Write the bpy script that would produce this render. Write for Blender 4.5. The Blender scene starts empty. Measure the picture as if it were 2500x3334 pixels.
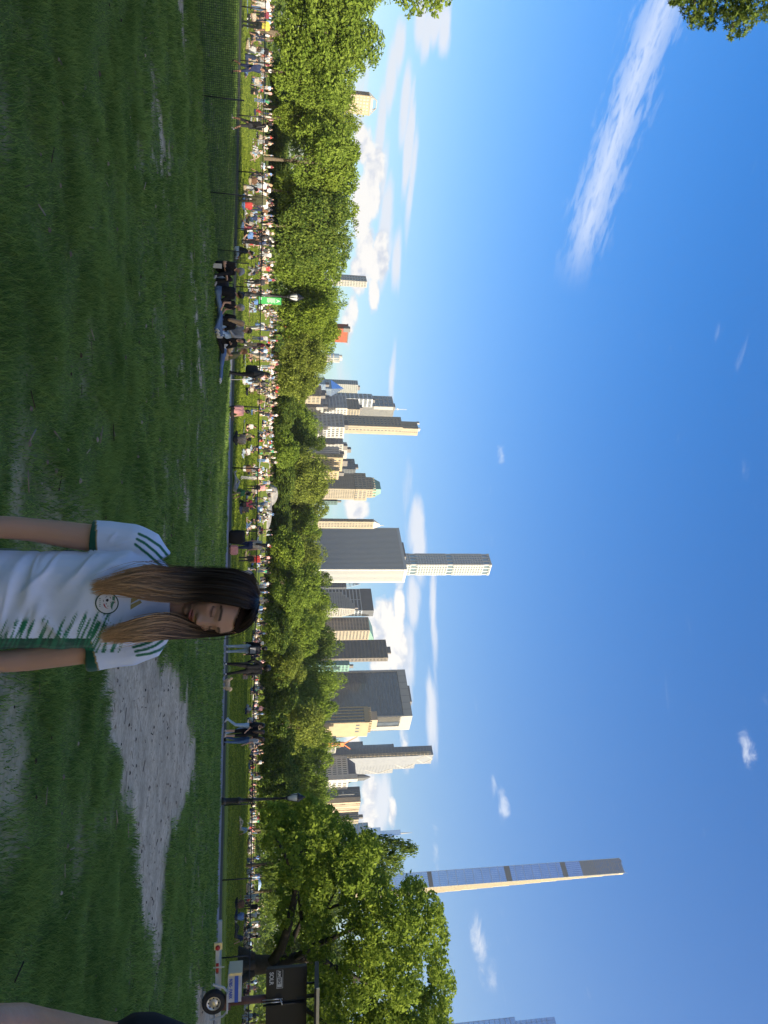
import bpy, bmesh, math, random
import numpy as np
from mathutils import Vector, Matrix
from mathutils.bvhtree import BVHTree
R = math.radians
random.seed(7)
rng = np.random.default_rng(11)
scene = bpy.context.scene
col = scene.collection

# ------------------------------------------------------------------ camera
# The photograph lies on its side: world "up" points to the right of the frame.
# (x, u) below are pixels of the 2500 x 3334 photograph: x grows with height, u runs along the horizon.
FPX, CU, CX = 2315.0, 1667.0, 1250.0
PITCH, ROLL = R(9.51), 0.015
CAM = Vector((0, 0, 1.6))
FWD = Vector((0, math.cos(PITCH), math.sin(PITCH)))
UP0 = Vector((0, -math.sin(PITCH), math.cos(PITCH)))
RT0 = Vector((1, 0, 0))
RT = RT0 * math.cos(ROLL) + UP0 * math.sin(ROLL)
UPV = UP0 * math.cos(ROLL) - RT0 * math.sin(ROLL)
cd = bpy.data.cameras.new('camera')
cam = bpy.data.objects.new('camera', cd); col.objects.link(cam)
cd.sensor_fit = 'VERTICAL'; cd.sensor_height = 36.0; cd.lens = 36.0 * FPX / 3334.0
cd.clip_start = 0.05; cd.clip_end = 20000
m = Matrix((UPV, -RT, -FWD)).transposed().to_4x4(); m.translation = CAM
cam.matrix_world = m
scene.camera = cam

def pdir(x, u):
    return (FWD + RT * ((u - CU) / FPX) + UPV * ((x - CX) / FPX)).normalized()
def at(x, u, Y):                       # point seen at pixel (x, u) at depth Y
    d = pdir(x, u); return CAM + d * (Y / d.y)
def gnd(x, u, z=0.0):                  # point seen at pixel on the level z
    d = pdir(x, u); return CAM + d * ((z - CAM.z) / d.z)
def upx(u, Y, z=0.0):                  # world X of pixel column u at depth Y, near level z
    d0 = pdir(862, u); X = d0.x / d0.y * Y
    for _ in range(3):
        d = Vector((X, Y, z)) - CAM
        uu = CU + FPX * d.dot(RT) / d.dot(FWD)
        X += (u - uu) / FPX * Y
    return X

# ------------------------------------------------------------------ sun and sky
SUN_AZ, SUN_EL = R(134), R(17)
sun_dir = Vector((math.sin(SUN_AZ) * math.cos(SUN_EL), math.cos(SUN_AZ) * math.cos(SUN_EL), math.sin(SUN_EL)))
sl = bpy.data.lights.new('sun', 'SUN'); sl.energy = 4.2; sl.angle = R(0.5); sl.color = (1.0, 0.9, 0.74)
so = bpy.data.objects.new('sun', sl); col.objects.link(so)
so.rotation_euler = sun_dir.to_track_quat('Z', 'Y').to_euler(); so.location = (60, -30, 60)
SKY_STRENGTH, EXPOSURE = 0.15, 1.4
HAZE = 0.0001
SKYG, SKYS, SKYV = 0.88, 1.72, 0.74
scene.view_settings.view_transform = 'Standard'
scene.view_settings.look = 'None'
scene.view_settings.exposure = EXPOSURE
scene.view_settings.gamma = 1.0
scene.view_settings.use_curve_mapping = False
world = bpy.data.worlds.new('World'); scene.world = world; world.use_nodes = True
wt = world.node_tree; WN = wt.nodes; WL = wt.links
bg = WN['Background']; bg.inputs[1].default_value = SKY_STRENGTH
sky = WN.new('ShaderNodeTexSky'); sky.sky_type = 'NISHITA'; sky.sun_disc = False
sky.sun_elevation = SUN_EL; sky.sun_rotation = SUN_AZ
sky.air_density = 1.0; sky.dust_density = 2.6; sky.ozone_density = 1.5; sky.altitude = 20
gam = WN.new('ShaderNodeGamma'); gam.inputs[1].default_value = SKYG; WL.new(sky.outputs[0], gam.inputs[0])
hsv = WN.new('ShaderNodeHueSaturation'); hsv.inputs['Hue'].default_value = .516; hsv.inputs['Saturation'].default_value = SKYS; hsv.inputs['Value'].default_value = SKYV
WL.new(gam.outputs[0], hsv.inputs['Color'])
def wmath(op, a, b=None, c=None, clamp=False):
    n = WN.new('ShaderNodeMath'); n.operation = op; n.use_clamp = clamp
    for i, v in enumerate((a, b, c)):
        if v is None: continue
        if isinstance(v, (int, float)): n.inputs[i].default_value = v
        else: WL.new(v, n.inputs[i])
    return n.outputs[0]
def wmap(v, a, b, c=0.0, d=1.0):
    n = WN.new('ShaderNodeMapRange'); n.interpolation_type = 'SMOOTHSTEP'
    WL.new(v, n.inputs[0])
    for i, q in enumerate((a, b, c, d)): n.inputs[i + 1].default_value = q
    return n.outputs[0]
def wvec(op, a, b):
    n = WN.new('ShaderNodeVectorMath'); n.operation = op
    for i, v in enumerate((a, b)):
        if v is None: continue
        if isinstance(v, (tuple, list)): n.inputs[i].default_value = v
        else: WL.new(v, n.inputs[i])
    return n.outputs[1] if op in ('LENGTH', 'DOT_PRODUCT') else n.outputs[0]
def wnoise(v, scale, detail, rough=0.55, dist=0.0):
    n = WN.new('ShaderNodeTexNoise'); WL.new(v, n.inputs['Vector'])
    n.inputs['Scale'].default_value = scale; n.inputs['Detail'].default_value = detail
    n.inputs['Roughness'].default_value = rough; n.inputs['Distortion'].default_value = dist
    return n.outputs[0]
tc = WN.new('ShaderNodeTexCoord')
sep = WN.new('ShaderNodeSeparateXYZ'); WL.new(tc.outputs['Generated'], sep.inputs[0])
az = wmath('ARCTAN2', sep.outputs[0], sep.outputs[1])
el = wmath('ARCSINE', sep.outputs[2])
cmb = WN.new('ShaderNodeCombineXYZ'); WL.new(az, cmb.inputs[0]); WL.new(el, cmb.inputs[1])
P = cmb.outputs[0]
def azel(x, u):
    d = pdir(x, u); return math.atan2(d.x, d.y), math.asin(d.z)
# clouds: (x, u, half height, half length, density, kind) in photograph pixels
CL = [(1215, 560, 50, 100, 1.05, 0), (1235, 830, 45, 110, 1.05, 0), (1225, 2060, 60, 110, 1.1, 0), (1290, 2060, 45, 90, 1.05, 0), (1190, 2660, 50, 80, 1.0, 0), (1160, 1650, 50, 70, 1.0, 0),
      (1200, 640, 60, 130, 1.0, 0), (1165, 900, 40, 100, 1.0, 0), (1260, 700, 26, 160, .95, 1), (1290, 860, 20, 130, .8, 1), (1180, 480, 45, 110, .85, 0), (1240, 420, 20, 160, .85, 1), (1370, 60, 30, 130, .95, 1), (1420, 60, 24, 110, .9, 1), (1330, 480, 18, 200, .85, 1), (1275, 250, 22, 150, .9, 1), (1130, 1060, 30, 120, .8, 0), (1365, 1790, 30, 130, .9, 1), (1300, 1990, 30, 110, .95, 0), (1240, 2150, 45, 90, 1.0, 0), (1200, 2590, 40, 120, .9, 0), (1150, 2450, 40, 100, .9, 0),
      (1185, 700, 45, 190, 1.0, 0), (1190, 800, 50, 130, 1.0, 0), (1250, 790, 32, 170, .85, 1), (1218, 965, 28, 75, 1.0, 0),
      (1150, 1000, 26, 95, .9, 0), (1338, 620, 16, 230, .75, 1), (1320, 330, 22, 170, .75, 1), (1250, 560, 22, 150, .7, 1), (1340, 330, 13, 130, .6, 1),
      (1448, 90, 26, 110, .8, 1), (1300, 150, 26, 130, .85, 1), (1385, 110, 25, 120, .8, 1), (1278, 1220, 12, 190, .6, 1), (1110, 1250, 45, 130, .55, 1), (1330, 1580, 20, 120, .5, 1),
      (1355, 1720, 34, 120, .8, 1), (1345, 1960, 30, 120, .8, 1), (1255, 2010, 50, 100, 1.05, 0), (1290, 2110, 60, 110, 1.0, 0), (1330, 2140, 30, 150, .85, 1),
      (1412, 2030, 15, 230, .6, 1), (1405, 2340, 26, 170, .75, 1), (1320, 2440, 30, 120, .75, 0), (1240, 2620, 55, 130, .75, 1), (1275, 2650, 24, 80, .85, 0),
      (1150, 2640, 50, 120, .6, 1), (1150, 1660, 40, 110, .7, 0), (1110, 1540, 40, 200, .5, 1), (1170, 330, 40, 260, .6, 1),
      (1632, 1485, 20, 48, .55, 2), (1640, 2620, 24, 70, .7, 2), (1608, 2560, 14, 70, .45, 2), (1560, 3080, 34, 130, .7, 2), (1600, 3180, 26, 90, .6, 2),
      (2432, 2440, 34, 75, .6, 2), (1788, 1068, 9, 20, .35, 2), (1420, 2760, 16, 120, .5, 2)]
dens = {0: None, 1: None, 2: None}
for (x, u, hx, hu, dn, k) in CL:
    a0, e0 = azel(x, u); a1, _ = azel(x, u + hu); _, e1 = azel(x + hx, u)
    q = wvec('MULTIPLY', wvec('SUBTRACT', P, (a0, e0, 0)), (1 / abs(a1 - a0), 1 / abs(e1 - e0), 0))
    v = wmap(wvec('LENGTH', q, None), 0.0, 1.55, dn, 0.0)
    dens[k] = v if dens[k] is None else wmath('MAXIMUM', dens[k], v)
# long feathered streak high on the left
(a0, e0), (a1, e1) = azel(2190, -60), azel(1860, 930)
L = math.hypot(a1 - a0, e1 - e0); ax = ((a1 - a0) / L, (e1 - e0) / L, 0); ay = (-ax[1], ax[0], 0)
rel = wvec('SUBTRACT', P, (a0, e0, 0))
t = wmath('DIVIDE', wvec('DOT_PRODUCT', rel, ax), L)
sd = wvec('DOT_PRODUCT', rel, ay)
cs = WN.new('ShaderNodeCombineXYZ'); WL.new(wmath('MULTIPLY', t, 2.2), cs.inputs[0]); WL.new(wmath('MULTIPLY', sd, 34.0), cs.inputs[1])
sn = wnoise(cs.outputs[0], 3.0, 8, .66, .25)
wid = wmath('ADD', wmath('MULTIPLY', wmath('ABSOLUTE', sd), 27.0), wmath('MULTIPLY', wmath('SUBTRACT', sn, .5), 2.6))
streak = wmath('MULTIPLY', wmap(wid, 0.0, .8, .9, 0.0), wmath('MULTIPLY', wmap(t, 1.05, .72), wmap(t, -.6, -.2)))
streak = wmath('MULTIPLY', streak, wmap(sn, .28, .66, .25, .95))
# fractal breakup
pv = wvec('MULTIPLY', P, (1.0, 2.6, 1.0))
n0 = wnoise(wvec('MULTIPLY', P, (1.0, 1.25, 1.0)), 26, 8, .6, .3)
n1 = wnoise(wvec('MULTIPLY', P, (1.0, 5.5, 1.0)), 9, 7, .55, .4)
n2 = wnoise(wvec('MULTIPLY', P, (1.0, 1.8, 1.0)), 24, 9, .68, 1.2)
c0 = wmap(wmath('ADD', dens[0], wmath('MULTIPLY', wmath('SUBTRACT', n0, .5), 1.3)), .38, .72)
c1 = wmap(wmath('ADD', dens[1], wmath('MULTIPLY', wmath('SUBTRACT', n1, .5), 1.2)), .18, .72, 0, .92)
c2 = wmap(wmath('ADD', dens[2], wmath('MULTIPLY', wmath('SUBTRACT', n2, .5), 1.5)), .25, .95, 0, .8)
alpha = wmath('MAXIMUM', wmath('MAXIMUM', c0, c1), wmath('MAXIMUM', c2, streak), clamp=True)
# cumulus heads are bright, flat layers greyer; texture from a shifted copy of the noise
n3 = wnoise(wvec('ADD', wvec('MULTIPLY', P, (1.0, 1.25, 1.0)), (0.0, .016, 0.0)), 26, 8, .6, .3)
lit = wmap(wmath('ADD', wmath('SUBTRACT', n0, n3), wmath('MULTIPLY', wmath('SUBTRACT', c0, c1), .12)), -.10, .13)
mixc = WN.new('ShaderNodeMix'); mixc.data_type = 'RGBA'
WL.new(lit, mixc.inputs[0]); mixc.inputs[6].default_value = (1.75, 1.9, 2.2, 1); mixc.inputs[7].default_value = (2.85, 2.76, 2.62, 1)
mixq = WN.new('ShaderNodeMix'); mixq.data_type = 'RGBA'
WL.new(c0, mixq.inputs[0]); mixq.inputs[6].default_value = (2.25, 2.35, 2.55, 1); WL.new(mixc.outputs[2], mixq.inputs[7])
mixk = WN.new('ShaderNodeMix'); mixk.data_type = 'RGBA'
WL.new(wmath('GREATER_THAN', el, .28), mixk.inputs[0]); WL.new(mixq.outputs[2], mixk.inputs[6]); mixk.inputs[7].default_value = (2.35, 2.5, 2.8, 1)
mixs = WN.new('ShaderNodeMix'); mixs.data_type = 'RGBA'
WL.new(alpha, mixs.inputs[0]); WL.new(hsv.outputs[0], mixs.inputs[6]); WL.new(mixk.outputs[2], mixs.inputs[7])
WL.new(mixs.outputs[2], bg.inputs[0])
world.cycles.sampling_method = 'MANUAL'; world.cycles.sample_map_resolution = 512
try:
    scene.cycles.max_bounces = 6; scene.cycles.diffuse_bounces = 3; scene.cycles.transparent_max_bounces = 8
except Exception: pass

# ------------------------------------------------------------------ helpers
def tag(o, label=None, cat=None, group=None, kind=None):
    if label: o['label'] = label
    if cat: o['category'] = cat
    if group: o['group'] = group
    if kind: o['kind'] = kind
    return o
def empty(name, loc=(0, 0, 0), rz=0.0):
    o = bpy.data.objects.new(name, None); col.objects.link(o)
    o.location = loc; o.rotation_euler = (0, 0, rz); o.empty_display_size = .2
    return o
MATS = {}
def mat(name, color, rough=0.7, metal=0.0, noise=0.0, nscale=8.0, spec=0.4, bump=0.0, bscale=40.0, emit=None):
    if name in MATS: return MATS[name]
    m = bpy.data.materials.new(name); m.use_nodes = True
    nt = m.node_tree; b = nt.nodes['Principled BSDF']
    b.inputs['Base Color'].default_value = (*color, 1); b.inputs['Roughness'].default_value = rough
    b.inputs['Metallic'].default_value = metal; b.inputs['Specular IOR Level'].default_value = spec
    if noise or bump:
        tcn = nt.nodes.new('ShaderNodeTexCoord')
    if noise:
        nz = nt.nodes.new('ShaderNodeTexNoise'); nz.inputs['Scale'].default_value = nscale; nz.inputs['Detail'].default_value = 5
        nt.links.new(tcn.outputs['Object'], nz.inputs['Vector'])
        mr = nt.nodes.new('ShaderNodeMapRange'); nt.links.new(nz.outputs[0], mr.inputs[0])
        mr.inputs[1].default_value = .25; mr.inputs[2].default_value = .75; mr.inputs[3].default_value = 1 - noise; mr.inputs[4].default_value = 1 + noise
        mx = nt.nodes.new('ShaderNodeMix'); mx.data_type = 'RGBA'; mx.blend_type = 'MULTIPLY'; mx.inputs[0].default_value = 1
        mx.inputs[6].default_value = (*color, 1); nt.links.new(mr.outputs[0], mx.inputs[7]); nt.links.new(mx.outputs[2], b.inputs['Base Color'])
    if bump:
        nb = nt.nodes.new('ShaderNodeTexNoise'); nb.inputs['Scale'].default_value = bscale; nb.inputs['Detail'].default_value = 6
        nt.links.new(tcn.outputs['Object'], nb.inputs['Vector'])
        bp = nt.nodes.new('ShaderNodeBump'); bp.inputs['Strength'].default_value = bump; bp.inputs['Distance'].default_value = .02
        nt.links.new(nb.outputs[0], bp.inputs['Height']); nt.links.new(bp.outputs[0], b.inputs['Normal'])
    MATS[name] = m
    return m
def leafmat(name, dark, light, trans=.35):
    m = bpy.data.materials.new(name); m.use_nodes = True
    nt = m.node_tree; nt.nodes.clear(); N = nt.nodes.new; Lk = nt.links.new
    out = N('ShaderNodeOutputMaterial'); geo = N('ShaderNodeNewGeometry'); rp = N('ShaderNodeValToRGB')
    tcn = N('ShaderNodeTexCoord'); nz = N('ShaderNodeTexNoise'); nz.inputs['Scale'].default_value = .35; nz.inputs['Detail'].default_value = 3
    Lk(tcn.outputs['Object'], nz.inputs['Vector'])
    ad = N('ShaderNodeMath'); ad.operation = 'ADD'; Lk(geo.outputs['Random Per Island'], ad.inputs[0])
    mu = N('ShaderNodeMath'); mu.operation = 'MULTIPLY_ADD'; Lk(nz.outputs[0], mu.inputs[0]); mu.inputs[1].default_value = 1.6; mu.inputs[2].default_value = -.8
    Lk(mu.outputs[0], ad.inputs[1]); Lk(ad.outputs[0], rp.inputs[0])
    rp.color_ramp.elements[0].position = .1; rp.color_ramp.elements[0].color = (*dark, 1)
    rp.color_ramp.elements[1].position = .95; rp.color_ramp.elements[1].color = (*light, 1)
    d = N('ShaderNodeBsdfDiffuse'); tr = N('ShaderNodeBsdfTranslucent'); mx = N('ShaderNodeMixShader'); mx.inputs[0].default_value = trans
    Lk(rp.outputs[0], d.inputs[0]); Lk(rp.outputs[0], tr.inputs[0]); Lk(d.outputs[0], mx.inputs[1]); Lk(tr.outputs[0], mx.inputs[2]); Lk(mx.outputs[0], out.inputs[0])
    return m
def vcolmat(name, attr='col', rough=.7, spec=.3, sheen=0.0, sss=0.0, bump=0.0, bscale=300.0):
    m = bpy.data.materials.new(name); m.use_nodes = True
    nt = m.node_tree; b = nt.nodes['Principled BSDF']
    a = nt.nodes.new('ShaderNodeAttribute'); a.attribute_name = attr
    nt.links.new(a.outputs['Color'], b.inputs['Base Color'])
    b.inputs['Roughness'].default_value = rough; b.inputs['Specular IOR Level'].default_value = spec
    if sheen: b.inputs['Sheen Weight'].default_value = sheen
    if sss:
        b.inputs['Subsurface Weight'].default_value = sss; b.inputs['Subsurface Radius'].default_value = (.012, .005, .003); b.inputs['Subsurface Scale'].default_value = .5
    if bump:
        tcn = nt.nodes.new('ShaderNodeTexCoord'); nb = nt.nodes.new('ShaderNodeTexNoise'); nb.inputs['Scale'].default_value = bscale
        nt.links.new(tcn.outputs['Object'], nb.inputs['Vector'])
        bp = nt.nodes.new('ShaderNodeBump'); bp.inputs['Strength'].default_value = bump; bp.inputs['Distance'].default_value = .002
        nt.links.new(nb.outputs[0], bp.inputs['Height']); nt.links.new(bp.outputs[0], b.inputs['Normal'])
    return m
class MB:
    """collects boxes, tubes and lofts into one mesh"""
    def __init__(s): s.v = []; s.f = []; s.mi = []
    def add(s, vs, fs, m=0):
        o = len(s.v); s.v += [tuple(p) for p in vs]; s.f += [tuple(i + o for i in f) for f in fs]; s.mi += [m] * len(fs)
    def box(s, x0, x1, y0, y1, z0, z1, m=0):
        s.add([(x0, y0, z0), (x1, y0, z0), (x1, y1, z0), (x0, y1, z0), (x0, y0, z1), (x1, y0, z1), (x1, y1, z1), (x0, y1, z1)],
              [(0, 3, 2, 1), (4, 5, 6, 7), (0, 1, 5, 4), (1, 2, 6, 5), (2, 3, 7, 6), (3, 0, 4, 7)], m)
    def tube(s, pts, rad, n=8, m=0, cap=True):
        pts = [Vector(p) for p in pts]; k = len(pts)
        if isinstance(rad, (int, float)): rad = [rad] * k
        vs = []; prev = None
        for i, p in enumerate(pts):
            d = (pts[min(i + 1, k - 1)] - pts[max(i - 1, 0)])
            if d.length < 1e-9: d = Vector((0, 0, 1))
            d.normalize()
            if prev is None: a = d.orthogonal().normalized()
            else:
                a = prev - d * prev.dot(d)
                a = a.normalized() if a.length > 1e-6 else d.orthogonal().normalized()
            prev = a; b = d.cross(a)
            for j in range(n):
                th = 2 * math.pi * j / n
                vs.append(p + (a * math.cos(th) + b * math.sin(th)) * rad[i])
        fs = [(i * n + j, i * n + (j + 1) % n, (i + 1) * n + (j + 1) % n, (i + 1) * n + j) for i in range(k - 1) for j in range(n)]
        if cap: fs += [tuple(range(n - 1, -1, -1)), tuple((k - 1) * n + j for j in range(n))]
        s.add(vs, fs, m)
    def rings(s, rings, m=0, cap=True):
        n = len(rings[0]); k = len(rings)
        fs = [(i * n + j, i * n + (j + 1) % n, (i + 1) * n + (j + 1) % n, (i + 1) * n + j) for i in range(k - 1) for j in range(n)]
        if cap: fs += [tuple(range(n - 1, -1, -1)), tuple((k - 1) * n + j for j in range(n))]
        s.add([p for r in rings for p in r], fs, m)
    def lathe(s, prof, c=(0, 0, 0), n=16, m=0):
        s.rings([[(c[0] + r * math.cos(2 * math.pi * j / n), c[1] + r * math.sin(2 * math.pi * j / n), c[2] + z) for j in range(n)] for r, z in prof], m)
    def mesh(s, name, mats, smooth=False):
        me = bpy.data.meshes.new(name); me.from_pydata(s.v, [], s.f)
        for q in (mats if isinstance(mats, (list, tuple)) else [mats]): me.materials.append(q)
        if len(me.polygons) == len(s.mi): me.polygons.foreach_set('material_index', s.mi)
        if smooth: me.polygons.foreach_set('use_smooth', [True] * len(me.polygons))
        me.update(); return me
    def build(s, name, mats, parent=None, smooth=False, loc=None):
        o = bpy.data.objects.new(name, s.mesh(name, mats, smooth)); col.objects.link(o)
        if parent: o.parent = parent
        if loc is not None: o.location = loc
        return o
def link(name, me, parent=None, loc=None, rz=None):
    o = bpy.data.objects.new(name, me); col.objects.link(o)
    if parent: o.parent = parent
    if loc is not None: o.location = loc
    if rz is not None: o.rotation_euler = (0, 0, rz)
    return o
def copy_tree(o, parent=None):
    c = o.copy(); col.objects.link(c); c.parent = parent
    for ch in o.children: copy_tree(ch, c)
    return c
def npmesh(name, V, F, mats, smooth=False, colors=None, mi=None):
    """V (n,3), F (m,k) numpy arrays -> mesh, fast"""
    me = bpy.data.meshes.new(name); k = F.shape[1]
    me.vertices.add(len(V)); me.vertices.foreach_set('co', V.astype(np.float32).ravel())
    me.loops.add(F.size); me.loops.foreach_set('vertex_index', F.astype(np.int32).ravel())
    me.polygons.add(len(F)); me.polygons.foreach_set('loop_start', np.arange(0, F.size, k, dtype=np.int32))
    if smooth: me.polygons.foreach_set('use_smooth', np.ones(len(F), bool))
    for q in (mats if isinstance(mats, (list, tuple)) else [mats]): me.materials.append(q)
    if mi is not None: me.polygons.foreach_set('material_index', np.asarray(mi, np.int32))
    me.update(calc_edges=True)
    if colors is not None:
        a = me.color_attributes.new('col', 'FLOAT_COLOR', 'POINT')
        c4 = np.ones((len(V), 4), np.float32); c4[:, :colors.shape[1]] = colors; a.data.foreach_set('color', c4.ravel())
    return me
def sstep(a, b, v):
    t = np.clip((v - a) / (b - a), 0, 1); return t * t * (3 - 2 * t)
# value noise for numpy
_perm = rng.random((256, 256))
def vnoise(x, y):
    xi = np.floor(x).astype(int); yi = np.floor(y).astype(int); fx = x - xi; fy = y - yi
    fx = fx * fx * (3 - 2 * fx); fy = fy * fy * (3 - 2 * fy)
    g = lambda a, b: _perm[a & 255, b & 255]
    return (g(xi, yi) * (1 - fx) + g(xi + 1, yi) * fx) * (1 - fy) + (g(xi, yi + 1) * (1 - fx) + g(xi + 1, yi + 1) * fx) * fy
def fbm(x, y, o=4):
    s = 0; a = .5; t = 0
    for i in range(o): s = s + a * vnoise(x * 2 ** i + 17 * i, y * 2 ** i + 31 * i); t += a; a *= .5
    return s / t
def remesh(V, F, voxel, smooth=2, fac=.5):
    """voxel union of closed shapes -> (verts, quads as list)"""
    me = bpy.data.meshes.new('tmp'); me.from_pydata(V, [], F)
    o = bpy.data.objects.new('tmp', me); col.objects.link(o)
    md = o.modifiers.new('r', 'REMESH'); md.mode = 'VOXEL'; md.voxel_size = voxel; md.adaptivity = 0
    if smooth:
        ms = o.modifiers.new('s', 'SMOOTH'); ms.factor = fac; ms.iterations = smooth
    dg = bpy.context.evaluated_depsgraph_get(); dg.update()
    ev = bpy.data.meshes.new_from_object(o.evaluated_get(dg))
    bpy.data.objects.remove(o); bpy.data.meshes.remove(me)
    n = len(ev.vertices); Va = np.empty(n * 3, np.float32); ev.vertices.foreach_get('co', Va)
    return Va.reshape(-1, 3), ev
# ------------------------------------------------------------------ ground
def FY(X):                       # depth of the chain-link fence line at X
    X = np.asarray(X, float)
    return np.where(X < 0, 34.5 - X * (3.0 / 26), 34.5 - X * (3.5 / 18))
def fyc(X): return float(np.clip(FY(X), 24, 41))
def tz(X, Y):                    # meadow terrain: level near the fence, a soft rise at the far middle
    X = np.asarray(X, float); Y = np.asarray(Y, float)
    b = X / np.maximum(Y, 1)
    return sstep(48, 165, Y) * (0.2 + 2.6 * np.exp(-((b + 0.12) / 0.26) ** 2) + .7 * sstep(.1, .35, b) * 0)
def tzf(X, Y): return float(tz(X, Y))

def poly_px(pts): return np.array([tuple(gnd(x, u))[:2] for x, u in pts])
DIRT = [poly_px(p) for p in [
    [(352, 2050), (346, 2150), (363, 2284), (379, 2390), (385, 2479), (421, 2619), (441, 2764), (455, 2909), (463, 3015), (491, 3060), (497, 3143),
     (519, 3104), (527, 2937), (538, 2797), (558, 2719), (591, 2636), (608, 2591), (630, 2490), (633, 2435), (614, 2368), (608, 2267), (575, 2245), (558, 2184), (524, 2145), (500, 2090), (430, 2050)],
    [(258, 2700), (262, 2790), (284, 2797), (292, 2720)], [(346, 2900), (350, 3040), (366, 3045), (372, 2905)],
    [(-60, 2195), (40, 2190), (78, 2230), (66, 2330), (74, 2440), (60, 2600), (45, 2645), (-60, 2640)],
    [(215, 1650), (225, 1800), (275, 1830), (325, 1780), (300, 1690), (250, 1640)],
    [(100, 1700), (120, 1810), (175, 1800), (165, 1690)], [(140, 1555), (150, 1680), (190, 1690), (200, 1560)],
    [(636, 3230), (640, 3480), (690, 3480), (700, 3320), (670, 3225)]]]
WORN = [poly_px(p) for p in [
    [(582, -60), (588, 110), (596, 200), (604, 120), (598, -60)], [(498, 330), (510, 460), (545, 640), (556, 560), (530, 430), (520, 330)],
    [(612, 800), (628, 960), (640, 1120), (655, 1330), (662, 1280), (648, 1080), (634, 900), (622, 790)],
    [(582, 1200), (588, 1320), (606, 1310), (600, 1210)], [(586, 1440), (594, 1560), (604, 1700), (614, 1640), (600, 1480)]]]
def sdist(poly, X, Y):
    """distance to polygon, negative inside"""
    d = np.full(X.shape, 1e9); ins = np.zeros(X.shape, bool); n = len(poly)
    for i in range(n):
        x0, y0 = poly[i]; x1, y1 = poly[(i + 1) % n]
        ex, ey = x1 - x0, y1 - y0; t = np.clip(((X - x0) * ex + (Y - y0) * ey) / (ex * ex + ey * ey + 1e-12), 0, 1)
        d = np.minimum(d, np.hypot(X - x0 - t * ex, Y - y0 - t * ey))
        c = ((y0 > Y) != (y1 > Y)); xi = x0 + (Y - y0) / (y1 - y0 + 1e-12) * ex
        ins ^= c & (X < xi)
    return np.where(ins, -d, d)
def dirt_mask(X, Y):
    n = fbm(X * 1.7 + 9, Y * 1.7, 4) - .5; m = np.zeros(X.shape)
    for i, p in enumerate(DIRT):
        w = .16 + .012 * Y if i == 0 else .2
        a = 1.0 if i in (0, 7) else (.6 if i == 3 else .42)
        m = np.maximum(m, a * sstep(w, -w, sdist(p, X, Y) - .08 + n * (.8 if i else 1.0) + (fbm(X * 7, Y * 7 + 2, 3) - .5) * .5))
    for p in WORN:
        m = np.maximum(m, .9 * sstep(.22, -.10, sdist(p, X, Y) + (fbm(X * 4.5, Y * 4.5 + 5, 4) - .44) * 2.0))
    m = np.maximum(m, .4 * sstep(.64, .78, fbm(X * .9 + 40, Y * 1.6 + 3, 4)))
    return m

# lawn base sheet with a dirt mask as a colour attribute
xs = np.concatenate([np.arange(-70, -30, 2.0), np.arange(-30, 26, .13), np.arange(26, 70, 2.0)])
ys = np.concatenate([np.arange(-60, 3, 3.0), np.arange(3, 35.3, .13), [35.3]])
GX, GYr = np.meshgrid(xs, ys); GY = GYr + (np.clip(FY(GX), 24, 41) - 34.5) * sstep(18, 34, GYr)
dm = dirt_mask(GX, GY)
GZ = (fbm(GX * 1.3, GY * 1.3, 3) - .5) * .05 * sstep(3, 5, GY) * sstep(30, 27, GYr) - dm * .02
nx, ny = len(xs), len(ys)
idx = np.arange(nx * ny).reshape(ny, nx)
Fq = np.stack([idx[:-1, :-1].ravel(), idx[:-1, 1:].ravel(), idx[1:, 1:].ravel(), idx[1:, :-1].ravel()], 1)
lm = bpy.data.materials.new('lawn_soil_and_turf'); lm.use_nodes = True
nt = lm.node_tree; b = nt.nodes['Principled BSDF']; b.inputs['Roughness'].default_value = .95; b.inputs['Specular IOR Level'].default_value = .1
at_ = nt.nodes.new('ShaderNodeAttribute'); at_.attribute_name = 'col'
tcn = nt.nodes.new('ShaderNodeTexCoord')
def tnoise(nt, tcn, sc, de=5, ro=.6):
    n = nt.nodes.new('ShaderNodeTexNoise'); n.inputs['Scale'].default_value = sc; n.inputs['Detail'].default_value = de; n.inputs['Roughness'].default_value = ro
    nt.links.new(tcn.outputs['Object'], n.inputs['Vector']); return n.outputs[0]
def ramp(nt, v, stops):
    r = nt.nodes.new('ShaderNodeValToRGB'); nt.links.new(v, r.inputs[0]); e = r.color_ramp.elements
    while len(e) < len(stops): e.new(.5)
    for q, (p, c) in zip(e, stops): q.position = p; q.color = (*c, 1)
    return r.outputs[0]
gcol = ramp(nt, tnoise(nt, tcn, 1.6, 8, .7), [(.3, (.07, .10, .022)), (.55, (.11, .15, .035)), (.75, (.16, .18, .06))])
dcol = ramp(nt, tnoise(nt, tcn, 14, 9, .75), [(.3, (.30, .225, .14)), (.5, (.54, .43, .29)), (.7, (.68, .56, .40))])
dv = nt.nodes.new('ShaderNodeMapRange'); nt.links.new(tnoise(nt, tcn, 1.3, 4, .6), dv.inputs[0]); dv.inputs[1].default_value = .3; dv.inputs[2].default_value = .7; dv.inputs[3].default_value = .68; dv.inputs[4].default_value = 1.12
dmul = nt.nodes.new('ShaderNodeMix'); dmul.data_type = 'RGBA'; dmul.blend_type = 'MULTIPLY'; dmul.inputs[0].default_value = 1; nt.links.new(dcol, dmul.inputs[6]); nt.links.new(dv.outputs[0], dmul.inputs[7])
mx = nt.nodes.new('ShaderNodeMix'); mx.data_type = 'RGBA'; nt.links.new(at_.outputs['Fac'], mx.inputs[0]); nt.links.new(gcol, mx.inputs[6]); nt.links.new(dmul.outputs[2], mx.inputs[7])
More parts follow.
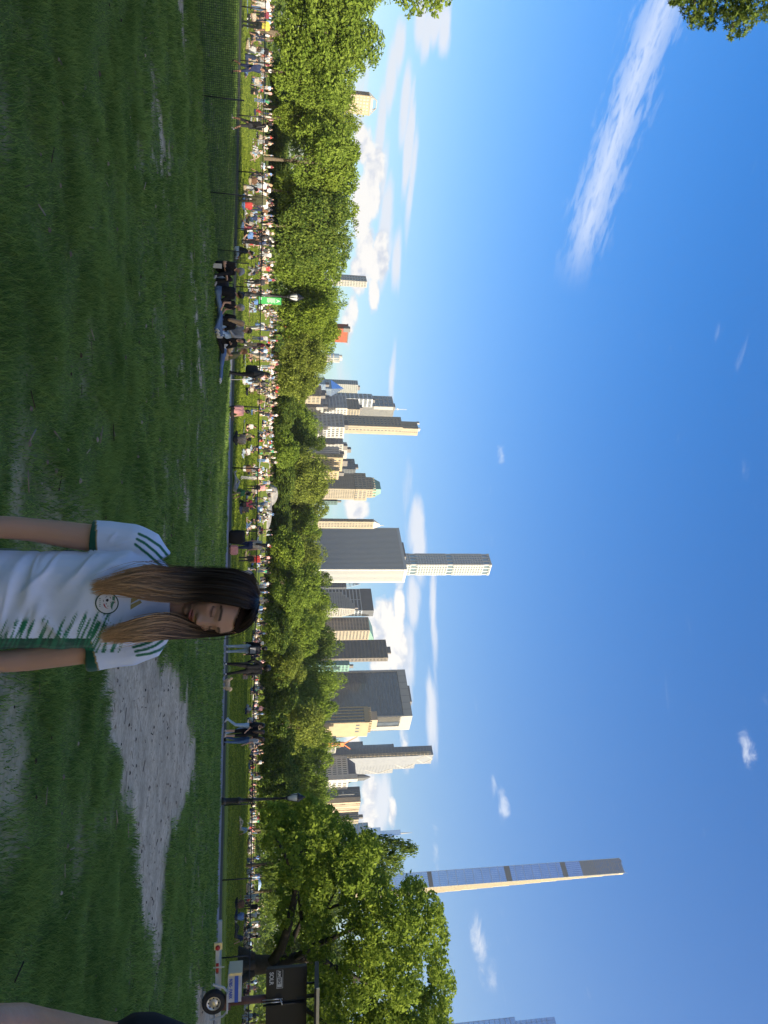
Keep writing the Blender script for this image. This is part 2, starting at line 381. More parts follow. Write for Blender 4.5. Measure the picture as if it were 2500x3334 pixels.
nt.links.new(mx.outputs[2], b.inputs['Base Color'])
bp = nt.nodes.new('ShaderNodeBump'); bp.inputs['Strength'].default_value = .6; bp.inputs['Distance'].default_value = .02
nt.links.new(tnoise(nt, tcn, 30, 6), bp.inputs['Height']); nt.links.new(bp.outputs[0], b.inputs['Normal'])
me = npmesh('lawn', np.stack([GX.ravel(), GY.ravel(), GZ.ravel()], 1), Fq, lm, True, np.repeat(dm.ravel()[:, None], 3, 1))
tag(link('lawn', me), kind='structure')

# meadow beyond the fence
xs2 = np.concatenate([np.arange(-420, -70, 14.0), np.arange(-70, 70.1, 2.0), np.arange(84, 430, 14.0)])
ys2 = np.concatenate([[35.3], np.arange(37, 180, 3.0), np.arange(180, 430, 20.0)])
MX, MYr = np.meshgrid(xs2, ys2); MY = MYr + (np.clip(FY(MX), 24, 41) - 34.5) * sstep(50, 36, MYr)
MZ = tz(MX, MY)
idx = np.arange(MX.size).reshape(MX.shape)
Fq2 = np.stack([idx[:-1, :-1].ravel(), idx[:-1, 1:].ravel(), idx[1:, 1:].ravel(), idx[1:, :-1].ravel()], 1)
mm = bpy.data.materials.new('mown_meadow'); mm.use_nodes = True
nt = mm.node_tree; b = nt.nodes['Principled BSDF']; b.inputs['Roughness'].default_value = .9; b.inputs['Specular IOR Level'].default_value = .1
tcn = nt.nodes.new('ShaderNodeTexCoord')
c1_ = ramp(nt, tnoise(nt, tcn, .35, 8, .7), [(.3, (.16, .20, .024)), (.55, (.22, .265, .03)), (.75, (.26, .28, .04))])
wv = nt.nodes.new('ShaderNodeTexWave'); wv.wave_type = 'BANDS'; wv.bands_direction = 'Y'; wv.inputs['Scale'].default_value = .16; wv.inputs['Distortion'].default_value = 1.2
nt.links.new(tcn.outputs['Object'], wv.inputs['Vector'])
mr = nt.nodes.new('ShaderNodeMapRange'); nt.links.new(wv.outputs[1], mr.inputs[0]); mr.inputs[3].default_value = .86; mr.inputs[4].default_value = 1.1
mx = nt.nodes.new('ShaderNodeMix'); mx.data_type = 'RGBA'; mx.blend_type = 'MULTIPLY'; mx.inputs[0].default_value = 1; nt.links.new(c1_, mx.inputs[6]); nt.links.new(mr.outputs[0], mx.inputs[7])
nt.links.new(mx.outputs[2], b.inputs['Base Color'])
tag(link('meadow', npmesh('meadow', np.stack([MX.ravel(), MY.ravel(), MZ.ravel()], 1), Fq2, mm, True)), kind='structure')
g = MB(); S = 2600; g.add([(-S, -S, -1), (S, -S, -1), (S, S, -1), (-S, S, -1)], [(0, 1, 2, 3)])
tag(g.build('ground', mat('far_ground', (.07, .08, .05), .95, noise=.3, nscale=.02)), kind='structure')

def strip(name, x0, x1, o0, o1, z, m, step=1.0, jag=0.0):
    V = []; X = np.arange(x0, x1 + 1e-6, step)
    for x in X:
        f = fyc(x); j = (float(fbm(np.array([x * .9]), np.array([3.3]), 3)[0]) - .5) * jag
        V += [(x, f + o0 + j, z), (x, f + o1 - j * .6, z)]
    F = [(2 * i, 2 * i + 2, 2 * i + 3, 2 * i + 1) for i in range(len(X) - 1)]
    b = MB(); b.add(V, F); return b.build(name, m)
tag(strip('path', -8.2, 66, -3.7, -1.75, .012, mat('path_asphalt', (.2, .2, .205), .9, noise=.18, nscale=3, bump=.3)), kind='structure')
tag(strip('dark_strip', -66, 66, -1.7, .5, .016, mat('dark_strip_ground', (.035, .04, .022), .98, noise=.45, nscale=2.5, bump=.5), jag=.35), kind='structure')  # darker strip of ground with ragged edges, running along the fence

# grass blades (in and a little around the field of view)
def blades(y0, y1, n, w, h, seed):
    r = np.random.default_rng(seed)
    Y = np.sqrt(r.random(n) * (y1 ** 2 - y0 ** 2) + y0 ** 2)
    X = (r.random(n) * 2 - 1) * (.74 * Y + 1.2)
    keep = (r.random(n) > dirt_mask(X, Y) * 1.25) & (Y < np.clip(FY(X), 24, 41) - 3.7)
    X, Y = X[keep], Y[keep]; n = len(X)
    cl = fbm(X * 2.6, Y * 2.6, 3); big = fbm(X * .45 + 7, Y * .45, 3)
    H = h * (.35 + 1.25 * sstep(.3, .75, cl)) * (.6 + .8 * big) * (.7 + .6 * r.random(n))
    a = r.random(n) * 6.283; lean = H * (.25 + .75 * r.random(n)); la = a + r.normal(0, 1.2, n)
    gz = (fbm(X * 1.3, Y * 1.3, 3) - .5) * .05 * sstep(3, 5, Y) * sstep(30, 27, Y) - .004
    wv_ = w * (.6 + .8 * r.random(n)); dx, dy = np.cos(a) * wv_ * .5, np.sin(a) * wv_ * .5
    lx, ly = np.cos(la) * lean, np.sin(la) * lean
    V = np.empty((n, 5, 3))
    V[:, 0] = np.stack([X - dx, Y - dy, gz], 1); V[:, 1] = np.stack([X + dx, Y + dy, gz], 1)
    V[:, 2] = np.stack([X + dx * .8 + lx * .35, Y + dy * .8 + ly * .35, gz + H * .6], 1)
    V[:, 3] = np.stack([X - dx * .8 + lx * .35, Y - dy * .8 + ly * .35, gz + H * .6], 1)
    V[:, 4] = np.stack([X + lx, Y + ly, gz + H], 1)
    k = np.arange(n)[:, None] * 5
    T = np.concatenate([k + [0, 1, 2], k + [0, 2, 3], k + [3, 2, 4]])
    return V.reshape(-1, 3), T
Vs, Ts, off = [], [], 0
for (y0, y1, n, w, h, s) in [(3.6, 9, 230000, .0055, .062, 1), (9, 17, 170000, .011, .066, 2), (17, 34, 150000, .022, .07, 3)]:
    v, t = blades(y0, y1, n, w, h, s); Vs.append(v); Ts.append(t + off); off += len(v)
gm = leafmat('grass_blade', (.085, .15, .035), (.26, .37, .095), .45)
gm.node_tree.nodes['Noise Texture'].inputs['Scale'].default_value = .9
tag(link('grass', npmesh('grass', np.concatenate(Vs), np.concatenate(Ts), gm)), 'shaded uneven green turf in the foreground', 'grass', kind='stuff')

# pebbles, twigs and dry leaves on the bare earth and in the turf
pr = np.random.default_rng(5); PV, PF, po = [], [], 0; n = 0
Yc = pr.uniform(5, 22, 9000); Xc = pr.uniform(-.74, .74, 9000) * Yc; dc_ = dirt_mask(Xc, Yc); hc0 = (fbm(Xc * 1.3, Yc * 1.3, 3) - .5) * .05; okp = pr.random(9000) < (.07 + .3 * dc_)
for X, Y, d_, hz in list(zip(Xc[okp], Yc[okp], dc_[okp], hc0[okp]))[:1300]:
    s_ = pr.uniform(.006, .02) * (1 + Y * .03); k = pr.random()
    b_ = np.array([[-1, -1, 0], [1, -1, 0], [1, 1, 0], [-1, 1, 0], [-.6, -.5, 1], [.5, -.6, 1], [.6, .5, 1], [-.5, .6, 1]]) * s_ * np.array([1, .8, .6]) if k < .6 else np.array([[-1, -1, 0], [1, -1, 0], [1, 1, 0], [-1, 1, 0], [-1, -1, 1], [1, -1, 1], [1, 1, 1], [-1, 1, 1]]) * np.array([s_ * 4, s_ * .25, s_ * .3])
    a = pr.uniform(0, 6.28); c, q = math.cos(a), math.sin(a); b_ = np.stack([b_[:, 0] * c - b_[:, 1] * q + X, b_[:, 0] * q + b_[:, 1] * c + Y, b_[:, 2] + (0.02 if d_ < .4 else -.03) + hz + .008], 1)
    PV.append(b_); PF.append(np.array([(4, 5, 6, 7), (0, 1, 5, 4), (1, 2, 6, 5), (2, 3, 7, 6), (3, 0, 4, 7)]) + po); po += 8
pm_ = leafmat('litter', (.05, .035, .025), (.32, .26, .19), 0.05)
tag(link('litter', npmesh('litter', np.concatenate(PV), np.concatenate(PF), pm_)), 'scattered pebbles, twigs and dry leaf bits on the bare earth', 'litter', kind='stuff')

# mown grass of the meadow, as far as blades still catch the light
r_ = np.random.default_rng(8); n = 190000; Y = np.sqrt(r_.random(n) * (95 ** 2 - 36 ** 2) + 36 ** 2); X = (r_.random(n) * 2 - 1) * (.74 * Y + 2); ok_ = Y > np.clip(FY(X), 24, 41) + .9; X, Y = X[ok_], Y[ok_]; n = len(X)
a = r_.random(n) * 6.283; w_ = .05 + .05 * r_.random(n); H = (.035 + .045 * r_.random(n)) * (.6 + .8 * fbm(X * .4, Y * .4, 3)); z = tz(X, Y) - .004; dx, dy = np.cos(a) * w_, np.sin(a) * w_; la = r_.random(n) * 6.283
V = np.stack([np.stack([X - dx, Y - dy, z], 1), np.stack([X + dx, Y + dy, z], 1), np.stack([X + dx * .5 + np.cos(la) * H * .5, Y + dy * .5 + np.sin(la) * H * .5, z + H], 1), np.stack([X - dx * .5 + np.cos(la) * H * .5, Y - dy * .5 + np.sin(la) * H * .5, z + H], 1)], 1)
tag(link('meadow_grass', npmesh('meadow_grass', V.reshape(-1, 3), np.arange(n * 4).reshape(-1, 4), leafmat('meadow_blade', (.13, .19, .02), (.30, .36, .05), .4))), 'short mown meadow grass catching the low sun', 'grass', kind='stuff')
# ------------------------------------------------------------------ trees
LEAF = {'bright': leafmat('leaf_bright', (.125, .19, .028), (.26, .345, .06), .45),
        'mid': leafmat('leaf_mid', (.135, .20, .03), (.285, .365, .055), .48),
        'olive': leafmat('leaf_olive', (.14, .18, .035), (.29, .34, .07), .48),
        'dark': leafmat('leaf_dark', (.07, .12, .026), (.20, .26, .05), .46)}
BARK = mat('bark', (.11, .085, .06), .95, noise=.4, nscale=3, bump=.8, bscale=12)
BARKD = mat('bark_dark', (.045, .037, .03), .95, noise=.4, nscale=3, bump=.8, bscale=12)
def crown_mesh(name, blobs, nleaf, size, m, seed, up=.25, clump=True, star=False):
    r = np.random.default_rng(seed); B = np.array(blobs, float)
    w = (B[:, 3] * B[:, 4] + B[:, 4] * B[:, 5] + B[:, 3] * B[:, 5]); w /= w.sum()
    k = r.choice(len(B), nleaf, p=w)
    d = r.normal(size=(nleaf, 3)); d /= np.linalg.norm(d, axis=1)[:, None]
    if clump:      # several tufts on each blob, so the outline is uneven
        nt_ = 26; T = r.normal(size=(len(B), nt_, 3)); T /= np.linalg.norm(T, axis=2)[:, :, None]
        tk = T[k, r.integers(0, nt_, nleaf)]; d = tk + d * .38; d /= np.linalg.norm(d, axis=1)[:, None]
    rad = .62 + .5 * r.random(nleaf) ** .7
    Pn = B[k, :3] + d * B[k, 3:6] * rad[:, None]
    nrm = d * .75 + r.normal(size=(nleaf, 3)) * .75; nrm[:, 2] += up; nrm /= np.linalg.norm(nrm, axis=1)[:, None]
    a = np.cross(nrm, r.normal(size=(nleaf, 3))); a /= np.linalg.norm(a, axis=1)[:, None] + 1e-9; b = np.cross(nrm, a)
    s = (size * (.55 + .9 * r.random(nleaf)))[:, None]
    if star:
        ang = np.arange(10) * math.pi / 5; q = np.where(np.arange(10) % 2 == 0, 1.0, .26)
        V = Pn[:, None, :] + s[:, None] * (a[:, None, :] * (np.cos(ang) * q)[None, :, None] + b[:, None, :] * (np.sin(ang) * q)[None, :, None])
        V = np.concatenate([Pn[:, None, :] - nrm[:, None, :] * s[:, None] * .15, V], 1)
        i = np.arange(nleaf)[:, None] * 11
        F = np.concatenate([i + [0, 1 + j, 1 + (j + 1) % 10] for j in range(10)])
        return npmesh(name, V.reshape(-1, 3), F, m)
    fold = nrm * s * .22
    V = np.stack([Pn - a * s, Pn + b * s * .55 + fold, Pn + a * s, Pn - b * s * .55 + fold], 1)
    return npmesh(name, V.reshape(-1, 3), np.arange(nleaf * 4).reshape(-1, 4), m)
def limb(mb, p0, p1, r0, r1, rnd, n=7, seg=5, bend=.12):
    p0, p1 = Vector(p0), Vector(p1); L = (p1 - p0).length; pts = []
    for i in range(seg + 1):
        t = i / seg; q = p0.lerp(p1, t); w = math.sin(math.pi * t) * L * bend
        pts.append(q + Vector((rnd.uniform(-1, 1) * w, rnd.uniform(-1, 1) * w, rnd.uniform(-.5, .9) * w)))
    mb.tube(pts, [r0 + (r1 - r0) * (i / seg) ** .8 for i in range(seg + 1)], n)
def proto(h, r, th, nb, nleaf, size, seed, squash=1.0, low=.12):
    rnd = random.Random(seed); blobs = []
    for i in range(nb):
        while True:
            x, y, z = rnd.uniform(-1, 1), rnd.uniform(-1, 1), rnd.uniform(-1, 1)
            if x * x + y * y + z * z < 1: break
        q = 1.0 if z < 0.1 else math.sqrt(max(.05, 1 - (z * .85) ** 2))
        br = r * rnd.uniform(.26, .44)
        cz = h * (low + (1 - low) * .5) + z * (h * (1 - low) * .5 - br * .7)
        blobs.append((x * (r - br * .6) * q, y * (r - br * .6) * q, cz, br, br, br * .8 * squash))
    tr = MB(); tr.tube([(0, 0, -.6), (0, 0, .3), (.05, .03, th * .6), (0, .05, th), (.1, 0, h * .62)], [h * .032, h * .024, h * .019, h * .017, h * .006], 9)
    for b in blobs[: nb // 2]:
        z0 = rnd.uniform(th * .75, h * .5); limb(tr, (0, 0, z0), b[:3], h * .009, h * .002, rnd, 6, 5)
    return tr.mesh('trunk', BARK, True), crown_mesh('crown', blobs, nleaf, size, LEAF['mid'], seed)
PR = {'round': (proto(18, 8, 4, 36, 24000, .25, 1, low=.06), 18, 8), 'tall': (proto(20, 7, 5, 38, 24000, .25, 2, low=.06), 20, 7),
      'wide': (proto(16, 9.5, 4, 42, 26000, .25, 3, low=.05), 16, 9.5), 'bush': (proto(9, 5.5, 1.2, 22, 13000, .22, 4, low=.02), 9, 5.5),
      'loose': (proto(17, 8, 4, 26, 18000, .26, 5), 17, 8)}
def put_tree(kind, X, Y, z, H, rad, leaf, label, group=None, rz=None, name='leafy_tree', bark=None):
    (tm, cm), h0, r0 = PR[kind]
    e = empty(name, (X, Y, z), random.uniform(0, 6.28) if rz is None else rz)
    e.scale = (rad / r0, rad / r0, H / h0)
    t = link('trunk', tm, e); c = link('crown', cm, e)
    c.material_slots[0].link = 'OBJECT'; c.material_slots[0].material = LEAF[leaf]
    if bark: t.material_slots[0].link = 'OBJECT'; t.material_slots[0].material = bark
    return tag(e, label, 'tree', group)
def px_tree(kind, u, xtop, Y, hw, leaf, label, group='trees along the far edge of the meadow', **kw):
    xtop += 10 if 1250 < u < 2700 and xtop > 990 else 0
    X = upx(u, Y, 3); z = tzf(X, Y); H = at(xtop, u, Y).z - z
    return put_tree(kind, X, Y, z, H * 1.03, hw / FPX * Y * 1.05, leaf, label, group, **kw)
# far edge of the meadow, from the copse on the one side to the big tree on the other
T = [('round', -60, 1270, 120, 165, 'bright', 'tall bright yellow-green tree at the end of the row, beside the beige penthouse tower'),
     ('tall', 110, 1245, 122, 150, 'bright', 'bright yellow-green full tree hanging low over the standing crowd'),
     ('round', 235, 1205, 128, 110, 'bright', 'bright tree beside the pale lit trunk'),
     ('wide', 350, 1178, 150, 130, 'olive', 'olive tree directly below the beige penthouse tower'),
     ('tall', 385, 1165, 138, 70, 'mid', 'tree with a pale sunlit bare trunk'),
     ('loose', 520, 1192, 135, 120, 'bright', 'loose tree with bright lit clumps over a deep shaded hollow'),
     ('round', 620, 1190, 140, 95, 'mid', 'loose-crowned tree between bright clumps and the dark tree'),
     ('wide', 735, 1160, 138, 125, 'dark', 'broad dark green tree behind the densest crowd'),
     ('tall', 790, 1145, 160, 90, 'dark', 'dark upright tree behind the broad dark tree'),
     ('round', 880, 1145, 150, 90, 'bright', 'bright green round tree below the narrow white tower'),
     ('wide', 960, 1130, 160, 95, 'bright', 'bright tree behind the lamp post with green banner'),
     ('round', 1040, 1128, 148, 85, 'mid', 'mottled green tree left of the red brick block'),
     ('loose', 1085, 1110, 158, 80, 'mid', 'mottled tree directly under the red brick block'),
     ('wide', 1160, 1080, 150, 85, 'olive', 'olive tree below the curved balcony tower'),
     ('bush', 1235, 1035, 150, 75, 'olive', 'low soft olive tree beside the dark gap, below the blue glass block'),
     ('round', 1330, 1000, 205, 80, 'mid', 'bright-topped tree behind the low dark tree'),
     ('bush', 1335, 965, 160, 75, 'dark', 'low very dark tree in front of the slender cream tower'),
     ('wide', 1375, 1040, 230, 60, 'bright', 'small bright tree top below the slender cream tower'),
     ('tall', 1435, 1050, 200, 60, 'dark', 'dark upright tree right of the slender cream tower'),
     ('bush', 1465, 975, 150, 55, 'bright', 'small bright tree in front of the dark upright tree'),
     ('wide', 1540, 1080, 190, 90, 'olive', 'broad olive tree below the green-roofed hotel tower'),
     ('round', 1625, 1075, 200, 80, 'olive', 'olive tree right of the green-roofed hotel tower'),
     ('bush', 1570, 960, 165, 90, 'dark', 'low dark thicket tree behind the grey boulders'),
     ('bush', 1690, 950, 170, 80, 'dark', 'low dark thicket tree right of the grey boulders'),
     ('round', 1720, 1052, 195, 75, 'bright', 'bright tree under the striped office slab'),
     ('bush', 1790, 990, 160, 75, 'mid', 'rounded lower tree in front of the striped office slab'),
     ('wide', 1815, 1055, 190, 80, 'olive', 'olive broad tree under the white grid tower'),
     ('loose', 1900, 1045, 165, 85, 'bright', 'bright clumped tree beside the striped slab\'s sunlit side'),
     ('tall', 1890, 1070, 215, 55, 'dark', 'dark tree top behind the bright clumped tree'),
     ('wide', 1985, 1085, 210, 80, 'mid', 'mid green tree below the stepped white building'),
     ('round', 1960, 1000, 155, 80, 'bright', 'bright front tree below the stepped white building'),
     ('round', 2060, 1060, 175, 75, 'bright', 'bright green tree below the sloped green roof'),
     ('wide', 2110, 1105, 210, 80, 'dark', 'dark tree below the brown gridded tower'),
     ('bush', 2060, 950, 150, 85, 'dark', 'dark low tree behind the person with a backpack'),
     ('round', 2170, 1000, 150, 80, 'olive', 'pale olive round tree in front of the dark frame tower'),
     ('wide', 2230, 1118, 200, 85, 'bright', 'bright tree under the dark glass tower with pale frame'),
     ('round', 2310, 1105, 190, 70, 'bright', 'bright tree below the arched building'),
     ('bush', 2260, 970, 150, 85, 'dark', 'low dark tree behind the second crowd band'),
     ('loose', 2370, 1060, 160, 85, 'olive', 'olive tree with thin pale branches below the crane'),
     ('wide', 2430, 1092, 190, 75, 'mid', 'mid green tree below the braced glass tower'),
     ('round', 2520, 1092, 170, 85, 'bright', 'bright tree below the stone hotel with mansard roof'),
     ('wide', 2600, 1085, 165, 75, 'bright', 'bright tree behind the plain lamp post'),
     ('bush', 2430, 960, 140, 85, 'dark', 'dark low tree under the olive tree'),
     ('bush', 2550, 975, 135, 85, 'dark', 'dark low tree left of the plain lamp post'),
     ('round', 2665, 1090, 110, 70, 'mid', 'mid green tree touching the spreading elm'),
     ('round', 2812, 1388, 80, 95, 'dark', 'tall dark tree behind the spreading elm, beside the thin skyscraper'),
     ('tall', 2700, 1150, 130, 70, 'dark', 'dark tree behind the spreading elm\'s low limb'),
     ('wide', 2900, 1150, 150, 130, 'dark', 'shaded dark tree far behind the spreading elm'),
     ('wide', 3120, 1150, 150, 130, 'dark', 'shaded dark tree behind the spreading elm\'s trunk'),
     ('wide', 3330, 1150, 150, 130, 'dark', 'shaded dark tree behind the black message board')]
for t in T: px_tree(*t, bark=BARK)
# wood beyond: one continuous mass far behind the rows
wr = random.Random(77); wb = []
for u in range(-500, 3900, 26):
    for k in range(3):
        Y = wr.uniform(215, 300); X = upx(u + wr.uniform(-13, 13), Y, 3); z = wr.uniform(1, 9 if k else 4); wb.append((X, Y, z + tzf(X, Y) * .6, wr.uniform(3.4, 5.5), wr.uniform(3, 5), wr.uniform(2.6, 4.2)))
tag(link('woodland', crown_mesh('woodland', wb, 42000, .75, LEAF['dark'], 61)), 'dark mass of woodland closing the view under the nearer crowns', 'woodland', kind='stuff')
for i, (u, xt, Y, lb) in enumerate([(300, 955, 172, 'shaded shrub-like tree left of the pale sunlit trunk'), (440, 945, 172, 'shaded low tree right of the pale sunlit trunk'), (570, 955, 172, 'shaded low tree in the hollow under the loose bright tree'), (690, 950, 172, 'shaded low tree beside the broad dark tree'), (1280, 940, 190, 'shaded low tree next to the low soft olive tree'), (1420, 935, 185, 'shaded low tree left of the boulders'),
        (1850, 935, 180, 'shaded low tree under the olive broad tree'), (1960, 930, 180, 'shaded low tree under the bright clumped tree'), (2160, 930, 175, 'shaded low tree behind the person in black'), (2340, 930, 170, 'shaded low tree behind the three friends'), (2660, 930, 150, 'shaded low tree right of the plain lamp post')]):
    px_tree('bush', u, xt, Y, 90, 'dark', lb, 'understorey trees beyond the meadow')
# trees outside the frame, behind the viewer towards the sun, that shade the lawn
sx, sy = math.sin(SUN_AZ), math.cos(SUN_AZ)
k_ = 0
for (dist, offs, H, r) in [(56, range(-60, 84, 7), 31, 8.6)]:
    for o_ in offs:
        X, Y = sx * dist - sy * o_ * -1, sy * dist + sx * o_ * -1
        X, Y = sx * dist + (-sy) * o_, sy * dist + sx * o_
        if Y > 0 and X < .74 * Y + 12: continue
        put_tree(['round', 'wide', 'tall'][k_ % 3], X + random.uniform(-2, 2), Y + random.uniform(-2, 2), -.05, H * random.uniform(.92, 1.08), r, 'mid', 'full leafy park tree towards the sun, beside the near lawn', 'trees that shade the near lawn'); k_ += 1
for (X, Y, H, r) in [(62, 38, 13, 7), (72, 58, 15, 8), (84, 76, 15, 8), (98, 92, 16, 8)]:
    put_tree('round', X, Y, 0, H, r, 'mid', 'leafy tree at the meadow side throwing a long shadow band', 'trees that throw shadow bands on the meadow')
# spreading elm on the meadow
Ye = gnd(772, 3145).y; er = random.Random(5)
base = gnd(772, 3145); el_ = empty('spreading_elm', (base.x, base.y, 0))
def E_(x, u, dy=0): return at(x, u, Ye + dy) - Vector((base.x, base.y, 0))
tr = MB()
tr.tube([(0, 0, -.4), (0, 0, .1), E_(800, 3142), E_(850, 3140), E_(885, 3138)], [1.25, 1.05, .72, .68, .62], 12)
for a in range(6): tr.tube([Vector((math.cos(a * 1.05), math.sin(a * 1.05), 0)) * 1.5 + Vector((0, 0, -.2)), Vector((math.cos(a * 1.05), math.sin(a * 1.05), 0)) * .5 + Vector((0, 0, 1.2))], [.15, .4], 7)
for path, r0 in [(((880, 3138, 0), (915, 3090, -1), (940, 3010, -2), (960, 2920, -3), (962, 2880, -3), (935, 2800, -4), (895, 2721, -4)), .42),
                 (((885, 3138, 0), (940, 3080, 2), (984, 2995, 3), (975, 2940, 3), (965, 2880, 3)), .33), (((975, 2990, 3), (1040, 2985, 3), (1060, 2960, 2), (1110, 2870, 1)), .22),
                 (((880, 3142, 0), (960, 3118, 0), (1047, 3122, 0), (1085, 3155, 0), (1150, 3180, 1), (1220, 3210, 1), (1300, 3230, 1)), .45),
                 (((1085, 3155, 0), (1140, 3150, -1), (1185, 3140, -1), (1250, 3120, -2), (1330, 3100, -2)), .3), (((960, 3120, 0), (1020, 3080, -2), (1090, 3050, -4), (1180, 3010, -5), (1280, 2980, -5)), .3),
                 (((1150, 3180, 1), (1160, 3240, 2), (1200, 3300, 3), (1290, 3340, 3)), .22), (((880, 3142, 0), (930, 3210, -2), (1000, 3290, -4), (1100, 3360, -5)), .35),
                 (((935, 2800, -4), (1010, 2760, -4), (1090, 2730, -4)), .14), (((1060, 2960, 2), (1150, 2930, 2), (1260, 2900, 2)), .14), (((1180, 3140, -1), (1230, 3060, 0), (1290, 2990, 1)), .14)]:
    k = len(path); tr.tube([E_(*p) for p in path], [r0 * (1 - .8 * i / (k - 1)) for i in range(k)], 8)
EB = [(1000, 2640, 60), (930, 2690, 70), (1060, 2700, 70), (1130, 2730, 60), (1190, 2770, 60), (950, 2790, 80), (1060, 2810, 90), (1160, 2840, 80), (1230, 2880, 70), (1330, 2895, 60),
      (1370, 2960, 60), (1390, 3040, 62), (1400, 3130, 62), (1412, 3220, 65), (1402, 3310, 70), (1395, 3400, 80), (1280, 2960, 85), (1300, 3060, 90), (1300, 3170, 90), (1310, 3280, 90), (1320, 3400, 90),
      (1150, 2950, 90), (1170, 3060, 90), (1180, 3180, 95), (1190, 3300, 100), (1030, 2910, 75), (1040, 3030, 80), (1060, 3170, 75), (1070, 3290, 90), (925, 2880, 55), (915, 2970, 50), (930, 3060, 50), (950, 3250, 55), (960, 3360, 70),
      (1200, 3420, 100), (1080, 3420, 100), (885, 2760, 45), (890, 2660, 45), (1250, 2930, 75), (1240, 3040, 75), (1245, 3140, 75), (1250, 3250, 80), (1250, 3350, 80)]
bl = []
for i, (x, u, r_) in enumerate(EB):
    for dy in ((-5, 2) if r_ > 58 else (-3,)):
        c = E_(x + (22 if x > 1260 else 0) + er.uniform(-14, 14), u + er.uniform(-14, 14), dy + er.uniform(-3, 3)); rr = r_ / FPX * Ye * .85
        bl.append((c.x, c.y, c.z, rr, rr, rr * .75))
EB2 = [b_ for b_ in bl]
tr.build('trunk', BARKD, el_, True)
link('crown', crown_mesh('crown', EB2, 62000, .15, LEAF['mid'], 31), el_)
tag(el_, 'big spreading elm with dark crooked limbs beside the black message board', 'tree')
# nearer tree whose side reaches in over the bright copse
c0_ = at(1000, -190, 72); e = empty('leafy_tree', (c0_.x, c0_.y, 0)); tr = MB(); er = random.Random(8)
tr.tube([(0, 0, -.4), (0, 0, 3), (.4, 0, 9), (1, 0, 15)], [.6, .45, .35, .15], 9)
bl = []
for (x, u, r_) in [(1400, -70, 75), (1330, -40, 60), (1440, -20, 40), (1370, 5, 38), (1330, 25, 26), (1420, 25, 26), (1250, -140, 120), (1380, -200, 130), (1150, -190, 120), (1300, -300, 130), (1450, -130, 60)]:
    c = at(x, u, 72 + er.uniform(-3, 3)) - Vector((c0_.x, c0_.y, 0)); rr = r_ / FPX * 72; bl.append((c.x, c.y, c.z, rr, rr, rr * .8)); limb(tr, (.4, 0, 9), c, .14, .03, er, 6)
tr.build('trunk', BARK, e, True); link('crown', crown_mesh('crown', bl, 12000, .2, LEAF['mid'], 41), e)
tag(e, 'nearer tree whose leafy side reaches in above the bright copse, against the sky', 'tree')
# oak overhead: its end twigs hang into the sky
c0_ = at(862, -900, 15); e = empty('oak_tree', (c0_.x, c0_.y, 0)); tr = MB(); er = random.Random(9)
o_ = Vector((c0_.x, c0_.y, 0))
tr.tube([(0, 0, -.4), (0, 0, 2), (.1, .1, 6), (.3, 0, 11), (.6, 0, 17)], [.5, .38, .3, .24, .08], 10)
bl = []
for (x, u, r_, Y) in [(2290, -60, 60, 17), (2260, 10, 36, 17), (2300, 40, 30, 17), (2262, 70, 20, 17), (2315, 78, 16, 17), (2390, -20, 60, 16.5), (2400, 40, 42, 16.5), (2420, 85, 26, 16.5), (2385, 112, 14, 16.5), (2470, 0, 50, 16), (2510, 40, 24, 16), (2240, -30, 40, 17), (2205, -10, 22, 17)]:
    c = at(x, u, Y) - o_; rr = r_ / FPX * Y * 1.25; bl.append((c.x, c.y, c.z, rr, rr, rr)); limb(tr, at(x - 40, u - 260, Y) - o_, c, .03, .008, er, 5)
limb(tr, (.2, 0, 9), at(2330, -300, 16.5) - o_, .14, .05, er, 7)
link('crown', crown_mesh('crown', bl, 2300, .085, LEAF['dark'], 51, star=True, clump=False), e)
bl2 = [(er.uniform(-6, 5), er.uniform(-6, 6), er.uniform(8, 19), 2.4, 2.4, 1.9) for _ in range(26)]
bl2 = [b_ for b_ in bl2 if (Vector(b_[:3]) + o_).x / max(.1, (Vector(b_[:3]) + o_).y) < -1.15]
link('inner_crown', crown_mesh('inner_crown', bl2, 7000, .2, LEAF['dark'], 52), e)
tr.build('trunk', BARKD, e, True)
tag(e, 'oak whose star-shaped leaves dangle high against the open sky', 'tree')
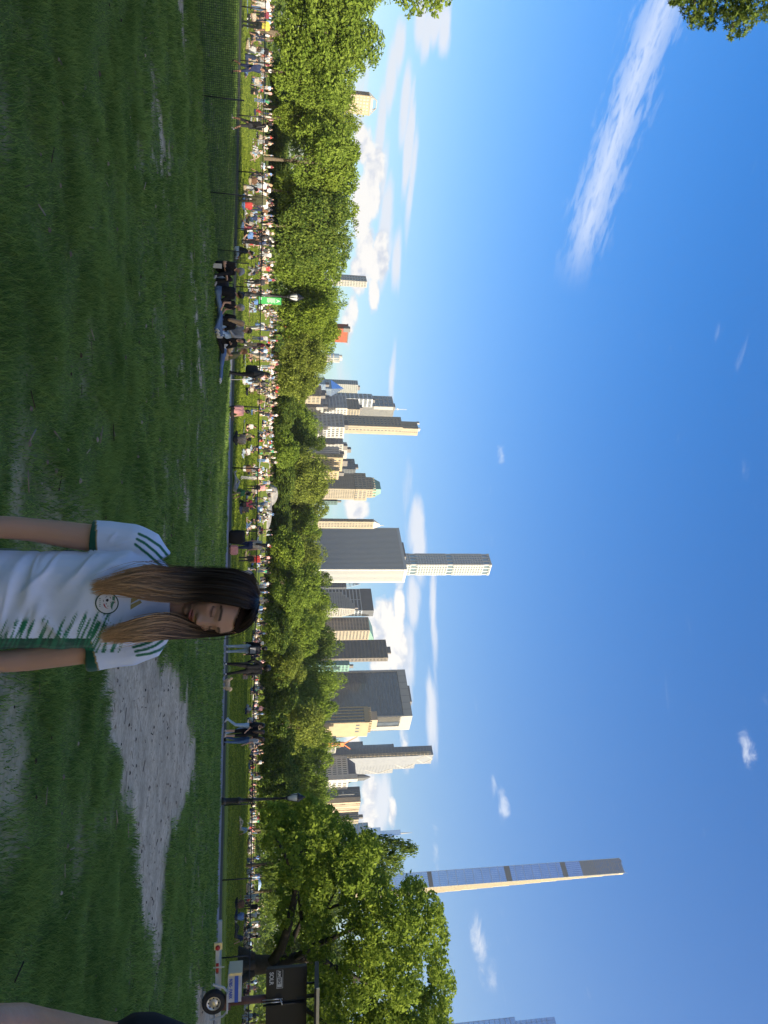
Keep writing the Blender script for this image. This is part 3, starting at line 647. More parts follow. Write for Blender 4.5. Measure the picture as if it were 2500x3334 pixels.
# ------------------------------------------------------------------ city
TH = math.atan2(.656, .755); TW = Vector((.755, .656)).normalized(); TN = Vector((-.656, .755)).normalized()
SM = {'cream': mat('stone_cream', (.31, .265, .195), .8, noise=.1, nscale=.15), 'white': mat('stone_white', (.34, .325, .295), .75, noise=.06, nscale=.15),
      'grey': mat('stone_grey', (.46, .44, .41), .85, noise=.12, nscale=.15), 'beige': mat('stone_beige', (.34, .27, .165), .8, noise=.1, nscale=.15),
      'tan': mat('stone_tan', (.40, .31, .22), .85, noise=.1, nscale=.15), 'bronze': mat('bronze_metal', (.16, .14, .12), .5, noise=.15, nscale=.1), 'dark': mat('dark_cladding', (.10, .105, .11), .6, noise=.15, nscale=.1),
      'red': mat('red_brick', (.28, .075, .04), .9, noise=.25, nscale=.5), 'copper': mat('green_copper', (.17, .30, .24), .7, noise=.2, nscale=.3), 'steel': mat('pale_steel', (.42, .45, .48), .45, metal=.2, noise=.08, nscale=.2),
      'green': mat('green_spandrel', (.10, .17, .15), .5, noise=.15, nscale=.2), 'concrete': mat('concrete', (.42, .40, .37), .9, noise=.1, nscale=.2), 'orange': mat('crane_orange', (.75, .22, .06), .6),
      'bluesteel': mat('blue_mullion', (.16, .22, .33), .4, metal=.3), 'roof': mat('roof_felt', (.16, .15, .14), .9), 'terracotta': mat('terracotta_white', (.36, .30, .20), .7, noise=.25, nscale=.35)}
SM['panel'] = mat('grey_panel', (.21, .22, .24), .5, noise=.12, nscale=.2)
SM['fin'] = mat('fin_white', (.42, .415, .395), .7)
GL = {'dark': mat('glass_dark', (.11, .125, .14), .14, metal=.4, spec=.5, noise=.3, nscale=.25), 'mid': mat('glass_mid', (.14, .16, .18), .18, metal=.4, spec=.6, noise=.25, nscale=.3),
      'blue': mat('glass_blue', (.26, .33, .42), .15, metal=.5, noise=.12, nscale=.15), 'green': mat('glass_green', (.20, .27, .28), .15, metal=.55, spec=.6, noise=.2, nscale=.2), 'sky': mat('glass_sky', (.40, .52, .70), .12, metal=.75, noise=.1, nscale=.08)}
for k, g_ in GL.items(): g_.node_tree.nodes['Principled BSDF'].inputs['Coat Weight'].default_value = 0
class Site:
    """footprint from three sight lines: far left edge, near corner, far right edge (seen at height xtop), at depth Y"""
    def __init__(s, Y, uL, uC, uR, xtop):
        s.Y = Y; C = at(xtop, uC, Y); s.C = C; s.H = C.z
        def hit(u, T):
            d = pdir(xtop, u); a = Matrix(((d.x, -T.x), (d.y, -T.y)))
            return (a.inverted() @ Vector((C.x, C.y)))[1]
        s.La = max(3.0, hit(uL, TN)); s.Lb = max(3.0, hit(uR, TW))
    def root(s, name): return empty(name, (s.C.x, s.C.y, 0), TH)
    def z(s, x, u): return at(x, u, s.Y).z
def block(w, g, x0, x1, y0, y1, z0, z1, N, W, d=.45):
    """N: sky-lit face at x0, W: sunny face at y0; each (columns, rows, pier share, spandrel share); None = blank wall"""
    g.box(x0 + d, x1 - d, y0 + d, y1 - d, z0, z1 - .3)
    w.box(x1 - d, x1, y0 + .02, y1, z0, z1 - .02); w.box(x0 + .02, x1 - d - .01, y1 - d, y1 - .02, z0, z1 - .04)
    for face, spec, L0, L1 in (('N', N, y0, y1), ('W', W, x0, x1)):
        if spec is None:
            if face == 'N': w.box(x0, x0 + d + .1, y0, y1, z0, z1)
            else: w.box(x0, x1, y0, y0 + d + .1, z0, z1)
            continue
        c, r, pw, sh = spec; P_ = (L1 - L0) / c; Q = (z1 - z0) / r
        for i in range(c + 1):
            wd = max(P_ * pw, .25) * (1.25 if i in (0, c) else 1); a = L0 + i * P_ - wd / 2
            a = min(max(a, L0), L1 - wd)
            if pw <= 0 and 0 < i < c: continue
            if face == 'N': w.box(x0, x0 + d + .1, a, a + wd, z0, z1)
            else: w.box(a, a + wd, y0, y0 + d + .1, z0, z1)
        if sh > 0:
            for j in range(r):
                zz = z0 + (j + 1) * Q
                if face == 'N': w.box(x0 + .07, x0 + d + .1, y0 + .05, y1 - .05, zz - Q * sh, zz - .03)
                else: w.box(x0 + .05, x1 - .05, y0 + .07, y0 + d + .1, zz - Q * sh, zz - .03)
def roofbits(e, x0, x1, y0, y1, z, rm='roof', hut=True, seed=0):
    r = MB(); r.box(x0 + .6, x1 - .6, y0 + .6, y1 - .6, z - .35, z + .15)
    if hut:
        q = random.Random(seed); ax, ay = x0 + (x1 - x0) * q.uniform(.25, .4), y0 + (y1 - y0) * q.uniform(.25, .4)
        r.box(ax, ax + (x1 - x0) * .35, ay, ay + (y1 - y0) * .35, z + .15, z + 4.5)
    r.build('roof', SM[rm], e)
def tower(name, label, Y, uL, uC, uR, xt, wall, glass, N=None, W=None, store=3.6, z0=0, hut=True, wallW=None, roof='roof', d=.45):
    """plain shaft; N/W = (columns, pier share, spandrel share)"""
    s = Site(Y, uL, uC, uR, xt); e = s.root(name); w, g = MB(), MB(); rows = max(2, int(s.H / store))
    block(w, g, 0, s.Lb, 0, s.La, 0, s.H, (N[0], rows, N[1], N[2]) if N else None, (W[0], rows, W[1], W[2]) if W else None, d)
    w.build('wall', SM[wall], e); wn = g.build('windows', GL[glass], e)
    roofbits(e, 0, s.Lb, 0, s.La, s.H, roof, hut, seed=int(uC))
    tag(e, label, 'building'); return s, e
tower('office_tower', 'narrow white tower with dark shaded side standing alone above the trees', 1150, 899, 917, 937, 1195, 'white', 'mid', (2, .25, .25), (4, .3, .3), 4.5, hut=False)
# penthouse tower with an open frame pyramid
s = Site(700, 300, 312, 377, 1206); e = s.root('penthouse_tower'); w, g = MB(), MB()
block(w, g, 0, s.Lb, 0, s.La, 0, s.H, (2, 30, .3, .3), (6, 30, .35, .3)); w.build('wall', SM['beige'], e); g.build('windows', GL['mid'], e)
f = MB(); hp = s.z(1231, 340) - s.H
f.box(s.Lb * .15, s.Lb * .85, s.La * .2, s.La * .8, s.H, s.H + hp * .45)
for (a, b_) in [((0, 0), (.3, .5)), ((1, 0), (.7, .5)), ((0, 1), (.3, .5)), ((1, 1), (.7, .5))]:
    f.tube([(a[0] * s.Lb, a[1] * s.La, s.H), (b_[0] * s.Lb, b_[1] * s.La, s.H + hp)], .5, 5)
f.tube([(.3 * s.Lb, .5 * s.La, s.H + hp), (.7 * s.Lb, .5 * s.La, s.H + hp)], .5, 5); f.tube([(0, 0, s.H + .6), (s.Lb, 0, s.H + .6)], .6, 5)
f.build('roof_frame', SM['white'], e); tag(e, 'beige gridded tower with a white frame pyramid on its roof', 'building')
# red block
s = Site(620, 1067, 1071, 1116, 1133); e = s.root('brick_block'); w = MB(); w.box(0, s.Lb, 0, s.La + 6, 0, s.H); w.build('wall', SM['red'], e)
r = MB(); r.box(-.3, s.Lb + .3, -.3, s.La + 6.3, s.H, s.H + .8); r.box(-.5, 3, -.4, 4, s.H - 4, s.H + 2); r.build('roof', SM['roof'], e); tag(e, 'small red brick rooftop block peeping over the trees', 'building')
# curved balcony tower
s = Site(760, 1143, 1166, 1187, 1105); e = s.root('balcony_tower'); g, bl_ = MB(), MB()
cx, cy, rr = s.Lb * .5, s.La * .5, min(s.Lb, s.La) * .6
g.lathe([(rr * .93, 0), (rr * .93, s.H)], (cx, cy, 0), 22); g.build('windows', GL['blue'], e)
for k in range(int(s.H / 3.4)):
    bl_.lathe([(rr, 0), (rr * 1.04, .1), (rr * 1.04, 1.2), (rr, 1.25)], (cx, cy, k * 3.4), 22)
for j in range(6):
    a = -1.9 + j * .45; bl_.box(cx + rr * math.cos(a) - .4, cx + rr * math.cos(a) + .4, cy + rr * math.sin(a) - .4, cy + rr * math.sin(a) + .4, 0, s.H + 1)
bl_.build('balcony', SM['white'], e); r = MB(); r.lathe([(rr * .7, s.H), (rr * .7, s.H + 3.5)], (cx, cy, 0), 18); r.build('roof', SM['concrete'], e)
tag(e, 'rounded tower ringed by white balconies', 'building')
# cluster left of the slender tower
tower('glass_tower', 'greenish glass tower with a sunny white side behind the blue pyramid', 1250, 1239, 1253, 1285, 1166, 'white', 'green', (5, 0.05, .35), (9, .35, .25))
s = Site(900, 1236, 1266, 1290, 1080); e = s.root('pyramid_tower'); w, g = MB(), MB()
block(w, g, 0, s.Lb, 0, s.La, 0, s.H, (7, 30, .1, .12), (6, 30, .12, .1)); w.build('wall', SM['bluesteel'], e); g.build('windows', GL['blue'], e)
p = MB(); hz = s.z(1122, 1268); mx_, my_ = s.Lb * .45, s.La * .45
p.add([(0, 0, s.H), (s.Lb, 0, s.H), (s.Lb, s.La, s.H), (0, s.La, s.H), (mx_, my_, hz)], [(0, 1, 4), (1, 2, 4), (2, 3, 4), (3, 0, 4)]); p.build('glass_pyramid', GL['sky'], e)
tag(e, 'blue glass tower with a pointed pyramid top', 'building')
tower('glass_block', 'low blue glass block at the edge of the trees', 800, 1229, 1252, 1272, 1060, 'bluesteel', 'sky', (6, .08, .2), (5, .08, .2))
tower('apartment_house', 'low cream apartment house with balconies below the pyramid tower', 640, 1262, 1290, 1316, 1045, 'cream', 'mid', (6, .45, .4), (5, .45, .4))
tower('apartment_house', 'grey-brown apartment house before the blue pyramid tower', 660, 1255, 1283, 1296, 1048, 'tan', 'dark', (8, .4, .35), (5, .4, .35))
tower('apartment_house', 'pale setback apartment house below the antenna tower', 650, 1300, 1326, 1352, 1053, 'white', 'mid', (5, .5, .45), (4, .5, .5))
s, e = tower('antenna_tower', 'dark glass tower with white sunny side and a red-lit antenna mast', 1150, 1291, 1325, 1359, 1284, 'white', 'dark', (3, .02, .28), (14, .3, .0), 7.5)
a = MB(); a.tube([(s.Lb * .5, s.La * .3, s.H), (s.Lb * .5, s.La * .3, s.z(1329, 1338))], .55, 5); a.box(s.Lb * .5 - 1.5, s.Lb * .5 + 1.5, s.La * .3 - .4, s.La * .3 + .4, s.H + 7, s.H + 9); a.build('antenna', SM['steel'], e)
w = MB(); w.box(s.Lb * .02, s.Lb * .3, -.25, -.05, s.H - 34, s.H - 2); w.build('blank_panel', SM['white'], e)
tower('office_tower', 'lower dark glass shoulder leaning against the antenna tower', 1120, 1283, 1300, 1326, 1214, 'steel', 'dark', (3, .03, .3), (6, .2, .3), 7)
s, e = tower('setback_tower', 'stepped stone tower before the antenna tower', 900, 1300, 1333, 1358, 1172, 'cream', 'mid', (9, .3, .25), (6, .4, .35))
w, g = MB(), MB(); block(w, g, -3, s.Lb + 3, -3, s.La + 3, 0, s.z(1130, 1330), (10, 24, .3, .3), (7, 24, .4, .35)); w.build('base_wall', SM['grey'], e); g.build('base_windows', GL['mid'], e)
# slender cream tower and its base
s, e = tower('slender_tower', 'tallest slender cream tower of the first cluster, with grey shaded side', 820, 1358, 1391, 1417, 1312, 'cream', 'mid', (5, .45, .45), (3, .66, .4), 4.2, hut=False)
w, g = MB(), MB(); zt = s.z(1363, 1391); block(w, g, s.Lb * .12, s.Lb, 0.0, s.La * .68, s.H, zt, (3, 6, .55, .5), (3, 8, .6, .45)); w.build('crown_wall', SM['cream'], e); g.build('crown_windows', GL['mid'], e)
c = MB(); c.box(s.Lb * .1, s.Lb * .4, -.3, 2, zt - .4, zt + 2); c.box(s.Lb * .1, s.Lb * .2, s.La * .5, s.La * .7, zt - .4, zt + 3); c.build('roof', SM['grey'], e)
tower('apartment_house', 'grey and white gridded block at the foot of the slender cream tower', 640, 1348, 1391, 1427, 1122, 'grey', 'dark', (9, .4, .35), (6, .35, .35))
tower('apartment_house', 'white block with tall dark windows right of the slender cream tower', 660, 1426, 1446, 1487, 1118, 'white', 'dark', (5, .4, .3), (7, .4, .3))
tower('rooftop_block', 'dark-topped boxy block behind the white block', 720, 1440, 1462, 1494, 1131, 'white', 'dark', None, None)
tower('apartment_house', 'grey windowless-sided block with sunny end between white and beige blocks', 640, 1455, 1486, 1500, 1107, 'concrete', 'dark', (5, .7, .0), (3, .5, .5))
tower('apartment_house', 'beige block with rows of square windows left of the green-roofed hotel', 600, 1478, 1490, 1538, 1117, 'beige', 'dark', (3, .5, .5), (7, .5, .5))
tower('apartment_house', 'lower beige wing touching the green-roofed hotel', 590, 1520, 1533, 1562, 1104, 'beige', 'dark', (3, .5, .5), (5, .5, .5))
tower('glass_tower', 'dark glass block with ragged top behind the beige block', 950, 1494, 1528, 1543, 1158, 'dark', 'dark', (6, .1, .25), (3, .2, .25))
# green-roofed hotel
s = Site(780, 1543, 1593, 1628, 1197); e = s.root('hotel_tower'); w, g = MB(), MB()
block(w, g, 0, s.Lb, 0, s.La, 0, s.H - 14, (12, 38, .5, .25), (8, 38, .5, .3)); block(w, g, -.6, s.Lb + .6, -.6, s.La + .6, s.H - 13.7, s.H, (9, 3, .45, .3), (6, 3, .5, .35))
z2 = s.z(1216, 1593); block(w, g, s.Lb * .1, s.Lb * .9, s.La * .08, s.La * .86, s.H, z2, (7, 2, .5, .3), (5, 2, .5, .3)); w.build('wall', SM['cream'], e); g.build('windows', GL['mid'], e)
z3 = s.z(1244, 1593); r = MB(); q0 = (s.Lb * .1, s.Lb * .9, s.La * .08, s.La * .86); q1 = (s.Lb * .3, s.Lb * .7, s.La * .22, s.La * .7)
r.add([(q0[0], q0[2], z2), (q0[1], q0[2], z2), (q0[1], q0[3], z2), (q0[0], q0[3], z2), (q1[0], q1[2], z3), (q1[1], q1[2], z3), (q1[1], q1[3], z3), (q1[0], q1[3], z3)],
      [(0, 1, 5, 4), (1, 2, 6, 5), (2, 3, 7, 6), (3, 0, 4, 7), (4, 5, 6, 7)]); rf = r.build('roof', SM['copper'], e)
dm_ = MB()
for i in range(5): dm_.box(q0[0] - .3, q0[0] + 2.2, q0[2] + (i + .4) * (q0[3] - q0[2]) / 5, q0[2] + (i + .7) * (q0[3] - q0[2]) / 5, z2, z2 + 3)
for i in range(3): dm_.box(q0[0] + (i + .35) * (q0[1] - q0[0]) / 3, q0[0] + (i + .7) * (q0[1] - q0[0]) / 3, q0[2] - .3, q0[2] + 2.2, z2, z2 + 3.4)
dm_.build('dormers', SM['cream'], rf); tag(e, 'stone hotel tower with a steep green copper roof', 'building')
tower('glass_block', 'small dark green block peeping right of the green-roofed hotel', 800, 1622, 1632, 1644, 1099, 'green', 'green', (2, .2, .3), (2, .2, .3))
# spired hotel beside the striped slab
s = Site(860, 1690, 1699, 1722, 1217); e = s.root('spired_hotel'); w, g = MB(), MB()
block(w, g, 0, s.Lb, 0, s.La, 0, s.H, (4, 36, .4, .3), (5, 36, .6, .35)); w.build('wall', SM['cream'], e); g.build('windows', GL['mid'], e)
r = MB(); zt = s.z(1252, 1712); r.add([(0, 0, s.H), (s.Lb, 0, s.H), (s.Lb, s.La, s.H), (0, s.La, s.H), (s.Lb * .45, s.La * .4, s.H + (zt - s.H) * .55), (s.Lb * .75, s.La * .4, s.H + (zt - s.H) * .7), (s.Lb * .75, s.La * .6, s.H + (zt - s.H) * .7), (s.Lb * .45, s.La * .6, s.H + (zt - s.H) * .55)], [(0, 1, 5, 4), (1, 2, 6, 5), (2, 3, 7, 6), (3, 0, 4, 7), (4, 5, 6, 7)])
r.tube([(s.Lb * .7, s.La * .5, s.H), (s.Lb * .7, s.La * .5, zt)], .4, 5); r.build('roof', SM['grey'], e); tag(e, 'narrow cream hotel with a pointed roof squeezed beside the striped slab', 'building')
# striped slab
s = Site(1010, 1719, 1854, 1897, 1325); e = s.root('striped_office_slab'); w, g = MB(), MB()
block(w, g, 0, s.Lb, 0, s.La, 0, s.H - 4.4, (34, 50, .5, .0), (11, 50, .6, .0), .7); w.box(0, s.Lb, -.1, s.La, s.H - 4.2, s.H)
w.build('fins', SM['fin'], e); g.build('windows', GL['green'], e); roofbits(e, 0, s.Lb, 0, s.La, s.H, seed=1); tag(e, 'tall white marble office slab with vertical dark window stripes', 'building')
# white grid tower
s = Site(1290, 1803, 1839, 1873, 1602); e = s.root('grid_tower'); w, g = MB(), MB(); n = 85; Q = s.H / n
for j in range(0, n, 14):
    hi = min(j + 12, n); block(w, g, 0, s.Lb, 0, s.La, j * Q, hi * Q, (6, hi - j, .32, .32), (6, hi - j, .32, .32), .9)
    if hi < n: g.box(1.6, s.Lb - 1.6, 1.6, s.La - 1.6, hi * Q, (hi + 2) * Q); [w.box(s.Lb * a - 1, s.Lb * a + 1, s.La * b_ - 1, s.La * b_ + 1, hi * Q, (hi + 2) * Q) for a in (.05, .35, .65, .95) for b_ in (.05, .35, .65, .95) if (a in (.05, .95) or b_ in (.05, .95))]
w.build('wall', SM['fin'], e); g.build('windows', GL['green'], e); tag(e, 'very tall thin white tower with a square window grid behind the striped slab', 'building')
# right of the slab
s, e = tower('lattice_tower', 'dark office with pale lattice crown just right of the striped slab', 1150, 1890, 1912, 1922, 1128, 'dark', 'dark', (4, .2, .35), (3, .2, .35), hut=False)
l = MB(); zt = s.z(1174, 1912)
for i in range(4): l.tube([(s.Lb * .1, s.La * i / 3, s.H), (s.Lb * .1, s.La * .5, zt)], .5, 4)
for i in range(3): l.box(s.Lb * .05, s.Lb * .15, s.La * .15 * (i + 1), s.La * (1 - .15 * (i + 1)), s.H + (zt - s.H) * .25 * (i + 1), s.H + (zt - s.H) * .25 * (i + 1) + .8)
l.build('lattice_crown', SM['steel'], e)
s, e = tower('office_tower', 'black-topped office tower with pale horizontal bands behind the stepped white building', 1050, 1917, 1988, 2006, 1180, 'steel', 'dark', (2, .03, .3), (3, .1, .3), 5.2)
w = MB(); w.box(-.2, s.Lb + .2, -.2, s.La + .2, s.H, s.z(1217, 1988)); w.build('dark_crown', SM['dark'], e)
s = Site(820, 1927, 1980, 2009, 1118); e = s.root('stepped_building'); w, g = MB(), MB(); lv = [1118, 1130, 1141, 1150, 1158]; z0 = 0
for i, x in enumerate(lv):
    z1 = s.z(x, 1980); k = i * .085; block(w, g, s.Lb * k, s.Lb * (1 - .3 * k), s.La * k * .4, s.La * (1 - k * 1.5), z0, z1, (13 - i, 32 if i == 0 else 2, .45, .4), (8 - i, 32 if i == 0 else 2, .5, .45)); z0 = z1
w.build('wall', SM['white'], e); g.build('windows', GL['mid'], e); roofbits(e, s.Lb * .4, s.Lb * .8, s.La * .2, s.La * .5, z0); tag(e, 'white building stepping back in tiers like a ziggurat', 'building')
s, e = tower('office_tower', 'brown and cream office with a sloped green roof', 820, 2009, 2052, 2083, 1204, 'tan', 'dark', (10, .35, .35), (8, .4, .4), hut=False)
w = MB(); w.box(-.15, s.Lb, -.5, -.02, 0, s.H); w.build('sunny_wall', SM['cream'], e)
g = MB()
for i in range(7):
    for j in range(int(s.H / 4)): g.box(s.Lb * (.06 + i * .125), s.Lb * (.06 + i * .125) + s.Lb * .065, -.62, -.45, j * 4 + 1, j * 4 + 3)
g.build('side_windows', GL['dark'], e)
r = MB(); zr = s.z(1222, 2075); r.add([(0, -.4, s.H), (s.Lb, -.4, s.H), (s.Lb, s.La, s.H), (0, s.La, s.H), (s.Lb, -.4, zr), (s.Lb, s.La, zr)], [(0, 1, 4), (0, 4, 5, 3), (1, 2, 5, 4), (3, 5, 2)]); r.build('sloped_roof', SM['copper'], e)
tower('office_tower', 'dark brown gridded office tower beside the sloped green roof', 760, 2082, 2141, 2153, 1264, 'bronze', 'dark', (20, .22, .3), (4, .5, .5), 3.9)
tower('apartment_house', 'pale green-banded low block between brown tower and dark frame tower', 720, 2150, 2165, 2186, 1138, 'copper', 'green', (3, .3, .4), (4, .3, .45))
# dark glass tower with a pale frame
s = Site(800, 2179, 2331, 2375, 1343); e = s.root('framed_glass_tower'); w, g, m_ = MB(), MB(), MB()
zf = s.z(1315, 2331); ed = s.La * .022
g.box(1.2, s.Lb - 1, 1, s.La - 1, 0, zf); w.box(0, s.Lb, 0, s.La, zf, s.H); w.box(0, 2, 0, ed, 0, zf - .01); w.box(0, 2, s.La - ed * 1.6, s.La, 0, zf - .01); w.box(s.Lb - 1, s.Lb, 0, s.La, 0, zf - .01)
w.box(0.01, s.Lb * .36, 0, 1.1, 0, zf - .01); w.box(s.Lb * .72, s.Lb - .01, 0, 1.1, 0, zf - .01); w.box(.02, s.Lb - .02, .02, 1.08, zf - 3.5, zf + .01)
for i in range(1, 7): m_.box(-.12, .02, s.La * i / 7 - .15, s.La * i / 7 + .15, zf, s.H - .05)
for j in range(int(zf / 3.9)): m_.box(1.02, 1.3, ed, s.La - ed * 1.6, j * 3.9, j * 3.9 + .55)
for i in range(1, 48): m_.box(1.08, 1.3, s.La * i / 48 - .09, s.La * i / 48 + .09, 0, zf - .02)
m_.build('mullions', SM['dark'], e); w.build('frame', SM['white'], e); g.build('glass_wall', GL['dark'], e)
r = MB(); r.box(s.Lb * .2, s.Lb * .7, s.La * .35, s.La * .7, s.H, s.H + 3.5); r.build('roof', SM['roof'], e); tag(e, 'huge dark glass tower edged by a pale stone frame with a sunny blank side', 'building')
# arched building
s = Site(640, 2299, 2351, 2396, 1203); e = s.root('arched_tower'); w = MB(); w.box(1, s.Lb, 0, s.La, 0, s.H); w.box(0, 1.0, 0, .8, 0, s.H); w.box(0, 1, s.La - .8, s.La, 0, s.H)
zt = s.H - 4; P_ = (s.La - 1.0) / 5; k = 8
for i in range(6):
    yy = .5 + i * P_; w.box(.01, 1.0, yy - .5, yy + .5, 0, zt)
for i in range(5):          # spandrels above each arch
    yc = .5 + (i + .5) * P_; rr = P_ / 2 - .5
    arc = [(yc + rr * math.cos(math.pi * j / k), zt - rr + rr * math.sin(math.pi * j / k)) for j in range(k + 1)]
    for j in range(k):
        (ya, za), (yb, zb) = arc[j], arc[j + 1]
        w.add([(0.01, ya, za), (0.01, yb, zb), (0.01, yb, zt + .1), (0.01, ya, zt + .1), (1, ya, za), (1, yb, zb), (1, yb, zt + .1), (1, ya, zt + .1)], [(0, 1, 2, 3), (0, 4, 5, 1)])
w.box(0.0, 1.0, 0, s.La, zt + .1, s.H)
w.build('wall', SM['beige'], e)
for i in range(5):
    g = MB(); yc = .5 + (i + .5) * P_; g.box(.6, .98, yc - P_ / 2 + .5, yc + P_ / 2 - .5, 0, zt - .2)
    b_ = g.build('arched_bay', GL['dark'], e); mm_ = MB()
    for j in range(int(zt / 3.6)): mm_.box(.5, .59, yc - P_ / 2 + .5, yc + P_ / 2 - .5, j * 3.6, j * 3.6 + .9)
    mm_.build('floor_bands', SM['dark'], b_)
g = MB()
for i in range(3): g.box(s.Lb * (.15 + .22 * i), s.Lb * (.15 + .22 * i) + 2.2, -.06, .2, s.H - 12, s.H - 8.5)
g.build('side_windows', GL['dark'], e)
p = MB(); p.box(s.Lb * .1, s.Lb * .75, s.La * .2, s.La * .75, s.H, s.z(1232, 2351)); p.build('penthouse', SM['tan'], e)
cr = MB()
for i in range(9): cr.box(-.2, .5, s.La * i / 9, s.La * (i + .55) / 9, s.H, s.H + 2.4)
for i in range(7): cr.box(s.Lb * i / 9, s.Lb * (i + .55) / 9, -.2, .5, s.H, s.H + 2.4)
cr.build('parapet', SM['beige'], e); tag(e, 'beige tower with five tall dark arched bays in front of the frame tower', 'building')
tower('apartment_house', 'plain grey-beige wing behind the arched tower', 670, 2380, 2388, 2398, 1196, 'concrete', 'mid', None, None, hut=False)
# building under construction and crane
tower('construction_block', 'white concrete block under construction below the orange crane', 620, 2396, 2425, 2452, 1096, 'white', 'mid', (6, .25, .3), (5, .25, .3))
cb = at(1085, 2424, 610); e = empty('tower_crane', (cb.x, cb.y, 0)); zc = at(1117, 2424, 610).z
mst = MB(); jib = MB(); ctr = MB()
for (a, b_) in ((-1, -1), (1, -1), (1, 1), (-1, 1)): mst.tube([(a, b_, 0), (a, b_, zc)], .22, 4)
for j in range(int(zc / 2.5)):
    a = 1 if j % 2 else -1; mst.tube([(a, -1, j * 2.5), (-a, -1, j * 2.5 + 2.5)], .13, 4); mst.tube([(-1, a, j * 2.5), (-1, -a, j * 2.5 + 2.5)], .13, 4)
mst.build('mast', SM['orange'], e)
tip = at(1164, 2398, 610) - Vector((cb.x, cb.y, 0)); tail = at(1140, 2438, 610) - Vector((cb.x, cb.y, 0)); o0 = Vector((0, 0, zc))
for dz in (-.6, .6): jib.tube([o0 + Vector((0, 0, dz)), tip], .3, 4)
for j in range(8): jib.tube([o0.lerp(tip, j / 8) + Vector((0, 0, -.6 * (1 - j / 8))), o0.lerp(tip, (j + .5) / 8) + Vector((0, 0, .6 * (1 - j / 8)))], .15, 4)
jib.build('jib', SM['orange'], e); ctr.tube([o0, tail], .45, 5); ctr.box(-1.6, 1.6, -1.6, 1.6, zc - 2.5, zc + .5); ctr.build('machinery_deck', SM['orange'], e); tag(e, 'orange tower crane before the braced glass tower', 'crane')
# braced glass tower, steps down on both sides
s = Site(900, 2428, 2458, 2484, 1411); e = s.root('braced_tower'); o0 = Vector((s.C.x, s.C.y, 0)); inv = Matrix.Rotation(-TH, 3, 'Z')
g, w, br = MB(), MB(), MB()
sL = Site(900, 2428, 2458, 2476, 1361)
def seg(uL, uC, uR, xt, off):
    q = Site(900 + off, uL, uC, uR, xt); c = inv @ (Vector((q.C.x, q.C.y, 0)) - o0); return c, q
zt = s.z(1361, 2458); g.box(0, s.Lb, 0, s.La, 0, s.H - .2)
for i in range(7): w.box(-.3, .02, s.La * i / 6 - .3, s.La * i / 6 + .3, 0, s.H)
for j in range(int(s.H / 4.2)): w.box(-.24, .03, 0, s.La, j * 4.2, j * 4.2 + 1.0)
hoist = MB()
for k in range(3): hoist.tube([(-1.6, 1 + k * 1.6, 0), (-1.6, 1 + k * 1.6, s.H - 3)], .25, 4)
for j in range(int(s.H / 5)): hoist.box(-1.8, -.3, .8, 4.4, j * 5, j * 5 + .7)
hoist.build('hoist', SM['terracotta'], e)
steps = [(2474, 2476, 2503, 1362), (2492, 2494, 2522, 1294), (2510, 2512, 2538, 1195)]
def diamond(x0, y, lx, za, zb):
    zm = (za + zb) / 2; pts = [(x0, zm), (x0 + lx / 2, zb), (x0 + lx, zm), (x0 + lx / 2, za)]
    for i in range(4):
        (xa, z_a), (xb, z_b) = pts[i], pts[(i + 1) % 4]; br.tube([(xa, y - .1, z_a), (xb, y - .1, z_b)], .55, 5)
    for xx in (x0, x0 + lx): br.tube([(xx, y - .1, za), (xx, y - .1, zb)], .4, 5)
pan = MB(); pan.box(.05, s.Lb, -.06, .3, 0, s.H - .5); diamond(0, 0, s.Lb, s.z(1361, 2470), s.H)
x0, zb = s.Lb * .6, s.z(1361, 2470)
for i, (xa, xb) in enumerate([(1294, 1361), (1195, 1294), (1174, 1195)]):
    lx = s.Lb * 1.15; z1, zl = s.z(xb, 2490 + 18 * i), s.z(xa, 2490 + 18 * i); dy = (i + 1) * 2.5
    g.box(x0, x0 + lx, dy, s.La + dy, 0, z1); pan.box(x0 + .05, x0 + lx, dy - .06, dy + .3, 0, z1 - .2); diamond(x0, dy, lx, zl, z1)
    for j in range(int(z1 / 4.2)): w.box(x0 + .1, x0 + lx, dy - .12, dy + .02, j * 4.2, j * 4.2 + .35)
    x0 += lx * .62
for i, (xt_, u_) in enumerate([(1287, 2417), (1187, 2406)]):
    y0 = s.La * (.85 + .5 * i); z1 = s.z(xt_, u_); g.box(2 + 2 * i, s.Lb * .7, y0, y0 + s.La * .62, 0, z1); w.box(1.7 + 2 * i, 2.0 + 2 * i, y0, y0 + s.La * .62, z1 - 2, z1 + .5)
    for j in range(int(z1 / 8)): w.box(1.8 + 2 * i, 2.01 + 2 * i, y0, y0 + s.La * .62, j * 8, j * 8 + .5)
g.build('glass_wall', GL['mid'], e); w.build('mullions', SM['dark'], e); pan.build('grey_side', SM['panel'], e); br.build('diamond_bracing', SM['concrete'], e); tag(e, 'glass tower stepping down with diamond bracing and a builders hoist', 'building')
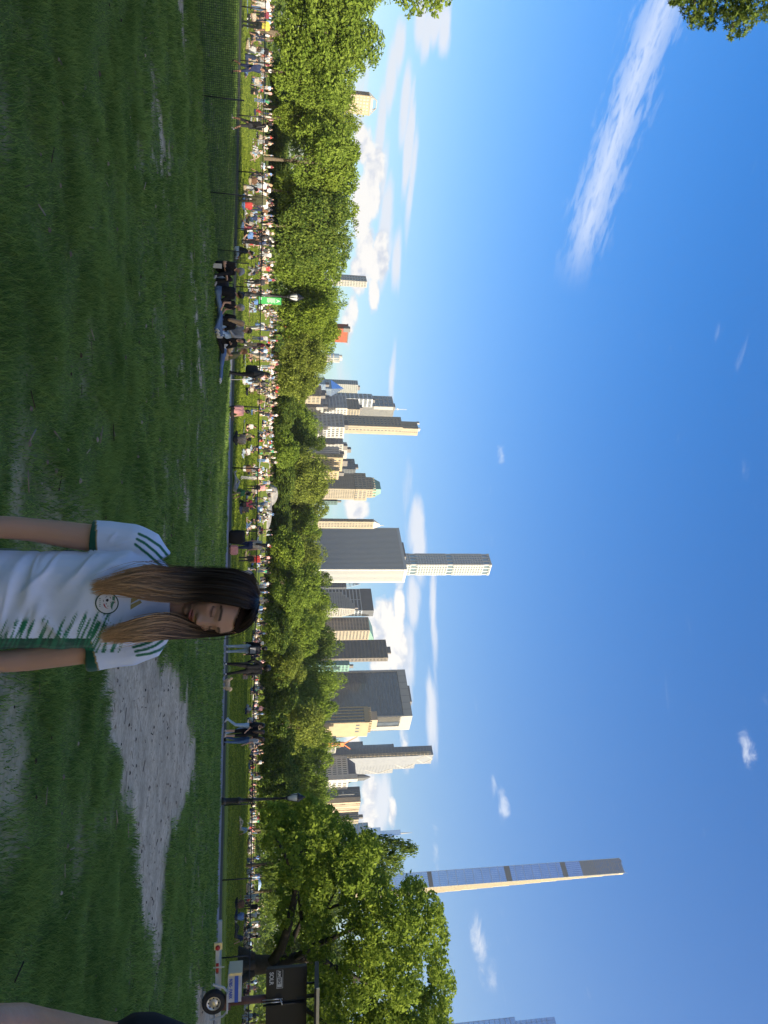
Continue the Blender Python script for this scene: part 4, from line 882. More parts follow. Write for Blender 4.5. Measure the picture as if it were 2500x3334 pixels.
# stone hotel with a mansard
s = Site(640, 2461, 2536, 2569, 1136); e = s.root('mansard_hotel'); w, g = MB(), MB()
block(w, g, 0, s.Lb, 0, s.La, 0, s.H, (11, 17, .45, .3), (6, 17, .45, .35)); block(w, g, -.5, s.La * .18, -.5, s.La * .2, s.H - 22, s.H + 8, (2, 7, .5, .3), (2, 7, .5, .3)); w.build('wall', SM['grey'], e); g.build('windows', GL['mid'], e)
r = MB(); zt = s.z(1163, 2520); r.add([(1, s.La * .2, s.H), (s.Lb - 1, s.La * .2, s.H), (s.Lb - 1, s.La - 1, s.H), (1, s.La - 1, s.H), (5, s.La * .25, zt), (s.Lb - 5, s.La * .25, zt), (s.Lb - 5, s.La - 5, zt), (5, s.La - 5, zt)], [(0, 1, 5, 4), (1, 2, 6, 5), (2, 3, 7, 6), (3, 0, 4, 7), (4, 5, 6, 7)])
r.lathe([(s.La * .13, s.H + 8), (s.La * .12, s.H + 14), (s.La * .07, s.H + 17), (.3, s.H + 20)], (s.La * .08, s.La * .08, 0), 10); r.build('mansard_roof', SM['dark'], e); tag(e, 'grey stone hotel with dark mansard roof and a corner cupola', 'building')
s, e = tower('office_tower', 'black slab with a white flagpole behind the tan block', 700, 2560, 2598, 2606, 1174, 'dark', 'dark', (5, .5, .0), (2, .5, .2), hut=False)
f = MB(); f.tube([(-1, s.La * .3, s.H - 22), (-1, s.La * .3, s.H - 6)], .3, 5); f.box(-1.2, -.8, s.La * .3, s.La * .3 + 3.2, s.H - 18, s.H - 16.5); f.build('flagpole', SM['white'], e)
tower('apartment_house', 'tan windowless-sided block with a sunlit upper corner', 640, 2594, 2610, 2642, 1174, 'tan', 'dark', None, (4, .85, .0), hut=False)
tower('office_tower', 'brown ribbed tower with dark window strips and a bright edge', 660, 2639, 2668, 2681, 1168, 'cream', 'dark', (4, .35, .0), (2, .8, .1))
tower('glass_tower', 'grey-blue banded glass tower half behind the spreading elm', 780, 2677, 2735, 2760, 1203, 'steel', 'blue', (3, .05, .3), (3, .05, .3), 5)
# faceted crystal tower with a spire
s = Site(1250, 2693, 2733, 2748, 1243); e = s.root('crystal_tower'); g, w = MB(), MB(); z1, z2 = s.z(1243, 2720), s.z(1308, 2712)
g.add([(0, 0, 0), (s.Lb, 0, 0), (s.Lb, s.La, 0), (0, s.La, 0), (s.Lb * .2, 0, z1), (s.Lb, s.La * .1, z1 - 22), (s.Lb, s.La, z1), (0, s.La, z1)], [(0, 1, 5, 4), (1, 2, 6, 5), (2, 3, 7, 6), (3, 0, 4, 7), (4, 5, 6, 7)])
g.add([(s.Lb * .1, s.La * .15, z1 - 20), (s.Lb * .9, s.La * .15, z1 - 20), (s.Lb * .9, s.La * .75, z1 - 20), (s.Lb * .1, s.La * .75, z1 - 20), (s.Lb * .2, s.La * .35, z2), (s.Lb * .8, s.La * .3, z2 - 25), (s.Lb * .8, s.La * .75, z2), (s.Lb * .1, s.La * .75, z2)], [(0, 1, 5, 4), (1, 2, 6, 5), (2, 3, 7, 6), (3, 0, 4, 7), (4, 5, 6, 7)])
g.build('glass_wall', GL['sky'], e)
for j in range(1, 9): w.box(-.3, .1, 0, s.La, z1 * j / 9, z1 * j / 9 + .7)
for j in range(7): w.box(s.Lb * .3, s.Lb * .95, -.6, -.2, z1 - 40 + j * 7, z1 - 38 + j * 7)
w.build('mullions', SM['steel'], e); sp = MB(); sp.tube([(s.Lb * .4, s.La * .55, z2 - 5), (s.Lb * .4, s.La * .55, s.z(1347, 2706))], [1.6, .2], 6); sp.build('spire', SM['white'], e); tag(e, 'pale faceted glass tower with a thin white spire', 'building')
# thin skyscraper
s = Site(1000, 2792, 2842, 2846, 2036); sb = Site(1000, 2837, 2889, 2912, 1413); e = s.root('thin_skyscraper'); g, w, bands, cr = MB(), MB(), MB(), MB()
Lbb = sb.Lb * .95; zc = s.z(1900, 2842); n = 15
for i in range(n):
    f0 = i / n; z0, z1 = s.H * .0 if i == 0 else s.H * (.36 + .64 * (i - 1) / (n - 1) * .97), s.H * (.36 + .64 * i / (n - 1) * .97)
    Lb = Lbb * (1 - .86 * (max(0, i - 1) / (n - 1)) ** 1.05)
    w.box(.3, Lb, .0, s.La * .98, z0, z1 if i < n - 1 else s.H * .995)
    for k in range(max(1, int(Lb / 2.4))): w.box(.4 + k * 2.4, .4 + k * 2.4 + 1.1, -.35, .02, z0, z1)
w.build('terracotta_wall', SM['terracotta'], e)
g.box(0, .35, .4, s.La - .4, 0, zc); g.build('glass_wall', GL['sky'], e); mu = MB()
for j in range(int(zc / 13)): mu.box(-.16, .05, .3, s.La - .3, j * 13, j * 13 + .5)
for k in range(1, 8): mu.box(-.1, .04, s.La * k / 8 - .06, s.La * k / 8 + .06, 0, zc)
mu.box(-.3, .4, 0, .45, 0, s.H); mu.box(-.3, .4, s.La - .45, s.La, 0, s.H); mu.build('mullions', SM['steel'], e)
for (xa, xb) in ((1398, 1412), (1651, 1669), (1836, 1852)):
    bd = MB(); bd.box(-.35, .1, .4, s.La - .4, s.z(xa, 2860), s.z(xb, 2860)); bd.build('mechanical_band', SM['dark'], e)
for i in range(13): cr.box(-.2, .28, s.La * i / 13, s.La * i / 13 + .5, zc, s.H * (1.0 - .0 * i))
for j in range(24):
    zz = zc + (s.H - zc) * j / 24; cr.box(-.1, .25, 0, s.La, zz, zz + (.5 if j < 8 else 1.4))
for j in range(26):
    zz = zc + (s.H - zc) * random.uniform(.35, .97); yy = random.uniform(.1, .8) * s.La; cr.box(-.18, .2, yy, yy + s.La * .12, zz, zz + 3)
cr.tube([(2, s.La * .1, s.H), (2, -.5, s.H + 5)], .25, 4); cr.build('crown_lattice', SM['bluesteel'], e); tag(e, 'extremely thin tall skyscraper, blue glass front and sunlit stepped terracotta side', 'building')
# blue glass building at the edge
q = [(3256, 1563), (3293, 1754), (3305, 1822)]
s = Site(560, 3308, 3380, 3420, 1822); e = s.root('blue_glass_tower'); g, mu = MB(), MB()
g.box(0, s.Lb, 0, s.La, 0, s.H); y1 = s.La + (Site(560, 3293, 3380, 3420, 1754).La - Site(560, 3307, 3380, 3420, 1754).La); z1 = s.z(1754, 3400) * .93; y2 = y1 + Site(560, 3250, 3380, 3420, 1563).La - Site(560, 3312, 3380, 3420, 1563).La; z2 = s.z(1563, 3400) * .86
g.box(.6, s.Lb, s.La, y1, 0, z1); g.box(1.2, s.Lb, y1, y2, 0, z2)
for (ya, yb, xx, zz) in ((0, s.La, 0, s.H), (s.La, y1, .6, z1), (y1, y2, 1.2, z2)):
    for j in range(int(zz / 4.5)): mu.box(xx - .12, xx + .05, ya, yb, j * 4.5, j * 4.5 + .35)
    for k in range(int((yb - ya) / 2.6) + 1): mu.box(xx - .1, xx + .05, ya + k * 2.6 - .1, ya + k * 2.6 + .1, 0, zz)
g.build('glass_wall', GL['sky'], e); mu.build('mullions', SM['bluesteel'], e); lv_ = MB()
for k in range(2):
    for j in range(2): lv_.box(1.0, 1.15, y1 + 3 + k * 7, y1 + 8 + k * 7, z2 - 6 - j * 8, z2 - 1 - j * 8)
lv_.build('louvre_panels', SM['steel'], e); tag(e, 'stepped blue glass tower at the end of the skyline behind the elm', 'building')
# ------------------------------------------------------------------ people
# joints of a figure facing -Y, 1.70 m tall; l/r are its own left (+x) and right (-x)
def J(**k):
    d = dict(pel=(0, 0, .95), wai=(0, .01, 1.10), che=(0, .0, 1.30), nek=(0, .01, 1.46), hed=(0, -.015, 1.60), up=(0, 0, 1),
             shl=(.175, .01, 1.41), ell=(.225, .03, 1.12), wrl=(.235, -.05, .88), shr=(-.175, .01, 1.41), elr=(-.225, .03, 1.12), wrr=(-.235, -.05, .88),
             hil=(.09, 0, .92), knl=(.10, -.02, .50), anl=(.11, .03, .08), tol=(.13, -.13, .035), hir=(-.09, 0, .92), knr=(-.10, -.02, .50), anr=(-.11, .03, .08), tor=(-.13, -.13, .035))
    d.update(k); return {a: Vector(b) for a, b in d.items()}
def shift(d, keys, v):
    for k in keys: d[k] = d[k] + Vector(v)
    return d
UPB = ['wai', 'che', 'nek', 'hed', 'shl', 'ell', 'wrl', 'shr', 'elr', 'wrr']
def seated(lean=0.0, **k):
    d = J(pel=(0, .05, .12), wai=(0, .07, .26), che=(0, .05, .46), nek=(0, .03, .62), hed=(0, -.005, .76), shl=(.175, .04, .57), ell=(.24, -.02, .30), wrl=(.16, -.24, .22), shr=(-.175, .04, .57), elr=(-.24, -.02, .30), wrr=(-.16, -.24, .22),
          hil=(.10, .02, .12), knl=(.32, -.26, .17), anl=(-.04, -.36, .07), tol=(-.14, -.38, .06), hir=(-.10, .02, .12), knr=(-.32, -.26, .17), anr=(.04, -.30, .06), tor=(.14, -.33, .05))
    for a in UPB: d[a].y -= lean * max(0, d[a].z - .15)
    d.update({a: Vector(b) for a, b in k.items()}); return d
POSE = {
    'stand': J(), 'stand_hips': J(ell=(.33, .06, 1.16), wrl=(.15, -.08, 1.0), knl=(.13, -.03, .5), anl=(.16, .02, .08), tol=(.2, -.13, .035)),
    'walk': J(knl=(.09, -.16, .52), anl=(.09, -.24, .09), tol=(.10, -.38, .05), knr=(-.09, .04, .50), anr=(-.10, .30, .14), tor=(-.11, .18, .05), ell=(.23, .14, 1.13), wrl=(.22, .12, .9), elr=(-.23, -.10, 1.14), wrr=(-.22, -.26, .98)),
    'phone': J(elr=(-.22, -.10, 1.14), wrr=(-.08, -.30, 1.28), ell=(.22, .0, 1.12)),
    'cross': seated(.12), 'cross_up': seated(-.03, wrl=(.05, -.27, .42), wrr=(-.05, -.27, .40)),
    'knees': seated(.18, knl=(.13, -.36, .50), anl=(.12, -.50, .08), tol=(.13, -.64, .04), knr=(-.13, -.34, .50), anr=(-.12, -.50, .08), tor=(-.13, -.64, .04), wrl=(.06, -.40, .38), wrr=(-.06, -.40, .38)),
    'recline': seated(-.42, knl=(.12, -.42, .14), anl=(.13, -.82, .08), tol=(.15, -.88, .18), knr=(-.12, -.42, .30), anr=(-.12, -.72, .08), tor=(-.13, -.84, .05), ell=(.26, .34, .28), wrl=(.27, .42, .05), elr=(-.26, .34, .28), wrr=(-.27, .42, .05)),
    'kneel': J(pel=(0, .1, .34), wai=(0, .07, .48), che=(0, .0, .68), nek=(0, -.06, .84), hed=(0, -.12, .97), shl=(.175, -.03, .79), ell=(.24, -.12, .55), wrl=(.16, -.32, .42), shr=(-.175, -.03, .79), elr=(-.24, -.12, .55), wrr=(-.16, -.32, .42),
               hil=(.1, .1, .32), knl=(.15, -.26, .10), anl=(.12, .16, .07), tol=(.12, .3, .05), hir=(-.1, .1, .32), knr=(-.15, -.26, .10), anr=(-.12, .16, .07), tor=(-.12, .3, .05)),
    'prone': J(pel=(0, 0, .14), wai=(0, -.17, .15), che=(0, -.36, .20), nek=(0, -.50, .30), hed=(0, -.60, .40), shl=(.17, -.44, .25), ell=(.22, -.58, .06), wrl=(.06, -.78, .06), shr=(-.17, -.44, .25), elr=(-.22, -.58, .06), wrr=(-.06, -.78, .06),
               hil=(.09, .02, .13), knl=(.12, .44, .09), anl=(.13, .84, .08), tol=(.13, .98, .05), hir=(-.09, .02, .13), knr=(-.12, .44, .09), anr=(-.12, .84, .08), tor=(-.12, .98, .05)),
    'supine': J(pel=(0, 0, .12), wai=(0, -.17, .12), che=(0, -.36, .13), nek=(0, -.52, .12), hed=(0, -.66, .13), shl=(.18, -.46, .11), ell=(.34, -.62, .08), wrl=(.14, -.78, .12), shr=(-.18, -.46, .11), elr=(-.24, -.2, .1), wrr=(-.1, -.05, .22),
                hil=(.09, .02, .11), knl=(.12, .36, .42), anl=(.13, .62, .08), tol=(.13, .76, .05), hir=(-.09, .02, .11), knr=(-.12, .44, .10), anr=(-.12, .84, .07), tor=(-.12, .9, .18)),
    'bend': J(wai=(0, -.12, 1.08), che=(0, -.34, 1.13), nek=(0, -.50, 1.12), hed=(0, -.62, 1.05), shl=(.17, -.44, 1.10), ell=(.2, -.5, .83), wrl=(.16, -.52, .6), shr=(-.17, -.44, 1.10), elr=(-.2, -.48, .83), wrr=(-.16, -.58, .62)),
}
def capsule(V, F, a, b, ra, rb, n=10):
    a, b = Vector(a), Vector(b); d = b - a
    if d.length < 1e-5: d = Vector((0, 0, 1e-4)); b = a + d
    d.normalize(); p = d.orthogonal().normalized(); q = d.cross(p); o = len(V)
    prof = [(a - d * ra * math.cos(t), ra * math.sin(t)) for t in (.0, .55, 1.1, 1.571)] + [(b + d * rb * math.sin(t), rb * math.cos(t)) for t in (.0, .5, 1.05, 1.571)]
    prof[0] = (a - d * ra, 0); prof[-1] = (b + d * rb, 0); V.append(prof[0][0][:])
    for c, r in prof[1:-1]:
        for j in range(n): th = 6.2832 * j / n; V.append((c + (p * math.cos(th) + q * math.sin(th)) * r)[:])
    V.append(prof[-1][0][:]); k = len(prof) - 2; e = len(V) - 1
    for j in range(n): F.append((o, o + 1 + (j + 1) % n, o + 1 + j))
    for i in range(k - 1):
        for j in range(n): F.append((o + 1 + i * n + j, o + 1 + i * n + (j + 1) % n, o + 1 + (i + 1) * n + (j + 1) % n, o + 1 + (i + 1) * n + j))
    for j in range(n): F.append((e, o + 1 + (k - 1) * n + j, o + 1 + (k - 1) * n + (j + 1) % n))
SKIN, HAIR, TOP, BOT, SHOE = range(5)
def figure(d, name, voxel=.03, hair='short', legs='long', sleeves=.55, fem=False, fat=1.0, skirt=False, smooth=2):
    """one continuous body; faces carry skin, hair, top, bottom, shoe slots"""
    B = []
    lat = (d['shl'] - d['shr']).normalized(); lp = (d['hil'] - d['hir']).normalized(); f_ = fat
    for s_ in (-1, 1):
        B.append((d['pel'] + lp * .055 * s_, d['wai'] + lat * .05 * s_, .118 * f_ * (1.04 if fem else 1), .098 * f_ * (.92 if fem else 1), BOT if True else TOP))
        B.append((d['wai'] + lat * .055 * s_, d['che'] + lat * .07 * s_, .102 * f_ * (.92 if fem else 1), .112 * f_, TOP))
        B.append((d['che'] + lat * .06 * s_, d['nek'].lerp(d['che'], .35) + lat * .07 * s_, .105 * f_, .075, TOP))
    B.append((d['shl'], d['shr'], .062 * f_, .062 * f_, TOP))
    B.append((d['nek'].lerp(d['che'], .15), d['hed'], .05, .05, SKIN))
    up = (d['hed'] - d['nek']).normalized(); fw = lat.cross(up); fw = fw if fw.y < 0 or True else -fw
    fw = up.cross(lat) * -1; fw.normalize()
    if 'look' in d: fw = d['look'].normalized()
    hc = d['hed'] + up * .012
    B.append((hc - up * .035 + fw * .022, hc + up * .03 + fw * .005, .068, .084, SKIN)); B.append((hc - up * .065 + fw * .03, hc - up * .06 + fw * .035, .048, .044, SKIN)); B.append((hc - up * .008 + fw * .1, hc - up * .03 + fw * .105, .012, .016, SKIN))
    B.append((hc + up * .035 - fw * .022, hc + up * .038 - fw * .012, .098, .096, HAIR)); B.append((hc - up * .03 - fw * .045, hc + up * .02 - fw * .04, .075, .085, HAIR))
    if hair == 'long':
        B.append((hc - fw * .055, d['nek'] - fw * .075 - up * .10, .085, .06, HAIR)); B.append((d['nek'] - fw * .075 - up * .08, d['nek'] - fw * .10 - up * .24, .07, .04, HAIR))
    if hair == 'bun': B.append((hc + up * .09 - fw * .07, hc + up * .1 - fw * .08, .045, .045, HAIR))
    if hair == 'puff': B.append((hc + up * .05 - fw * .03, hc + up * .055 - fw * .03, .14, .14, HAIR))
    if hair == 'cap': B.append((hc + up * .055 + fw * .06, hc + up * .05 + fw * .15, .06, .045, HAIR))
    for s_ in 'lr':
        sh, e_, w_ = d['sh' + s_], d['el' + s_], d['wr' + s_]; k = .04 if fem else .046
        if sleeves < .98:
            m_ = sh.lerp(e_, sleeves) if sleeves <= .98 else e_
            B.append((sh, m_, .062 * f_, k + .012, TOP)); B.append((m_, e_, k, k * .86, SKIN)); B.append((e_, w_, k * .86, k * .62, SKIN))
        else: B.append((sh, e_, .062 * f_, k + .008, TOP)); B.append((e_, w_, k + .006, k * .85, TOP))
        hd = (w_ - e_).normalized(); B.append((w_, w_ + hd * .075, k * .68, .03, SKIN)); B.append((w_ + hd * .075, w_ + hd * .15, .03, .018, SKIN)); B.append((w_ + hd * .03, w_ + hd * .09 + fw * .035, .016, .012, SKIN))
        hi, kn, an, to = d['hi' + s_], d['kn' + s_], d['an' + s_], d['to' + s_]
        B.append((hi, kn, .092 * f_, .062, BOT if legs != 'bare' else SKIN)); B.append((kn, an, .06 if legs == 'long' else .055, .05 if legs == 'long' else .037, BOT if legs == 'long' else SKIN)); B.append((an, to, .046, .036, SHOE))
        B.append((an + Vector((0, 0, .0)), an + (an - to).normalized() * .04, .044, .04, SHOE))
    if skirt: B.append((d['pel'], (d['knl'] + d['knr']) * .5 + (d['pel'] - (d['knl'] + d['knr']) * .5) * .12, .14, .19, BOT))
    V, F = [], []
    for a, b_, ra, rb, p in B: capsule(V, F, a, b_, ra, rb)
    Va, ev = remesh(V, F, voxel, smooth)
    C = np.empty(len(ev.polygons) * 3, np.float32); ev.polygons.foreach_get('center', C); C = C.reshape(-1, 3)
    best = np.full(len(C), 1e9); part = np.zeros(len(C), int)
    for a, b_, ra, rb, p in B:
        a_, ab = np.array(a), np.array(b_ - a); t = np.clip(((C - a_) @ ab) / max(ab @ ab, 1e-9), 0, 1)
        q = np.linalg.norm(C - a_ - t[:, None] * ab, axis=1) - (ra + (rb - ra) * t)
        k = q < best; best[k] = q[k]; part[k] = p
    ev.name = name
    ev.materials.clear()
    for i in range(5): ev.materials.append(None)
    ev.polygons.foreach_set('material_index', part.astype(np.int32)); ev.polygons.foreach_set('use_smooth', np.ones(len(part), bool)); ev.update()
    return ev
PC = {'white': (.50, .49, .48), 'cream': (.45, .39, .31), 'black': (.014, .014, .016), 'charcoal': (.05, .05, .055), 'navy': (.03, .04, .09), 'blue': (.12, .22, .45), 'lightblue': (.35, .47, .62), 'red': (.42, .05, .045), 'pink': (.55, .27, .27),
      'green': (.05, .20, .10), 'olive': (.10, .10, .055), 'orange': (.6, .2, .05), 'grey': (.28, .28, .29), 'denim': (.09, .15, .28), 'paledenim': (.30, .36, .42), 'maroon': (.16, .03, .05), 'yellow': (.6, .5, .08), 'khaki': (.36, .29, .2), 'teal': (.08, .25, .26), 'brown': (.14, .075, .045)}
PCM = {k: mat('cloth_' + k, v, .85, spec=.2, noise=.14, nscale=9) for k, v in PC.items()}
SKM = [mat('skin_light', (.50, .30, .21), .55), mat('skin_medium', (.36, .20, .13), .55), mat('skin_deep', (.13, .065, .04), .5)]
HRM = [mat('hair_black', (.012, .010, .010), .45), mat('hair_brown', (.055, .03, .018), .5), mat('hair_fair', (.30, .20, .11), .5), mat('hair_grey', (.3, .29, .28), .6)]
def dress(o, skin=0, hair=0, top='white', bot='denim', shoe='white'):
    hm = HRM[hair] if isinstance(hair, int) else PCM[hair]
    for i, q in enumerate((SKM[skin], hm, PCM[top], PCM[bot], PCM[shoe])):
        o.material_slots[i].link = 'OBJECT'; o.material_slots[i].material = q
    return o
def person(me, x, y, z, face, label, group=None, s=1.0, **c):
    """face: heading in degrees the figure looks, 0 = towards the viewer, 90 = to the viewer's right"""
    o = link('person', me, None, (x, y, z), R(face)); o.scale = (s, s, s); dress(o, **c)
    return tag(o, label, 'person', group)
# low-detail set for the meadow crowd
CROWD = {'standing': [figure(POSE['stand'], 'standing_body', .034), figure(POSE['walk'], 'standing_body', .034, hair='long', fem=True, legs='short'), figure(POSE['stand_hips'], 'standing_body', .034, legs='short'), figure(POSE['phone'], 'standing_body', .034, hair='long', fem=True)],
         'sitting': [figure(POSE['cross'], 'seated_body', .032, hair='long', fem=True, legs='short'), figure(POSE['knees'], 'seated_body', .032), figure(POSE['cross_up'], 'seated_body', .032), figure(POSE['recline'], 'seated_body', .032, legs='short')],
         'lying': [figure(POSE['prone'], 'lying_body', .034), figure(POSE['supine'], 'lying_body', .034, hair='long', legs='short')]}
cr = random.Random(21)
TOPS = ['white'] * 7 + ['cream'] * 3 + ['black'] * 4 + ['charcoal', 'navy', 'blue', 'lightblue', 'lightblue', 'red', 'pink', 'green', 'grey', 'grey', 'maroon', 'olive', 'brown', 'charcoal']
BOTS = ['denim', 'black', 'black', 'white', 'khaki', 'navy', 'paledenim', 'grey']
# zones of the crowd: (u0, u1, Y0, Y1, count, share standing)
ZONES = [(-40, 240, 41, 62, 24, .55), (-40, 300, 62, 110, 30, .3), (240, 560, 50, 120, 26, .25), (540, 840, 40, 60, 26, .3), (540, 900, 60, 120, 44, .25), (830, 1260, 44, 75, 30, .25), (830, 1300, 75, 135, 52, .2),
         (1240, 1500, 45, 70, 10, .1), (1250, 1700, 78, 135, 70, .2), (1480, 1760, 46, 75, 12, .15), (1690, 2060, 52, 85, 20, .25), (1700, 2100, 85, 125, 40, .2), (2050, 2460, 84, 118, 62, .15), (2300, 2420, 66, 76, 4, 0), (2440, 2900, 84, 115, 62, .15), (2880, 3360, 70, 105, 60, .15), (1000, 1300, 135, 160, 40, .4), (300, 800, 125, 140, 24, .6)]
plist = []
for (u0, u1, Y0, Y1, n, st) in ZONES:
    for _ in range(int(n * 1.5) if Y0 >= 60 else n):
        Y = Y0 + (Y1 - Y0) * cr.random() ** .85; u = cr.uniform(u0, u1); X = upx(u, Y, .5)
        if abs(X - base.x) < 2.2 and abs(Y - base.y) < 3: continue
        if Y < fyc(X) + 2.2: Y = fyc(X) + 2.2 + cr.random() * 3
        k = 'standing' if cr.random() < st else ('sitting' if cr.random() < .86 else 'lying')
        plist.append((Y, X, k))
plist.sort()
PLACE = lambda X, Y: 'before the copse' if X / Y < -.35 else ('behind the picnic group' if X / Y < -.17 else ('on the open middle lawn' if X / Y < 0.02 else ('in the packed band by the trees' if X / Y < .42 else 'on the lawn near the elm')))
far = []
for i, (Y, X, k) in enumerate(plist):
    var = cr.randrange(len(CROWD[k])); top, bot = cr.choice(TOPS), cr.choice(BOTS); hair = cr.choice([0, 0, 0, 1, 1, 2]); skin = cr.choice([0, 0, 1, 1, 2]); z = tzf(X, Y)
    face = cr.choice([cr.uniform(-70, 70), cr.uniform(90, 270)]); s_ = cr.uniform(.92, 1.08)
    if i < 292:
        lb = f'{k} {["black-haired", "brown-haired", "fair-haired"][hair]} person in {"light blue" if top == "lightblue" else top} top, {"pale denim" if bot == "paledenim" else bot} {["trousers", "shorts"][var % 2]} {PLACE(X, Y)}'
        person(CROWD[k][var], X, Y, z, face, lb, 'people of the meadow crowd', s_, skin=skin, hair=hair, top=top, bot=bot, shoe=cr.choice(['white', 'black', 'brown']))
    else: far.append((k, var, X, Y, z, R(face), s_, top, bot, hair, skin))
# the rest of the crowd, too small to pick apart, as one mass
mats_ = list(PCM.values()) + SKM + HRM; mi_of = {m_.name: i for i, m_ in enumerate(mats_)}
LOW = {}
def lowfig(k, var):
    if (k, var) not in LOW:
        me_ = CROWD[k][var]; ob = bpy.data.objects.new('t', me_); col.objects.link(ob); dc = ob.modifiers.new('d', 'DECIMATE'); dc.ratio = .1
        dg = bpy.context.evaluated_depsgraph_get(); dg.update(); q = bpy.data.meshes.new_from_object(ob.evaluated_get(dg)); q.calc_loop_triangles()
        n = len(q.vertices); v = np.empty(n * 3, np.float32); q.vertices.foreach_get('co', v); t = np.empty(len(q.loop_triangles) * 3, np.int32); q.loop_triangles.foreach_get('vertices', t)
        pm = np.empty(len(q.loop_triangles), np.int32); q.loop_triangles.foreach_get('material_index', pm); bpy.data.objects.remove(ob); LOW[(k, var)] = (v.reshape(-1, 3), t.reshape(-1, 3), pm)
    return LOW[(k, var)]
FV, FF, FM, off = [], [], [], 0
for (k, var, X, Y, z, a, s_, top, bot, hair, skin) in far:
    v, t, pm = lowfig(k, var); c, s0 = math.cos(a), math.sin(a)
    w_ = np.stack([(v[:, 0] * c - v[:, 1] * s0) * s_ + X, (v[:, 0] * s0 + v[:, 1] * c) * s_ + Y, v[:, 2] * s_ + z], 1)
    lut = np.array([mi_of[SKM[skin].name], mi_of[HRM[hair].name], mi_of[PCM[top].name], mi_of[PCM[bot].name], mi_of['cloth_white']]); FV.append(w_); FF.append(t + off); FM.append(lut[pm]); off += len(v)
if far: tag(link('crowd', npmesh('crowd', np.concatenate(FV), np.concatenate(FF), mats_, True, mi=np.concatenate(FM))), 'far sitting and standing crowd too small to tell apart', 'crowd', kind='stuff')
# picnic rugs
ru = random.Random(4)
for i, (X, Y, cc) in enumerate([(upx(700, 47), 47, 'white'), (upx(640, 52), 52, 'cream'), (upx(760, 45), 45, 'yellow'), (upx(40, 46), 46, 'lightblue'), (upx(1180, 52), 52, 'white'), (upx(1010, 60), 60, 'pink'), (upx(2370, 70), 70, 'teal'), (upx(1760, 62), 62, 'cream'), (upx(1400, 52), 52, 'grey'), (upx(2930, 62), 62, 'red')]):
    b_ = MB(); w_, h_ = ru.uniform(1.6, 2.4), ru.uniform(1.4, 2.0); n = 6
    V = [((a / n - .5) * w_, (c / n - .5) * h_, .03 + .025 * math.sin(a * 2.1 + c * 1.3 + i)) for a in range(n + 1) for c in range(n + 1)]
    b_.add(V + [(x, y, z - .03) for x, y, z in V], [(a * (n + 1) + c, (a + 1) * (n + 1) + c, (a + 1) * (n + 1) + c + 1, a * (n + 1) + c + 1) for a in range(n) for c in range(n)] + [(a * (n + 1) + c + (n + 1) ** 2, a * (n + 1) + c + 1 + (n + 1) ** 2, (a + 1) * (n + 1) + c + 1 + (n + 1) ** 2, (a + 1) * (n + 1) + c + (n + 1) ** 2) for a in range(n) for c in range(n)])
    o = b_.build('picnic_rug', PCM[cc], None, True, (X, Y, tzf(X, Y) + .01)); o.rotation_euler.z = ru.uniform(0, 3); tag(o, f'{"light blue" if cc == "lightblue" else cc} picnic rug spread on the meadow {PLACE(X, Y)}', 'picnic rug')
# ------------------------------------------------------------------ fences
BLK = mat('black_paint', (.012, .013, .014), .45, noise=.2, nscale=6); WIRE = mat('dark_green_wire', (.02, .03, .024), .6); NETM = mat('dark_net', (.018, .032, .022), .7)
def wires(name, segs, r, m, parent, n=3):
    P0 = np.array([a for a, b_ in segs], float); P1 = np.array([b_ for a, b_ in segs], float); d = P1 - P0; d /= np.linalg.norm(d, axis=1)[:, None]
    a = np.cross(d, np.array([.31, .2, .93])); a /= np.linalg.norm(a, axis=1)[:, None]; b_ = np.cross(d, a)
    ring = [a * math.cos(2.0944 * j) + b_ * math.sin(2.0944 * j) for j in range(3)]
    V = np.stack([P0 + r * q for q in ring] + [P1 + r * q for q in ring], 1).reshape(-1, 3); k = np.arange(len(P0))[:, None] * 6
    F = np.concatenate([k + [j, (j + 1) % 3, 3 + (j + 1) % 3, 3 + j] for j in range(3)])
    return tag(link(name, npmesh(name, V, F, m), parent), kind='stuff')
fe = empty('chain_link_fence', (0, fyc(0), 0)); FH = 1.24
def FP(X, z): return Vector((X, fyc(X) - fyc(0), z))
XS = [-44 + 3.0 * i for i in range(31)]
for X in XS:
    b_ = MB(); b_.tube([FP(X, -.1), FP(X, FH)], .03, 8); b_.lathe([(.04, 0), (.04, .03), (.0, .06)], tuple(FP(X, FH)), 8); b_.build('post', BLK, fe, True)
b_ = MB(); b_.tube([FP(X, FH) for X in np.arange(-44, 46.1, 1.0)], .024, 7); b_.build('top_rail', BLK, fe, True)
b_ = MB(); b_.tube([FP(X, .06) for X in np.arange(-44, 46.1, 1.0)], .006, 5); b_.build('bottom_wire', BLK, fe, True)
sg = []; h0, h1 = .05, FH - .03; dz = h1 - h0
for X in np.arange(-33, 30, .065):
    sg.append((FP(X, h0), FP(X + dz, h1))); sg.append((FP(X + .03, h1), FP(X + dz + .03, h0)))
wires('wire_mesh', sg, .0050, WIRE, fe); tag(fe, 'black chain-link fence with round posts between path and meadow', 'fence')
